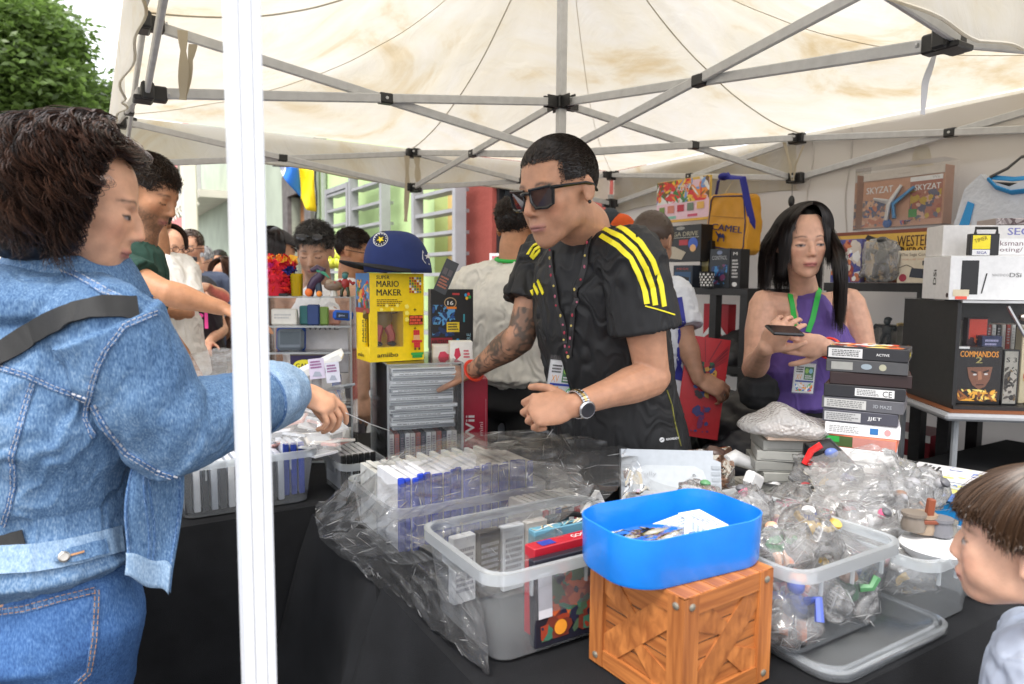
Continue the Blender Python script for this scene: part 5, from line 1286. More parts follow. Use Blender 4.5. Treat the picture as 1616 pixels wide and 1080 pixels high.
# rolled cuff
cfc = J['elR'].lerp(J['wrR'], .79); dd = (J['wrR'] - J['elR']).normalized(); b = MB()
q = [];
for rr_, s_ in ((.052, .052), (.062, .050), (.068, .02), (.071, -.02), (.069, -.045), (.062, -.05)): q.append((rr_, s_))
b.lathe(q, cfc, 30, axis=dd)
co_, fs_ = remesh(b, .004, 2); co_ += vnormals(co_, fs_) * (fbm(co_, 26, 4, 2) * .006)[:, None]; build_np('rolled_cuff', co_, fs_, None, M_DEN3, rt, 'all')
b = MB(); b.tube([cfc + dd * -.05 + (dd.orthogonal().normalized() * math.cos(a) + dd.cross(dd.orthogonal().normalized()) * math.sin(a)) * .067 for a in np.linspace(0, 2 * PI, 40, endpoint=False)], .003, 5, closed=True); b.build('seam', M_SEAMD, rt, True)
# open front flap of the jacket hanging down
b = MB(); top = [at(212, 735, 1.13), at(283, 728, 1.17)]; bot = [at(200, 905, 1.09), at(272, 935, 1.14)]
def flap(s_, t_):
 a = top[0].lerp(top[1], s_); c = bot[0].lerp(bot[1], s_); p_ = a.lerp(c, t_); return p_ + Vector((0, -.012 * math.sin(s_ * PI * 1.5 + t_) - .012 * math.sin(t_ * 5 + s_ * 3), .004 * math.sin(s_ * 9)))
b.grid(flap, 24, 40); b.build('jacket_front', M_DEN, rt, True, solid=.007)
b = MB(); b.grid(lambda s_, t_: flap(s_, .80 + .20 * t_) + Vector((0, -.007, 0)), 16, 6); b.build('waistband', M_DEN3, rt, True, solid=.006)
for s_ in (.05, .42, .50, .95):
 b = MB(); b.tube([flap(s_, t_) + Vector((0, -.006, 0)) for t_ in np.linspace(0, .82, 24)], .0028, 5); b.build('seam', M_SEAMD, rt, True)
# jeans pocket
tb = bvh_of(dw['tco'], dw['tfs'])
seam(tb, [(-20, 968), (40, 960), (95, 946), (152, 932)], .013, True, rt, M_STO); seam(tb, [(152, 932), (150, 970), (148, 1010), (140, 1060), (120, 1079)], .010, True, rt, M_STO); seam(tb, [(232, 925), (236, 960), (234, 1000)], .006)
# shoulder strap of the bag she carries
M_WEB = mat('black_webbing', (.016, .016, .016), .7, .2, 20, .5, 220, vec=(1, 1, 6))
t = thing('shoulder_bag', 'black shoulder bag strap running across the back of the denim jacket', 'bag', J['pelvis'] + Vector((-.15, .1, 0)))
ribbon_on(jb, [(-40, 592), (0, 562), (40, 535), (80, 512), (120, 495), (165, 485), (215, 486)], .034, 'strap', M_WEB, t, lift=.006, thick=.002)
ribbon_on(jb, [(-30, 872), (0, 862), (40, 850)], .03, 'strap', M_WEB, t, lift=.006)
b = MB(); b.ell(J['pelvis'] + Vector((-.32, .0, .02)), (.05, .12, .10)); b.build('bag_body', M_WEB, t, True)
b = MB(); c0 = J['wrR'] + dd * .004; u1 = dd.orthogonal().normalized(); u2 = dd.cross(u1); b.tube([c0 + (u1 * math.cos(a) + u2 * math.sin(a)) * .0295 + dd * .004 * math.sin(a) for a in np.linspace(0, 2 * PI, 24, endpoint=False)], .0026, 6, closed=True); b.build('hair_tie', M_BLK, None, True, label='black hair tie round the wrist of the denim jacket woman', cat='hair tie')
# ================= boy at lower right
hb = at(1618, 862, .91)
J = dict(head=hb, neck=hb + Vector((.035, .0, -.135)), chest=hb + Vector((.06, .01, -.25)), waist=hb + Vector((.07, .01, -.38)), pelvis=hb + Vector((.07, .01, -.50)),
   shL=hb + Vector((-.035, -.12, -.19)), shR=hb + Vector((.12, .135, -.19)), elL=hb + Vector((-.05, -.15, -.36)), wrL=hb + Vector((-.10, -.10, -.48)), elR=hb + Vector((.15, .16, -.36)), wrR=hb + Vector((.08, .2, -.48)),
   fwd=Vector((-.74, .66, -.06)))
by = person('small brown haired boy in a light grey T-shirt beside the clear bins', J, (.62, .36, .25), srgb(172, 182, 200), .7, srgb(70, 70, 80), child=True, voxel=.0034, girth=.62, lim=.72, head_s=.84, brows=(.12, .07, .04), lips=(.50, .22, .18), eyes='open', shirt_infl=.014, wr=.004)
rt = by['root']; H = by['H']; B1, B2 = (.038, .020, .011), (.095, .052, .029)
def bend(a):
 a = abs(a); return 15 if a < 50 else (np.interp(a, [50, 75, 95, 130, 180], [15, -4, 0, -28, -34]))
flow_hair(rt, H, B1, B2, 9000, 31, (-180, 180), bend, lambda a: .012, .0008, .006, jit=.012, part=(0, .035), k=18, name='hair', vary=.9)
b = MB(H); b.ell((0, .020, .037), (.081, .102, .090), seg=24, rings=16); co_, fs_ = np.array(b.v), b.f; hinv = H.inverted()
keep = [f for f in fs_ if all(((hinv @ Vector(co_[i])).y > .0 and (hinv @ Vector(co_[i])).z > -.02) or (hinv @ Vector(co_[i])).z > .062 for i in f)]; build_np('scalp', co_, keep, [B1] * len(keep), hairmat('std', None), rt, True)
# ================= people in the street and at the stall
def shift(J, **k):
 for a, v in k.items(): J[a] = v
 return J
def ppl(px, py, Y, facing, **k):
 """stand someone so that the head centre falls at this pixel; height follows from the place"""
 p = at(px, py, Y); h = p.z / 1.625 * 1.75; lean = k.pop('lean', 0); f = Vector((-math.sin(R(facing)), math.cos(R(facing)), 0)); b_ = p - f * (lean + .045)
 return stand(b_.x, b_.y, facing, h, k.get('fem', False), lean, k.get('hd', .25))
W1 = srgb(232, 230, 226)
# man with his back turned in the white T-shirt
J = ppl(816, 362, 2.85, -28); J['shL'] = J['shL'] + Vector((-.0, 0, -.02))
p = person('man in a white T-shirt with his back turned, green lanyard round his neck', J, 'tan', srgb(214, 210, 200), .62, K_, voxel=.006, shirt_infl=.035, wr=.008, hem=-.06, girth=1.06, hair=sh_hair(length=.03, n=3500, seed=8, line=.06, back=-.05, stand=.5))
b = MB(); n_ = J['neck']; b.tube([n_ + Vector((math.cos(a) * .068, math.sin(a) * .062, .028 + .01 * math.sin(a))) for a in np.linspace(0, 2 * PI, 24, endpoint=False)], .008, 6, closed=True); b.build('neck_ribbon', M_GRN, None, True, label='green lanyard ribbon round the neck of the man in white', cat='lanyard')
# bald man bending over
J = ppl(1030, 385, 2.72, -25); f = Vector((.4, .9, 0)); J.update(elR=at(1082, 540, 2.55), wrR=at(1102, 598, 2.50), shR=at(1066, 462, 2.62), shL=at(960, 462, 2.9), fwd=Vector((.55, .75, -.45)))
p = person('shaven headed man behind the seller reading a red poster, in white and blue', J, (.42, .23, .15), srgb(208, 212, 220), .72, srgb(40, 45, 60), voxel=.0055, hands={'R': dict(d=Vector((.75, -.2, -.35)), n2=Vector((.2, -.75, .5)), side=-1, curl=(.5, .55, .6, .6))}, stubble=0,
 paint=lambda co, col: col * (1 - .0 * col))
short_hair(p['root'], p['H'], (.09, .06, .045), (.16, .11, .085), length=.003, n=3500, seed=3, line=.05, width=.0006)
bv = bvh_of(p['sco'], p['sfs']); ribbon_on(bv, [(1070, 470), (1076, 510), (1074, 560), (1070, 600)], .03, 'blue_side_stripe', mat('royal_blue', srgb(45, 50, 140), .7), p['root'])
# dark green T-shirt man
J = ppl(236, 305, 2.35, -88, lean=.16); J.update(shR=at(178, 425, 2.2), shL=at(196, 425, 2.6), elR=at(262, 462, 2.16), wrR=at(352, 487, 2.22), fwd=Vector((.92, -.12, -.50)))
person('dark haired bearded man in a dark green T-shirt stretching an arm towards the stall', J, 'tan', srgb(22, 58, 48), .55, srgb(60, 70, 90), voxel=.0055, stubble=.75, hair=sh_hair((.012, .008, .006), (.06, .035, .02), length=.028, n=4000, seed=9, line=.058), hands={'R': dict(curl=(.2, .2, .25, .3))}, brows=(.02, .013, .01))
# white T-shirt man behind him
J = ppl(236, 350, 2.95, 60, lean=.05); J.update(shL=at(232, 430, 2.85), shR=at(285, 425, 3.05), elR=at(292, 495, 2.9), wrR=at(235, 487, 2.7), neck=at(247, 402, 2.95))
person('man in a plain white T-shirt with a necklace behind the dark green T-shirt man', J, 'tan', W1, .75, srgb(60, 62, 70), voxel=.007, stubble=.3, hair=sh_hair(n=1800, length=.03), shirt_infl=.022, wr=.006)
# black T-shirt with pink lettering
J = ppl(268, 392, 4.1, -75, fem=True); nk = J['neck']; J.update(neck=at(300, 436, 4.1), shL=at(322, 452, 4.3), shR=at(290, 458, 3.95), chest=at(312, 490, 4.1), waist=at(316, 540, 4.1), pelvis=at(318, 590, 4.1), elR=at(352, 470, 3.8), wrR=at(330, 455, 3.6), elL=at(350, 520, 4.2), wrL=at(330, 540, 3.9), fwd=Vector((.85, -.45, -.15)))
J['neck'] = J['head'] + Vector((.05, 0, -.16))
p = person('dark haired woman with glasses in a black T-shirt with pink lettering', J, 'fair', (.016, .016, .02), .6, K_, fem=True, voxel=.009, hair=lambda r, H: flow_hair(r, H, DK, BR, 1200, 4, (60, 300), lambda a: 0, lambda a: .03, .003, .008, jit=.015, part=(0, -.02)))
bv = bvh_of(p['sco'], p['sfs']); h = onto(bv, 303, 505, .012) or at(303, 505, 4)
b = MB(); prints(b, fmat(h, (1, 0, 0), (0, 0, 1)), [('b', 'irl', -.02, -.05, .11, .13, srgb(235, 70, 150)), ('l', [(-.05, .09), (.0, .13), (.04, .09)], .012, srgb(235, 70, 150))]); b.build('shirt_lettering', V(.6), p['root'])
def glasses(H, root, col=K_, tint=None):
 b = MB(H)
 for s in (-1, 1):
  b.tube([(s * .033 + .022 * math.cos(a), -.100, .004 + .017 * math.sin(a)) for a in np.linspace(0, 2 * PI, 14, endpoint=False)], .002, 5, col, closed=True)
  b.tube([(s * .055, -.095, .008), (s * .082, .02, .004)], .002, 5, col)
  if tint: b.prism([(s * .033 + .021 * math.cos(a), -.099, .004 + .016 * math.sin(a)) for a in np.linspace(0, 2 * PI, 12, endpoint=False)], (0, .001, 0), tint)
 b.tube([(-.011, -.101, .006), (.011, -.101, .006)], .002, 5, col); b.build('glasses', V(.25), root, True)
glasses(p['H'], p['root'])
# man on the phone
J = ppl(300, 393, 4.5, 60); J.update(elL=at(322, 468, 4.4), wrL=at(308, 440, 4.28), fwd=Vector((.1, -.95, -.1)))
p = person('man with receding brown hair and glasses talking on a phone in the crowd', J, 'fair', srgb(70, 80, 100), .8, srgb(60, 60, 70), voxel=.010, hair=sh_hair((.05, .03, .02), (.14, .09, .06), n=900, length=.02, line=.08, width=.002), hands={'L': dict(d=Vector((-.1, .1, 1)), n2=Vector((.6, -.7, 0)), curl=(.5, .5, .5, .5))}, stubble=.2); glasses(p['H'], p['root'])
b = MB(fmat(at(302, 424, 4.3), (1, .3, 0), (-.2, 0, 1))); b.box((0, 0, 0), (.07, .145, .009), bev=.004); b.build('phone', MATS['phone_black'], label='black phone held to the ear of the man in the crowd', cat='phone')
J = ppl(318, 414, 5.4, 170); p = person('older grey haired man with glasses in a pale blue shirt in the crowd', J, 'fair', srgb(176, 200, 214), .8, srgb(120, 120, 125), voxel=.012, hair=sh_hair((.3, .3, .3), (.55, .54, .52), n=700, length=.02, width=.003)); glasses(p['H'], p['root'])
J = ppl(345, 412, 7.5, 175, hd=0); p = person('distant man with red sunglasses and a white shirt in the street', J, 'tan', W1, .8, srgb(60, 60, 65), voxel=.014, hair=sh_hair(n=600, length=.015, width=.003)); glasses(p['H'], p['root'], srgb(190, 30, 50), srgb(160, 20, 45))
J = ppl(356, 440, 4.8, 150, fem=True); J.update(elR=at(340, 500, 4.6), wrR=at(346, 478, 4.4))
p = person('woman with long brown hair, brown coat and beige trousers beside the white leg', J, 'fair', srgb(70, 52, 44), 1.8, srgb(186, 168, 148), fem=True, voxel=.011, hair=lambda r, H: flow_hair(r, H, (.03, .015, .01), (.10, .05, .03), 1400, 5, (50, 310), lambda a: 0, lambda a: .28, .003, .01, jit=.02, part=(0, -.02), k=20))
b = MB(); pa = at(345, 492, 4.35); b.box(pa, (.10, .004, .14), Matrix.Rotation(.5, 3, 'Y'), W_); b.build('leaflet', V(.6), label='white folded leaflet held by the woman with long brown hair', cat='leaflet')
J = ppl(330, 432, 6.2, 185); person('man in a pale T-shirt far back in the crowd, beside the red round sign', J, 'tan', srgb(150, 160, 175), .8, srgb(50, 50, 60), voxel=.014, hair=sh_hair(n=500, width=.003))
J = ppl(232, 415, 5.5, 150); person('person in dark clothes far back in the crowd behind the white T-shirt man', J, 'tan', srgb(60, 60, 70), .8, srgb(50, 50, 60), voxel=.014, hair=sh_hair(n=500, width=.003))
# black cap person in pink
J = ppl(438, 400, 3.75, -60); J['shR'] = J['shR'] + Vector((0, 0, -.02))
p = person('person in a black baseball cap and pink top behind the red crepe figure', J, 'fair', srgb(226, 105, 140), .7, srgb(80, 80, 90), voxel=.008, hair=lambda r, H: flow_hair(r, H, DK, (.03, .02, .02), 1200, 5, (70, 290), lambda a: -15, lambda a: .03, .002, .004, jit=.01))
b = MB(p['H']);
for r_ in (0,): b.ell((0, .02, .055), (.087, .105, .075), seg=22, rings=12)
co_, fs_ = np.array(b.v), b.f; hinv = p['H'].inverted(); keep = [f for f in fs_ if all((hinv @ Vector(co_[i])).z > .045 for i in f)]
build_np('cap', co_, keep, [srgb(60, 60, 62)] * len(keep), V(.8, 'cloth_plain'), p['root'], True, solid=.003)
b = MB(p['H']); b.prism([(-.06, -.05, .045), (-.045, -.13, .035), (0, -.15, .032), (.045, -.13, .035), (.06, -.05, .045)], (0, 0, .004), srgb(50, 50, 52)); b.build('cap_peak', V(.8, 'cloth_plain'), p['root'])
# white tank top man
J = ppl(497, 398, 3.15, 178, lean=.06); J['fwd'] = Vector((.05, -1, -.34)); J.update(elL=J['shL'] + Vector((.03, -.05, -.27)), elR=J['shR'] + Vector((-.03, -.05, -.27)))
p = person('grey bearded man in a white tank top with sunglasses on his head', J, (.52, .30, .20), srgb(236, 236, 238), .3, srgb(90, 90, 100), voxel=.0055, tank=True, stubble=.55, brows=(.05, .045, .04), girth=1.08, hair=sh_hair((.03, .027, .025), (.16, .15, .14), length=.035, n=3500, seed=12, line=.055, stand=.9, top=.07), shirt_infl=.012)
b = MB(p['H'])
for s in (-1, 1): b.ell((s * .032, -.075, .088), (.026, .006, .017), Matrix.Rotation(R(-35), 3, 'X'), col=(.03, .03, .035))
b.tube([(-.07, -.04, .09), (0, -.083, .095), (.07, -.04, .09)], .003, 5, K_); b.build('sunglasses', V(.15), p['root'], True)
# man beside with sunglasses
J = ppl(560, 398, 3.7, -70); J['fwd'] = Vector((.75, -.1, -.15)); p = person('dark haired man with sunglasses partly hidden behind the navy cap', J, 'tan', srgb(214, 214, 216), .5, K_, voxel=.008, hair=sh_hair(length=.03, n=2500, seed=14), stubble=.3); glasses(p['H'], p['root'], K_, K_)
b = MB()
for k_ in range(16): b.ell(at(518 + (k_ % 8) * 5, 402 + (k_ // 8) * 10 + (k_ * 7) % 5, 4.9), (.05, .05, .045), col=(srgb(215, 225, 60), srgb(230, 235, 90))[k_ % 2], seg=8, rings=6)
b.build('balloon_bunch', V(.4), label='lime yellow balloons in the street behind the tank top man', cat='balloons', kind=None, smooth=True)
# tables under black cloth
M_CLOTH = mat('black_tablecloth', (.011, .0115, .013), .85, .25, 9, .5, 500, spec=.22)
def cloth_table(label, u0, u1, v0, v1, z=.75, flare=.05, seed=0, drop=.72, skirts='fblr'):
 t = thing('table', label, 'table', T((u0 + u1) / 2, (v0 + v1) / 2, 0))
 b = MB(); b.prism([T(u0, v0, z - .035), T(u1, v0, z - .035), T(u1, v1, z - .035), T(u0, v1, z - .035)], (0, 0, .03)); b.build('tabletop', M_BAR, t)
 for uu in (u0 + .06, u1 - .06):
  for vv in (v0 + .06, v1 - .06): b = MB(); b.tube([T(uu, vv, 0), T(uu, vv, z - .035)], .013, 8); b.build('leg', M_BAR, t)
 nu, nv = max(2, int((u1 - u0) / .025)), max(2, int((v1 - v0) / .025))
 b = MB(); P = np.array([[u0 + (u1 - u0) * i / nu, v0 + (v1 - v0) * j / nv, 0] for i in range(nu + 1) for j in range(nv + 1)])
 nz = fbm(P, 5, seed, 3) * .0015
 b.grid(lambda a, c: T(u0 + (u1 - u0) * a, v0 + (v1 - v0) * c, z + nz[int(round(a * nu)) * (nv + 1) + int(round(c * nv))]), nu, nv)
 loop = []; n1 = int((u1 - u0) / .02); n2 = int((v1 - v0) / .02)
 loop += [(u0 + (u1 - u0) * i / n1, v0, 0, -1) for i in range(n1)] + [(u1, v0 + (v1 - v0) * i / n2, 1, 0) for i in range(n2)]
 loop += [(u1 - (u1 - u0) * i / n1, v1, 0, 1) for i in range(n1)] + [(u0, v1 - (v1 - v0) * i / n2, -1, 0) for i in range(n2)]
 K = len(loop); rings = []; s_ = np.arange(K)
 f = np.sin(s_ * .23 + seed) * .5 + np.sin(s_ * .11 + 2 * seed) * .5 + .5 * np.sin(s_ * .41 + 1)
 cor = np.array([min(abs(i - c) for c in (0, n1, n1 + n2, 2 * n1 + n2, K)) for i in range(K)]); cf = np.exp(-(cor / 4.) ** 2)
 for j, t_ in enumerate(np.linspace(0, 1, 14)):
  r = []
  for i, (u_, v_, du, dv) in enumerate(loop):
   o = .012 * min(1, t_ * 8) + (flare * t_ + f[i] * .022 * t_ ** .7) + cf[i] * .10 * t_
   cu_, cv_ = (u_ - (u0 + u1) / 2), (v_ - (v0 + v1) / 2); e = cf[i] * .05 * t_
   r.append(T(u_ + du * o + math.copysign(e, cu_), v_ + dv * o + math.copysign(e, cv_), z - .0035 * min(1, t_ * 8) - drop * t_ if j else z))
  rings.append(r)
 b.ring(rings, cap=False); b.build('tablecloth', M_CLOTH, t, 60); return t
cloth_table('front display table under black cloth, with the crate, tray and clear bins', .33, 3.0, -.25, .46, seed=1)
cloth_table('short side table under black cloth holding the bin of blue game cases', .33, .82, .50, .98, z=.748, seed=2)
cloth_table('far left display table under black cloth behind the white leg', -1.6, .92, 1.04, 1.85, seed=3, flare=.02)
TZ = .754
# clear bins
M_BIN = clearmat('frosted_plastic', tint=(.97, .985, 1.0), rough=.18, gloss=.16, haze=.17, hazecol=(.95, .98, 1.0))
M_RIM = clearmat('frosted_rim', tint=(.95, .98, 1.0), rough=.2, gloss=.2, haze=.40, hazecol=(.95, .98, 1.0))
M_FILM = clearmat('crinkled_film', tint=(1, 1, 1), rough=.055, gloss=.32, haze=.075, hazecol=(.98, .98, .98), bs=.3, bscale=30, bdist=.008)
M_FILM2 = clearmat('bag_film', tint=(1, 1, 1), rough=.06, gloss=.40, haze=.26, hazecol=(.98, .98, .98), bs=.4, bscale=40, bdist=.01)
M_CREASE = clearmat('film_crease', tint=(1, 1, 1), rough=.15, gloss=.35, haze=.55, hazecol=(.97, .97, .97))  # white fold lines that stand in for highlights on the film ridges
M_ACR = clearmat('acrylic', tint=(.985, .99, .99), rough=.03, gloss=.14, haze=.055)  # slight haze paints in the pale reflections on the panels
def rrect(w, d, r, n=5):
 q = []
 for cx, cy_, a0 in ((w / 2 - r, d / 2 - r, 0), (-w / 2 + r, d / 2 - r, 90), (-w / 2 + r, -d / 2 + r, 180), (w / 2 - r, -d / 2 + r, 270)):
  for k in range(n + 1): a = R(a0 + 90 * k / n); q.append((cx + r * math.cos(a), cy_ + r * math.sin(a)))
 return q
def bin_(label, M, w, d, h, taper=.9, group='clear plastic storage bins', r=.035):
 t = thing('storage_bin', label, 'plastic bin', M.to_translation(), group)
 b = MB(M); rings = []
 for z, s_, in ((0, taper), (.012, taper + .005), (h * .5, (1 + taper) / 2), (h - .01, 1)): rings.append([(x * s_, y * s_, z) for x, y in rrect(w, d, r)])
 b.ring([[Vector(p) for p in q] for q in rings], cap=False); b.add([(x * taper, y * taper, .002) for x, y in rrect(w, d, r)], [tuple(range(24))]); b.build('bin_wall', M_BIN, t, 40)
 b = MB(M); rr = rrect(w + .012, d + .012, r + .006)
 b.ring([[Vector((x * s_, y * s_, z)) for x, y in rr] for s_, z in ((.955, h - .004), (1, h - .004), (1.0, h - .02), (1.012, h - .02), (1.012, h), (.955, h))], cap=False, closed=True); b.build('rim', M_RIM, t, 40)
 for s_ in (-1, 1):
  for k in range(3): b = MB(M); b.box((s_ * w * .22 * (k - 1) if False else (k - 1) * w * .3, s_ * (d / 2) * .985, h - .035), (.004, .006, .03)); b.build('rib', M_RIM, t)
  b = MB(M); b.box((s_ * w / 2 * .985, 0, h - .03), (.006, d * .35, .022)); b.build('handle', M_RIM, t)
 return t
def TM(u, v, z=TZ, yaw=0):
 return fr(T(u, v, z), YAWA + yaw)
bin_('clear bin with the red and dark boxed books, nearest left on the front table', TM(.555, .205, TZ + .002), .375, .27, .158)
bin_('clear bin of blue spined game cases wrapped in clear film', TM(.575, .66, TZ), .40, .30, .135)
bin_('large clear bin of bagged toys standing on its lid, right of the crate', TM(.925, -.005, TZ + .018), .285, .36, .150)
bin_('second clear bin of bagged figures, right of the large one', TM(1.185, -.055, TZ), .20, .34, .135)
t = bin_('low clear square box behind the boy, rightmost of the clear bins', TM(1.385, -.10, TZ), .13, .26, .095, .97, r=.008)
bin_('long clear bin of cases at the front of the far left table', TM(.19, 1.21, TZ), .36, .28, .15)
bin_('narrow clear bin of black cases beside the acrylic display box', TM(.50, 1.15, TZ), .13, .22, .10)
bin_('clear bin at the far left end of the far left table beside the denim jacket', TM(-.20, 1.21, TZ), .36, .28, .13)
# lid under the large bin
M = TM(.985, -.03, TZ); t = thing('bin_lid', 'clear lid lying on the black cloth under the large toy bin', 'lid', M.to_translation())
b = MB(M); b.ring([[Vector((x * s_, y * s_, z)) for x, y in rrect(.36, .42, .045)] for s_, z in ((1, 0), (1, .012), (.97, .014), (.96, .006))], cap=False); b.add([(x * .96, y * .96, .006) for x, y in rrect(.36, .42, .045)], [tuple(range(24))]); b.build('lid_panel', M_BIN, t, 40, solid=.002)
b = MB(M); b.tube([Vector((x * .93, y * .93, .012)) for x, y in rrect(.36, .42, .045)], .004, 6, closed=True); b.build('lid_ridge', M_BIN, t)
# film and bags
def crumple(name, P, tris, m, parent, seed, label=None, cat=None, frac=.05, cw=.0008):
 """facets with straight folds; some folds carry a whitened crease painting in a ridge highlight"""
 o = build_np(name, P, tris, None, m, parent, 'all', label, cat); md = o.modifiers.new('soft', 'SUBSURF'); md.levels = md.render_levels = 2 if m.name == 'crinkled_film' else 1
 rg = random.Random(seed); ed = {}
 for f in tris:
  for k in range(3): e = tuple(sorted((int(f[k]), int(f[(k + 1) % 3])))); ed.setdefault(e, 0)
 b = MB()
 for (i, j) in ed:
  if rg.random() < frac:
   a_, c_ = Vector(P[i]), Vector(P[j]); L = (c_ - a_).length
   if L > .004: b.tube([a_, (a_ + c_) / 2, c_], [cw * .3, cw * rg.uniform(.5, 1.5), cw * .3], 3)
 if b.v: b.build('film_crease', M_CREASE, o if parent is None else parent, kind='stuff')
 return o
def film(name, rows, label=None, cat=None, parent=None, amp=.008, seed=0, nu=60, nv=60, m=None, thick=0):
 G = np.array([[tuple(p) for p in r] for r in rows], float); rg = np.random.default_rng(seed)
 def interp(A, t):   # Catmull-Rom along axis 0
  n = A.shape[0] - 1; x = t * n; i = min(int(x), n - 1); f = x - i
  p0 = A[max(i - 1, 0)]; p1 = A[i]; p2 = A[i + 1]; p3 = A[min(i + 2, n)]
  return .5 * (2 * p1 + (p2 - p0) * f + (2 * p0 - 5 * p1 + 4 * p2 - p3) * f * f + (3 * p1 - p0 - 3 * p2 + p3) * f ** 3)
 nu = max(6, nu // 4); nv = max(6, nv // 4)
 P = []
 for i in range(nu + 1):
  for j in range(nv + 1):
   a = i / nu + (rg.uniform(-.42, .42) / nu if 0 < i < nu else 0); c = j / nv + (rg.uniform(-.42, .42) / nv if 0 < j < nv else 0); P.append(interp(interp(G, a), c))
 P = np.array(P)
 D = np.stack([vnoise(P, 4, seed + 20), vnoise(P, 4, seed + 21) - .5, vnoise(P, 4, seed + 22) + .4], 1); D /= np.linalg.norm(D, axis=1)[:, None]
 P = P + D * (rg.normal(size=len(P)) * amp * 1.15 + amp * vnoise(P, 7, seed) * 1.2)[:, None]
 fs = []
 for i in range(nu):
  for j in range(nv):
   q = (i * (nv + 1) + j, (i + 1) * (nv + 1) + j, (i + 1) * (nv + 1) + j + 1, i * (nv + 1) + j + 1)
   fs += [(q[0], q[1], q[2]), (q[0], q[2], q[3])] if rg.random() < .5 else [(q[0], q[1], q[3]), (q[1], q[2], q[3])]
 return crumple(name, P, fs, m or M_FILM, parent, seed, label, cat)
bag = thing('film_wrap', 'big crumpled sheet of clear plastic film over the bin of blue game cases', 'plastic film', T(.45, .6, TZ))
a3 = lambda *q: [at(*p) for p in q]
film('film_sheet', [a3((498, 800, 1.60), (560, 752, 1.66), (640, 716, 1.70), (730, 684, 1.74), (850, 686, 1.76), (985, 700, 1.74)),
     a3((500, 828, 1.56), (572, 782, 1.52), (655, 752, 1.50), (745, 728, 1.52), (850, 722, 1.58), (1000, 730, 1.62)),
     a3((512, 860, 1.50), (588, 836, 1.38), (655, 806, 1.36), (755, 782, 1.36), (850, 770, 1.42), (975, 770, 1.50)),
     a3((560, 898, 1.43), (622, 872, 1.30), (680, 860, 1.24), (765, 838, 1.24), (850, 818, 1.28), (930, 800, 1.34))], parent=bag, seed=3, nu=80, nv=110, amp=.010)
film('film_fold', [a3((525, 850, 1.47), (575, 835, 1.38), (640, 860, 1.28), (700, 890, 1.17), (752, 925, 1.09)),
     a3((548, 885, 1.44), (600, 880, 1.36), (660, 910, 1.24), (715, 950, 1.13), (765, 990, 1.06)),
     a3((575, 910, 1.42), (620, 935, 1.34), (665, 975, 1.22), (715, 1020, 1.11), (775, 1068, 1.035))], parent=bag, seed=8, nu=50, nv=90, amp=.011)
film('film_fold', [a3((730, 690, 1.72), (800, 700, 1.70), (880, 690, 1.72), (925, 706, 1.70)), a3((760, 735, 1.60), (812, 724, 1.64), (868, 716, 1.64), (940, 760, 1.58)), a3((740, 770, 1.5), (800, 760, 1.5), (880, 762, 1.5), (950, 790, 1.48))],
  parent=bag, seed=14, amp=.014, nu=36, nv=44, m=clearmat('brown_reflection_film', tint=(.88, .85, .80), rough=.1, gloss=.3, haze=.10, hazecol=(.6, .56, .5), bs=.4, bscale=20, bdist=.02))  # clear film; brown reflection and the dark behind it put into the tint
film('film_sheet', [a3((1150, 705, 1.9), (1050, 712, 1.75), (985, 708, 1.62)), a3((1160, 760, 1.7), (1060, 770, 1.6), (985, 775, 1.55)), a3((1180, 800, 1.55), (1080, 815, 1.45), (960, 815, 1.42))], parent=bag, seed=17, amp=.008, nu=30, nv=40)
RNG = random.Random(77)
def toy(M, c1, c2, c3, s=1., seed=0):
 rg = random.Random(seed); b = MB(M)
 k = .055 * s
 b.ell((0, 0, k * 1.55), (k * .24, k * .22, k * .26), col=c3, seg=9, rings=7); b.ell((0, .1 * k, k * 1.72), (k * .27, k * .25, k * .17), col=c2, seg=9, rings=6)
 b.ell((0, 0, k * .95), (k * .34, k * .24, k * .42), col=c1, seg=9, rings=6)
 for sg in (-1, 1):
  b.tube([(sg * k * .3, 0, k * 1.2), (sg * k * (.6 + rg.random() * .2), -k * .1, k * (.9 + rg.random() * .5)), (sg * k * .75, -k * .35, k * (.8 + rg.random() * .6))], [k * .13, k * .11, k * .12], 6, c1)
  b.tube([(sg * k * .15, 0, k * .65), (sg * k * .25, -k * .1, k * .35), (sg * k * .25, -k * .05, 0)], [k * .17, k * .14, k * .13], 6, c2); b.ell((sg * k * .25, -k * .14, k * .05), (k * .15, k * .25, k * .1), col=K_, seg=7, rings=5)
 return b
film('film_sheet', [a3((640, 850, 1.27), (700, 838, 1.27), (790, 822, 1.30), (880, 805, 1.33)), a3((690, 880, 1.18), (745, 880, 1.17), (815, 865, 1.18), (890, 850, 1.2)), a3((745, 930, 1.085), (785, 945, 1.06), (840, 930, 1.09), (905, 905, 1.13))], parent=bag, seed=19, amp=.007, nu=40, nv=40)
film('film_sheet', [a3((600, 780, 1.47), (700, 748, 1.47), (800, 728, 1.5), (930, 735, 1.52)), a3((615, 835, 1.36), (710, 800, 1.38), (810, 780, 1.42), (930, 785, 1.42))], parent=bag, seed=23, amp=.012, nu=40, nv=70)
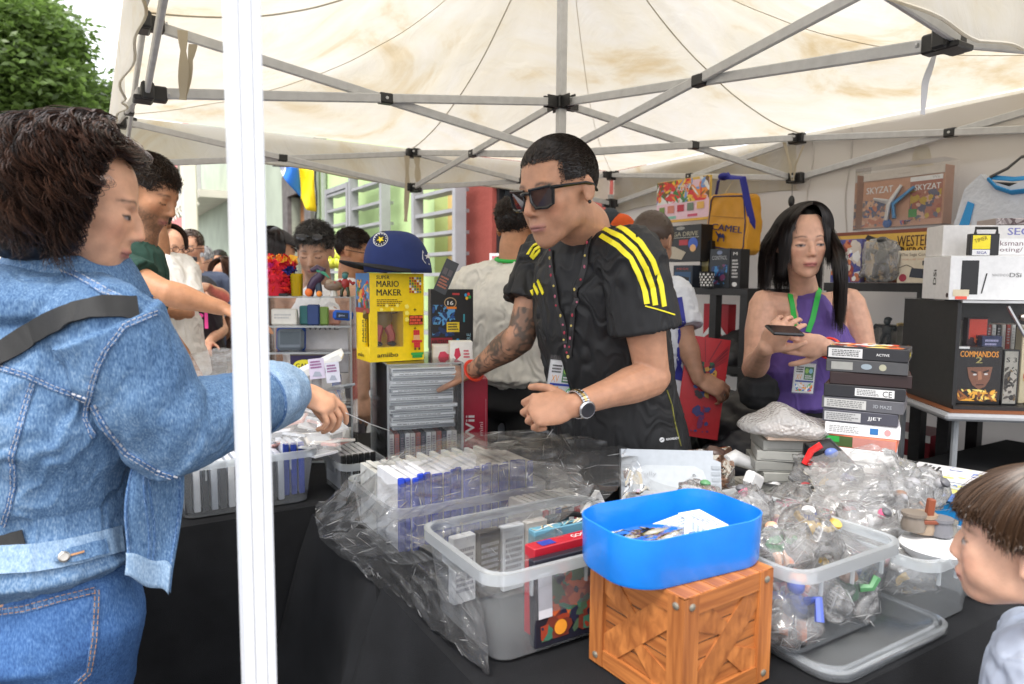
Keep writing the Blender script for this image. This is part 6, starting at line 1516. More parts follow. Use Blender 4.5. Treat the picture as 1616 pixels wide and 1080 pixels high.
def clear_bag(label, M, w, d, h, seed, toycols=None, s=1., group='small toys bagged in clear film', card=None, extra=None):
 t = thing('bagged_toy', label, 'bagged toy', M.to_translation(), group)
 if toycols: toy(M @ fr((0, 0, h * .12), seed * .7, R(-50 + seed * 17 % 60)), *toycols, s=s, seed=seed).build('toy_figure', V(.45), t, 40)
 if card: b = MB(M @ fr((0, 0, h * .45), .3, R(-70), .2)); b.box((0, 0, 0), (w * .55, d * .5, .002), col=card); prints(b, fmat((-w * .25, -d * .22, .0012), (1, 0, 0), (0, 1, 0)), [('txt', 0, 0, w * .5, d * .4, 5, (.2, .2, .22))]); b.build('paper_card', V(.6), t)
 b = MB(); b.ell((0, 0, 0), (1, 1, 1), seg=18, rings=12); P = np.array(b.v); sd = np.random.default_rng(seed)
 P = np.sign(P) * abs(P) ** np.array([.75, .75, .8]) + sd.normal(size=P.shape) * .16
 fl = np.clip((P[:, 2] - .2), 0, 1); P[:, 0] *= 1 + .3 * fl; P[:, 1] *= 1 - .75 * fl   # the mouth of the bag is pinched flat
 P = P * np.array([w / 2, d / 2, h / 2]) + np.array([0, 0, h / 2]); P[:, 2] = np.maximum(P[:, 2], .001)
 P = (np.c_[P, np.ones(len(P))] @ np.array(M).T)[:, :3]; tr = []
 for f in b.f:
  if len(f) == 3: tr.append(f)
  else: tr += [(f[0], f[1], f[2]), (f[0], f[2], f[3])] if sd.random() < .5 else [(f[0], f[1], f[3]), (f[1], f[2], f[3])]
 crumple('bag_film', P, tr, M_FILM2, t, seed, frac=.16, cw=.0005); return t
PAL = [srgb(200, 40, 50), srgb(40, 130, 60), srgb(40, 80, 190), srgb(235, 190, 60), srgb(225, 170, 130), srgb(120, 80, 50), srgb(230, 120, 40), srgb(220, 60, 120), srgb(150, 150, 155), srgb(60, 60, 70), srgb(240, 240, 240)]
PAL = [tuple(.8 * c + .2 * .35 for c in q) for q in PAL]
names = ['red', 'green', 'blue', 'yellow', 'tan', 'brown', 'orange', 'pink', 'grey', 'charcoal', 'white']
# toys heaped inside the large bin (lower layer and upper layer), the second bin and behind them
spots = []
for i, (u_, v_, z_, sc, c) in enumerate([(.84, -.12, .03, 1.1, 7), (.93, -.12, .03, 1, 8), (1.01, -.10, .03, 1, 2), (.85, .02, .03, 1.1, 1), (.96, .03, .03, 1, 4), (.88, .11, .03, 1, 5), (1.0, .12, .03, 1, 10),
  (.85, -.10, .10, 1, 1), (.95, -.08, .10, 1.1, 3), (1.01, -.02, .10, .9, 0), (.84, .05, .10, 1.1, 4), (.95, .06, .11, 1, 10), (.90, .13, .11, 1, 0),
  (1.15, -.14, .02, 1, 8), (1.22, -.12, .02, 1, 10), (1.17, 0, .02, 1, 2), (1.2, .08, .04, 1, 6), (1.16, -.06, .08, 1, 10), (1.38, -.15, .02, .8, 2), (1.38, -.02, .02, .8, 0)]):
 spots.append((u_, v_, TZ + .02 + z_, sc, c))
where = ['low in the front left of the large toy bin', 'low at the front middle of the large toy bin', 'low at the front right of the large toy bin', 'low at the left side of the large toy bin', 'low in the middle of the large toy bin', 'low at the back left of the large toy bin', 'low at the back right of the large toy bin',
   'on top at the front left of the large toy bin', 'on top at the front of the large toy bin', 'on top at the right rim of the large toy bin', 'on top at the left of the large toy bin', 'on top in the middle of the large toy bin', 'on top at the back of the large toy bin',
   'at the front left of the second clear bin', 'at the front right of the second clear bin', 'in the middle of the second clear bin', 'at the back of the second clear bin', 'on top of the second clear bin', 'at the front of the rightmost low box', 'at the back of the rightmost low box']
for i, (u_, v_, z_, sc, c) in enumerate(spots):
 clear_bag('%s bagged figure %s' % (names[c], where[i]), TM(u_, v_, z_, i * .9), .12 * sc, .10 * sc, .085 * sc, i + 2, (PAL[c], PAL[(c * 3 + 1) % 11], PAL[(c * 7 + 3) % 11]), sc * .78, card=W_ if i % 4 == 0 else None)
for i, (u_, v_, c) in enumerate([(.82, -.15, 2), (.90, -.15, 6), (.98, -.14, 1), (1.03, -.05, 10), (1.04, .06, 0), (.80, -.04, 5)]):
 clear_bag('%s bagged piece against the %s of the large toy bin' % (names[c], ['front wall, left end', 'front wall, middle', 'front wall, right end', 'right wall, front', 'right wall, back', 'left wall'][i]), TM(u_, v_, TZ + .024 + .03 * (i % 2), i), .10, .07, .075, 70 + i, (PAL[c], PAL[(c + 4) % 11], PAL[c]), 1.1, card=W_ if i % 2 else None)
# heap on the table behind the bins
heap = [(1215, 835, 1.50, 3), (1255, 800, 1.56, 4), (1310, 800, 1.50, 10), (1350, 790, 1.55, 6), (1300, 750, 1.62, 9), (1345, 845, 1.38, 4), (1385, 830, 1.42, 3), (1400, 780, 1.56, 10), (1430, 820, 1.46, 5), (1385, 745, 1.66, 1), (1440, 770, 1.62, 8), (1290, 850, 1.40, 0), (1240, 862, 1.36, 1)]
hw = ['beside the blue tray, left end of the heap', 'behind the large toy bin, left part of the heap', 'in the middle of the heap behind the large bin', 'right of the heap middle below the tall box stack', 'standing high under the bubble wrap package', 'low at the back rim of the large bin', 'at the right rear rim of the large bin', 'right of the green box in the heap', 'just left of the brown toy cannon', 'in front of the green box', 'beside the magazines at the right of the heap', 'lying over the back rim of the large bin', 'tucked behind the blue tray near the large bin']
for i, (x_, y_, Y_, c) in enumerate(heap):
 p = at(x_, y_, Y_); p.z = max(p.z - .055, TZ + .001)
 clear_bag('%s toy in loose shiny film %s' % (names[c], hw[i]), fr(p, i * 1.3), .17, .13, .10, 40 + i, (PAL[c], PAL[(c * 5 + 2) % 11], PAL[8]), 1.0, card=W_ if i in (1, 7, 10) else None)
hb_ = thing('film_heap', 'tall crumpled clear bags piled above the toys behind the large bin', 'plastic film', T(1.35, .15, TZ))
film('film_sheet', [a3((1285, 720, 1.60), (1340, 708, 1.58), (1400, 712, 1.6), (1440, 745, 1.6)), a3((1270, 770, 1.50), (1330, 765, 1.46), (1400, 770, 1.46), (1450, 790, 1.5)), a3((1260, 830, 1.42), (1330, 830, 1.34), (1400, 850, 1.32), (1470, 860, 1.38))], parent=hb_, seed=31, amp=.018, nu=60, nv=60, m=M_FILM2)
film('film_sheet', [a3((1195, 800, 1.5), (1260, 785, 1.5), (1330, 800, 1.4), (1390, 815, 1.4)), a3((1205, 840, 1.34), (1260, 850, 1.28), (1320, 860, 1.25), (1400, 865, 1.28)), a3((1215, 885, 1.2), (1262, 905, 1.14), (1330, 905, 1.12), (1410, 888, 1.2))], parent=hb_, seed=33, amp=.014, nu=60, nv=60, m=M_FILM2)
# blue game cases and other cases in the wrapped bin
def case(label, M, w, d, h, body, spine, group, name='game_case', cat='game case', mt=None):
 t = thing(name, label, cat, M.to_translation(), group)
 b = MB(M); b.box((0, 0, h / 2), (w * .86, d * .98, h * .98), col=body, bev=.0008); b.build('cover_insert', V(.4), t)
 b = MB(M); b.box((0, -d / 2 + .004, h / 2), (w, .008, h), col=spine, bev=.002); b.build('case_spine', mt or V(.25), t)
 return t
BL = srgb(40, 70, 190)
c0 = case('blue spined game case, first from the left in the film wrapped row', TM(.405, .60, TZ + .03), .0145, .135, .165, srgb(225, 226, 230), BL, 'blue spined game cases in the film wrapped bin')
for i in range(1, 22):
 c = copy_tree(c0); c['label'] = 'blue spined game case, %s from the left in the film wrapped row' % ORDS[i]; c.location = T(.405 + i * .0158, .60 + .006 * math.sin(i * 2.3), TZ + .03 + .004 * math.sin(i * 5));
c0 = case('pale case, first from the left in the row behind the blue spined cases', TM(.41, .74, TZ + .02), .0145, .12, .15, srgb(205, 205, 200), srgb(190, 192, 196), 'pale cases in the second row of the film wrapped bin')
for i in range(1, 20):
 c = copy_tree(c0); c['label'] = 'pale case, %s from the left in the row behind the blue spined cases' % ORDS[i]; c.location = T(.41 + i * .017, .74 + .008 * math.sin(i * 1.7), TZ + .02 + .006 * math.sin(i * 3))
# cases to the right between the two bins
for i in range(9):
 cl = [srgb(220, 60, 60), srgb(230, 230, 225), srgb(60, 90, 170), srgb(190, 160, 130), srgb(235, 235, 235)][i % 5]
 case('%s edged game case standing %s of the film covered pale cases by the blue tray' % (['red', 'white', 'blue', 'tan', 'pale'][i % 5], ['first', 'second', 'third', 'fourth', 'fifth', 'sixth', 'seventh', 'eighth', 'last'][i]), TM(.66 + i * .017, .42, TZ, .1), .0145, .13, .13, srgb(215, 214, 210), cl, 'loose game cases left of the blue tray')
# books in the front bin
def book(label, M, w, d, h, base, faces, cat='boxed book'):
 return carton('boxed_book', label, cat, M, w, d, h, base, faces)
M = TM(.560, .085, TZ + .010, 0) @ fr((0, 0, 0), 0, R(-3)); GLD = srgb(190, 150, 60)
book('dark fantasy boxed book on its side behind the front wall of the book bin', M, .21, .018, .150, srgb(30, 30, 42), {'front': [('art', .01, .01, .155, .14, [srgb(150, 60, 40), srgb(70, 90, 70), srgb(190, 90, 50), srgb(40, 40, 60), srgb(110, 50, 40), srgb(60, 110, 90)], 11, 80), ('r', .006, .05, .034, .128, (.62, .62, .66)),
 ('b', 'REALMS OF CHAOS', .196, .140, .128, .014, GLD, -PI / 2), ('t', 'THE LOST', .170, .125, .085, .009, (.45, .45, .5), -PI / 2), ('e', .05, .028, .013, .013, srgb(230, 150, 50))]})
book('red boxed book behind the dark one in the front bin', TM(.59, .125, TZ + .012, .03), .24, .030, .158, srgb(170, 30, 45), {'front': [('r', .05, .03, .21, .13, srgb(110, 50, 110))], 'top': [('t', 'GOODS', .09, .008, .05, .012, W_), ('r', .02, .004, .05, .024, srgb(40, 60, 150)), ('art', .14, .002, .235, .028, [srgb(240, 170, 120), srgb(200, 60, 50), W_], 2, 14)]})
book('blue and pale striped boxed book behind the red one in the front bin', TM(.62, .175, TZ + .012, -.02), .22, .022, .162, srgb(90, 140, 160), {'top': [('art', .002, .002, .218, .02, [srgb(120, 190, 210), W_, srgb(200, 190, 160), srgb(40, 60, 70)], 5, 30)]})
for i, c in enumerate((srgb(226, 228, 230), srgb(70, 65, 60), srgb(210, 214, 220), srgb(200, 196, 190), srgb(60, 80, 90))):
 book('%s cased disc at the back of the book bin, %s from the left' % (['white', 'dark brown', 'pale blue', 'cream', 'slate'][i], ['first', 'second', 'third', 'fourth', 'fifth'][i]), TM(.43 + i * .055, .295, TZ + .012, .1 - i * .03), .05, .02, .13, c, {'front': [('txt', .005, .02, .045, .11, 8, (.3, .3, .34))]}, 'cased disc')
b = MB(TM(.66, .25, TZ + .09)); b.tube([(math.cos(a) * .045, math.sin(a) * .02, .03 + math.sin(a) * .03) for a in np.linspace(.2, PI * 1.9, 22)], .006, 8); b.ell((.045, 0, .03), (.02, .014, .024)); b.ell((-.04, .0, .03), (.02, .014, .024)); b.build('headphones', M_BLK, None, True, label='small black folded headphones on the discs at the back of the book bin', cat='headphones')
b = MB(TM(.73, .30, TZ + .10, .3)); b.box((0, 0, 0), (.15, .012, .07), Matrix.Rotation(R(-35), 3, 'Y'), W_); b.build('envelope', V(.6), label='white padded envelope leaning at the back of the book bin', cat='envelope')
# orange plank crate
def crate():
 M = fr((.272, 1.070, TZ), R(34)); S = .192; t = thing('crate', 'orange wooden plank crate with grey bolts under the blue tray', 'crate', M.to_translation())
 mw, n, l, b_ = newmat('orange_wood'); tc = n.new('ShaderNodeTexCoord'); wv = n.new('ShaderNodeTexNoise'); mp = n.new('ShaderNodeMapping'); mp.inputs['Scale'].default_value = (3, 3, 1); at_ = n.new('ShaderNodeAttribute'); at_.attribute_name = 'Col'
 vr = n.new('ShaderNodeVectorRotate'); vr.inputs['Angle'].default_value = R(-34); l.new(tc.outputs['Object'], vr.inputs['Vector']); l.new(vr.outputs[0], mp.inputs[0]); l.new(mp.outputs[0], wv.inputs['Vector']); wv.inputs['Scale'].default_value = 55; wv.inputs['Detail'].default_value = 4; wv.inputs['Distortion'].default_value = .4
 cr = n.new('ShaderNodeValToRGB'); e = cr.color_ramp.elements; e[0].position = .35; e[0].color = (.30, .095, .025, 1); e[1].position = .70; e[1].color = (.56, .205, .055, 1); l.new(wv.outputs['Fac'], cr.inputs[0])
 mx = n.new('ShaderNodeMixRGB'); mx.blend_type = 'MULTIPLY'; mx.inputs[0].default_value = 1; l.new(cr.outputs[0], mx.inputs[1]); l.new(at_.outputs['Color'], mx.inputs[2]); l.new(mx.outputs[0], b_.inputs['Base Color']); b_.inputs['Roughness'].default_value = .42
 def mwv(vec, nm):
  m2 = mw.copy(); m2.name = nm
  for nd in m2.node_tree.nodes:
   if nd.type == 'MAPPING': nd.inputs['Scale'].default_value = vec
  return m2
 mHx = mwv((.12, 2, 2), 'orange_wood_flat'); mHy = mwv((2, .12, 2), 'orange_wood_across'); mV = mwv((2, 2, .12), 'orange_wood_upright'); mD = mwv((1.2, 1.2, .6), 'orange_wood_brace')
 b = MB(M); b.box((0, 0, S / 2), (S - .016, S - .016, S - .016), col=(.12, .06, .03)); b.build('inner_panel', V(.8), t)
 faces = [((0, -1), (1, 0)), ((1, 0), (0, 1)), ((-1, 0), (0, -1)), ((0, 1), (-1, 0))]
 fw = .030; rg = random.Random(3)
 for (nx, ny), (xx, xy) in faces:
  FM = M @ fmat((nx * (S / 2 - .008), ny * (S / 2 - .008), S / 2), (xx, xy, 0), (0, 0, 1))
  def plank(pts, z0, z1, mt, tone=None, nm='plank'):
   tn = tone or rg.uniform(.82, 1.08); b = MB(FM); b.prism([(x, y, z0) for x, y in pts], (0, 0, z1 - z0), (tn, tn, tn)); b.build(nm, mt, t)
  i_ = S / 2 - fw; mH = mHx if nx == 0 else mHy
  for k in range(5):
   y0 = -i_ + k * 2 * i_ / 5; plank([(-i_ - .002, y0 + .0016), (i_ + .002, y0 + .0016), (i_ + .002, y0 + 2 * i_ / 5 - .0016), (-i_ - .002, y0 + 2 * i_ / 5 - .0016)], -.002, .0015, mH)
  w_ = .0135
  for sg in (1, -1):
   a = i_; d = w_ * 1.1
   if sg == 1: plank([(-a, -a * sg), (-a + 2 * d, -a * sg), (a, a - 2 * d), (a, a), (a - 2 * d, a), (-a, -a + 2 * d)], .0016, .0045, mD, nm='brace')
   else:
    plank([(-a, a), (-a, a - 2 * d), (-d * 1.0, d * 1.0 - .0), (d * 1.0 - d, d * 2.0), (-a + 2 * d, a)], .0016, .0043, mD, nm='brace')
    plank([(a, -a), (a, -a + 2 * d), (d * 1.0, -d * 1.0 + .0), (0, -d * 2.0), (a - 2 * d, -a)], .0016, .0043, mD, nm='brace')
  for s_ in (-1, 1):
   plank([(s_ * i_, -S / 2), (s_ * S / 2 * .999, -S / 2), (s_ * S / 2 * .999, S / 2), (s_ * i_, S / 2)][::s_], -.003, .008, mV, nm='corner_post')
   plank([(-i_ + .0006, s_ * i_), (i_ - .0006, s_ * i_), (i_ - .0006, s_ * S / 2), (-i_ + .0006, s_ * S / 2)][::s_], -.003, .0070, mH, nm='edge_board')
   for s2 in (-1, 1): b = MB(FM); b.lathe([(.0058, .0078), (.0058, .0092), (.0035, .0105), (0.0003, .0108)], (s_ * (S / 2 - fw / 2), s2 * (S / 2 - fw / 2), 0), 14); b.build('bolt', mat('bolt_grey', (.33, .30, .24), .35, metal=.6), t, True)
 for k in range(6):
  b = MB(M); x0 = -S / 2 + .001 + k * S / 6; tn = rg.uniform(.85, 1.1); b.box((x0 + S / 12, 0, S - .001), (S / 6 - .002, S - .003, .006), col=(tn, tn, tn), bev=.0008); b.build('plank', mwv((2, .12, 2), 'orange_wood_lid') if k == 0 else MATS.setdefault('_lid', bpy.data.materials['orange_wood_lid']), t)
 t.scale = (1.05, 1.05, .94)
 return S
S = crate()
# blue tray with sachets
M = fr((.258, 1.072, TZ + .1835), R(27)); t = thing('tray', 'bright blue rounded plastic tray on top of the orange crate', 'tray', M.to_translation())
M_BLUE = mat('blue_plastic', (.012, .21, .74), .27, .12, 14, .25, 45, sss=.0, coat=.1)
b = MB(M); L_, W2, r_ = .288, .175, .065
def trayring(s, z): return [Vector((x * s, y * (1 + (s - 1) * 1.4), z + (.003 * math.sin(x * 40) * math.cos(y * 30) if z > .05 else 0))) for x, y in rrect(L_, W2, r_, 12)]
b.ring([trayring(.93, .001), trayring(.965, 0), trayring(.985, .006), trayring(1, .076), trayring(.985, .0765), trayring(.97, .008)], cap=False); q = trayring(.93, .003); b.add(q, [tuple(range(len(q)))]); q = trayring(.93, .001); b.add(q, [tuple(range(len(q)))[::-1]]); b.build('tray_body', M_BLUE, t, 50)
for i in range(7):
 p = (-.085 + i * .026, .018 * math.sin(i * 2.1), .032 + .003 * i % 2); bm = M @ fr(p, i * .8, .15 * math.sin(i), .12)
 b = MB(bm); b.box((0, 0, 0), (.075, .05, .0025), col=[srgb(225, 235, 240), srgb(200, 225, 240), srgb(235, 235, 235), srgb(200, 190, 180)][i % 4]); prints(b, Matrix.Translation((-.03, -.02, .0015)), [('txt', 0, .005, .055, .035, 4, (.35, .4, .5))])
 b.build('sachet', V(.25), label='pale sachet in the blue tray, %s from the left' % ['first', 'second', 'third', 'fourth', 'fifth', 'sixth', 'last'][i], cat='sachet', group='sachets lying in the blue tray')
film('sachet_film', [[M @ Vector((x, y, .045)) for x in (-.10, -.03, .04, .1)] for y in (-.04, 0, .04)], 'loose crinkled clear sachet wrap lying over the sachets in the blue tray', 'plastic wrap', amp=.006, seed=44, nu=24, nv=40)
# cartridge shaped case
G1 = srgb(176, 182, 188); G2 = srgb(158, 164, 170)
M = fmat(at(1058, 832, 1.60), (1, -.06, 0), (0, .25, 1)); t = thing('cartridge_case', 'big pale grey cartridge shaped case with a purple flower label, behind the blue tray', 'case', M.to_translation())
w = .118; prof = [(-w, 0), (w, 0), (w, .155), (w - .018, .162), (w - .018, .182), (-w, .182 - .0)]
b = MB(M); b.prism([(x, y, -.02) for x, y in prof], (0, 0, .038), G1); b.build('case_shell', V(.45), t)
b = MB(M)
for k in range(4):
 for s_ in (-1, 1): b.box((s_ * (w - .012), .03 + k * .014 + .07, .0185), (.02, .008, .004), col=G2)
b.build('grip_rib', V(.45), t)
b = MB(M); b.prism([(x, y, .018) for x, y in [(-.09, .015), (.085, .015), (.085, .11), (.075, .135), (.055, .145), (-.06, .145), (-.08, .135), (-.09, .11)]], (0, 0, .003), srgb(190, 195, 198)); b.build('label_recess', V(.4), t)
b = MB(M); prints(b, Matrix.Translation((0, 0, .0212)), [('r', -.082, .02, .078, .088, srgb(225, 200, 220)), ('r', -.075, .025, -.030, .085, srgb(80, 60, 78)), ('art', -.03, .025, .035, .085, [srgb(90, 90, 170), srgb(200, 190, 235), srgb(110, 60, 150), W_, srgb(240, 150, 180)], 9, 46), ('art', .035, .025, .074, .085, [srgb(225, 150, 190), srgb(240, 200, 220), srgb(190, 110, 160)], 19, 20),
 ('e', -.058, .045, .0065, .006, W_), ('l', [(-.0525, .045), (-.0525, .068)], .0035, W_), ('l', [(-.0525, .067), (-.046, .060)], .0035, W_), ('t', 'fully', -.07, .118, .035, .012, (.4, .42, .44)), ('t', 'n', .05, .12, .006, .006, K_)]); b.build('printed_label', V(.35), t)
# brown glossy package, white receiver, small white dock, grey ribbed console
b = MB(); p0 = at(1112, 712, 1.86); p1 = at(1146, 727, 1.84); b.tube([p0 + (p1 - p0) * s_ for s_ in (0, .1, .4, .75, 1, 1.08)], [.006, .02, .026, .024, .012, .004], 12, srgb(88, 66, 58)); b.build('brown_package', V(.3), None, True, label='small brown foil package behind the grey cartridge case', cat='package')
t = thing('handset', 'white two-ended handset controller lying behind the tray', 'controller', at(1190, 760, 1.80))
b = MB(); b.tube([at(1148, 728, 1.82), at(1160, 722, 1.83), at(1185, 732, 1.82), at(1215, 744, 1.79)], [.018, .022, .016, .020], 12, W_); b.tube([at(1221, 736, 1.78), at(1221, 745, 1.77), at(1219, 768, 1.75)], [.026, .026, .021], 16, W_); b.tube([at(1146, 730, 1.83), at(1144, 748, 1.80)], [.022, .019], 14, W_); b.build('handset_body', V(.3), t, 45)
b = MB(); b.box(at(1189, 758, 1.72), (.05, .03, .038), Matrix.Rotation(.5, 3, 'Z') @ Matrix.Rotation(.5, 3, 'Y'), W_, bev=.006); b.build('handset_dock', V(.3), t)
M = fr(atz(1195, 812, TZ) , R(12)); t = thing('console', 'flat ribbed grey game console under film behind the blue tray', 'console', M.to_translation())
b = MB(M); b.box((0, .06, .03), (.26, .20, .06), col=srgb(196, 194, 186), bev=.006); b.build('console_body', V(.5), t)
for k in range(9): b = MB(M); b.box((-.10 + k * .012, .06, .0615), (.005, .16, .004), col=srgb(170, 168, 160)); b.build('vent_rib', V(.5), t)
b = MB(M); b.box((.06, .07, .062), (.09, .11, .004), col=srgb(206, 204, 198), bev=.001); b.build('console_lid', V(.5), t)
# stacks
GC = srgb(150, 150, 145)
for i in range(8):
 M = fr(at(1252 + 4 * math.sin(i * 2.1), 443, 1.80) * Vector((1, 1, 0)) .length if False else (at(1252 + 5 * math.sin(i * 2.1), 443, 1.80).x, 1.80 + .004 * math.sin(i * 3), TZ + .0008 + i * .0275), R(-8 + 5 * math.sin(i * 1.9)))
 carton('grey_case', 'grey translucent game case, %s from the bottom of the stack under the bubble wrap' % ['lowest', 'second', 'third', 'fourth', 'fifth', 'sixth', 'seventh', 'topmost'][i], 'game case', M, .165, .13, .0265, GC if i % 2 else srgb(168, 168, 162), {'front': [('r', .01, .004, .155, .006, srgb(120, 120, 118)), ('txt', .10, .008, .15, .02, 2, (.5, .5, .5))]}, 'grey cases stacked under the bubble wrap')
# bubble wrapped package
M = fr((at(1268, 443, 1.76).x, 1.78, TZ + 8 * .0275 + .003), R(-6)); t = thing('bubble_wrap_package', 'flat package in white bubble wrap on the stack of grey cases', 'package', M.to_translation())
b = MB(M); b.box((0, 0, .012), (.16, .12, .02), col=srgb(215, 190, 170)); b.build('wrapped_item', V(.5), t)
b = MB(); b.ell((0, 0, 0), 1, seg=90, rings=60); P = np.array(b.v); P = np.sign(P) * abs(P) ** .8; base = P.copy()
P = P * np.array([.125, .085, .024]); P[:, 2] += .026 + .035 * np.exp(-((P[:, 0] + .035) / .045) ** 2) * (base[:, 2] > 0) * base[:, 2].clip(0); P[:, 0] -= .03 * np.clip(-base[:, 0] - .5, 0, 1)
P += (fbm(P, 22, 4)[:, None] * .006) * base
P = (np.c_[P, np.ones(len(P))] @ np.array(M).T)[:, :3]
mbw = clearmat('bubble_film', tint=(.9, .9, .9), rough=.2, gloss=.4, haze=.62, hazecol=(.95, .95, .95)); n = mbw.node_tree.nodes; l = mbw.node_tree.links
vo = n.new('ShaderNodeTexVoronoi'); vo.inputs['Scale'].default_value = 130; tc = n.new('ShaderNodeTexCoord'); l.new(tc.outputs['Object'], vo.inputs['Vector']); bp_ = n.new('ShaderNodeBump'); bp_.inputs['Distance'].default_value = .004; bp_.inputs['Strength'].default_value = 1; bp_.invert = True; l.new(vo.outputs['Distance'], bp_.inputs['Height'])
for nd in n:
 if nd.type in ('BSDF_GLOSSY', 'LAYER_WEIGHT', 'BSDF_DIFFUSE'): l.new(bp_.outputs[0], nd.inputs['Normal'])
build_np('bubble_wrap', P, b.f, None, mbw, t, 'all')
DKB = srgb(38, 38, 42)
bx = [('white', W_, 0), ('white', W_, 0), ('pale grey', srgb(210, 210, 212), 0), ('white', W_, 0), ('white', W_, 1), ('white with a yellow corner', W_, 2), ('white with blue print', W_, 3), ('orange and green', srgb(228, 120, 88), 4), ('white with a red seal', W_, 5), ('dark and pink', srgb(70, 70, 80), 6), ('clear grey', srgb(90, 90, 95), 7), ('black with CE mark', DKB, 8), ('dark with a red end', srgb(45, 30, 30), 9), ('charcoal silver printed', srgb(72, 72, 74), 10), ('black with a colourful lid', DKB, 11)]
sx, sy = at(1392, 443, 1.66).x, 1.72
for i, (nm, col, k) in enumerate(bx):
 hh = .0305; off = .005 * math.sin(i * 2.7); M = fr((sx + off + (.01 if i >= 11 else 0), sy, TZ + i * (hh + .0008)), R(-30 + 3 * math.sin(i * 1.7)))
 w_, d_ = (.165, .13) if i < 11 else (.178, .13)
 if k in (7,): w_ = .18
 lb = ('r', .004, .004, .085, .026, (.45, .45, .45)); F = {'front': [], 'right': [], 'top': []}
 if k == 11: F['front'] = [('r', .004, .004, .08, .027, (.6, .6, .6)), ('txt', .012, .007, .075, .024, 4, (.1, .1, .1)), ('t', 'ACTIVE', .11, .012, .028, .006, W_)]; F['right'] = [('r', .01, .008, .075, .022, srgb(40, 40, 42)), ('b', 'LEGENDS', .018, .011, .05, .010, srgb(240, 220, 60)), ('t', 'PRO', .095, .012, .02, .006, W_)]; F['top'] = [('art', .004, .004, .172, .126, [srgb(230, 130, 50), W_, srgb(200, 60, 40), srgb(240, 210, 120), srgb(40, 50, 70)], 7, 60)]
 elif k == 10: F['front'] = [('r', .012, .006, .06, .025, (.3, .3, .28)), ('e', .09, .016, .012, .007, (.25, .3, .34)), ('e', .125, .016, .008, .008, (.35, .34, .25))]; F['right'] = [('r', .006, .006, .07, .024, (.36, .34, .28)), ('e', .112, .015, .006, .010, (.5, .5, .5))]
 elif k == 9: F['right'] = [('r', .002, .002, .128, .028, srgb(150, 60, 45)), ('txt', .01, .006, .06, .025, 4, srgb(240, 180, 160)), ('r', .085, .003, .126, .028, srgb(225, 70, 50))]
 elif k == 8: F['front'] = [('r', .07, .006, .155, .025, (.66, .66, .66)), ('txt', .074, .008, .125, .023, 4, (.15, .15, .15)), ('t', 'CE', .130, .008, .020, .014, K_)]; F['right'] = [('b', 'TAO', .045, .010, .045, .014, srgb(220, 50, 60)), ('txt', .04, .004, .1, .009, 1, srgb(220, 50, 60))]
 elif k == 7: F['front'] = [('r', .006, .004, .1, .026, (.5, .5, .48)), ('txt', .012, .006, .095, .024, 4, (.2, .2, .2)), ('t', '3D MAZE', .115, .011, .04, .008, (.4, .42, .45))]
 elif k == 6: F['front'] = [lb, ('txt', .008, .006, .08, .024, 4, (.2, .2, .2)), ('t', 'JJET', .10, .01, .03, .01, W_)]; F['right'] = [('r', .002, .002, .128, .028, srgb(190, 130, 170))]
 elif k == 5: F['front'] = [('txt', .01, .006, .08, .024, 4, (.35, .35, .35)), ('r', .10, .008, .118, .023, srgb(50, 110, 170)), ('e', .138, .015, .007, .008, srgb(200, 150, 150))]
 elif k == 4: F['front'] = [('r', .002, .002, .07, .028, srgb(70, 90, 50)), ('r', .01, .012, .04, .026, srgb(50, 160, 70)), ('r', .07, .002, .163, .028, srgb(190, 130, 120))]; F['right'] = [('txt', .02, .008, .11, .02, 2, srgb(240, 190, 170))]
 elif k == 3: F['right'] = [('r', .02, .008, .028, .022, srgb(60, 60, 160)), ('t', 'SYBERIA', .04, .01, .06, .010, srgb(80, 80, 120))]
 elif k == 2: F['right'] = [('r', .02, .004, .09, .026, srgb(235, 225, 140)), ('t', 'LEMON', .03, .010, .04, .008, srgb(200, 140, 60))]
 elif k == 1: F['right'] = [('r', .03, .006, .045, .024, srgb(190, 60, 90)), ('t', 'AIR', .06, .01, .03, .009, (.3, .3, .3))]
 carton('game_box', '%s game box, %s in the tall stack' % (nm, ['lowest', 'second from the bottom', 'third from the bottom', 'fourth from the bottom', 'fifth from the bottom', 'sixth from the bottom', 'seventh from the bottom', 'eighth from the bottom', 'ninth from the bottom', 'sixth from the top', 'fifth from the top', 'fourth from the top', 'third from the top', 'second from the top', 'topmost'][i]), 'game box', M, w_, d_, hh, col, {k_: v_ for k_, v_ in F.items() if v_}, 'game boxes in the tall stack')
# green box, red and black bagged controller, magazines, toy cannon, white bowl
M = fr(at(1398, 443, 1.78) * 1, R(10)); M.translation = Vector((at(1398, 443, 1.78).x, 1.78, TZ)); carton('green_box', 'light green game box half buried in clear film below the tall stack', 'game box', M, .16, .08, .145, srgb(130, 205, 120), {'front': [('r', 0, .125, .16, .145, srgb(60, 90, 50)), ('art', .055, .09, .09, .125, [srgb(60, 130, 210), W_, srgb(200, 80, 120)], 4, 10), ('txt', .1, .03, .15, .11, 8, srgb(90, 170, 90))]})
t = thing('bagged_controller', 'red and black bagged controller with blue details standing in the heap', 'bagged controller', at(1310, 760, 1.6))
b = MB(); b.tube([at(1272, 735, 1.62), at(1282, 712, 1.62), at(1300, 708, 1.62), at(1340, 742, 1.6)], [.012, .028, .030, .022], 12, srgb(20, 20, 24)); b.tube([at(1270, 732, 1.60), at(1280, 712, 1.595), at(1296, 702, 1.59)], .008, 8, srgb(215, 40, 40)); b.tube([at(1330, 752, 1.57), at(1350, 762, 1.57)], .01, 8, srgb(30, 50, 140)); b.ell(at(1312, 715, 1.585), (.016, .01, .012), col=srgb(90, 110, 170)); b.build('controller_body', V(.25), t, True)
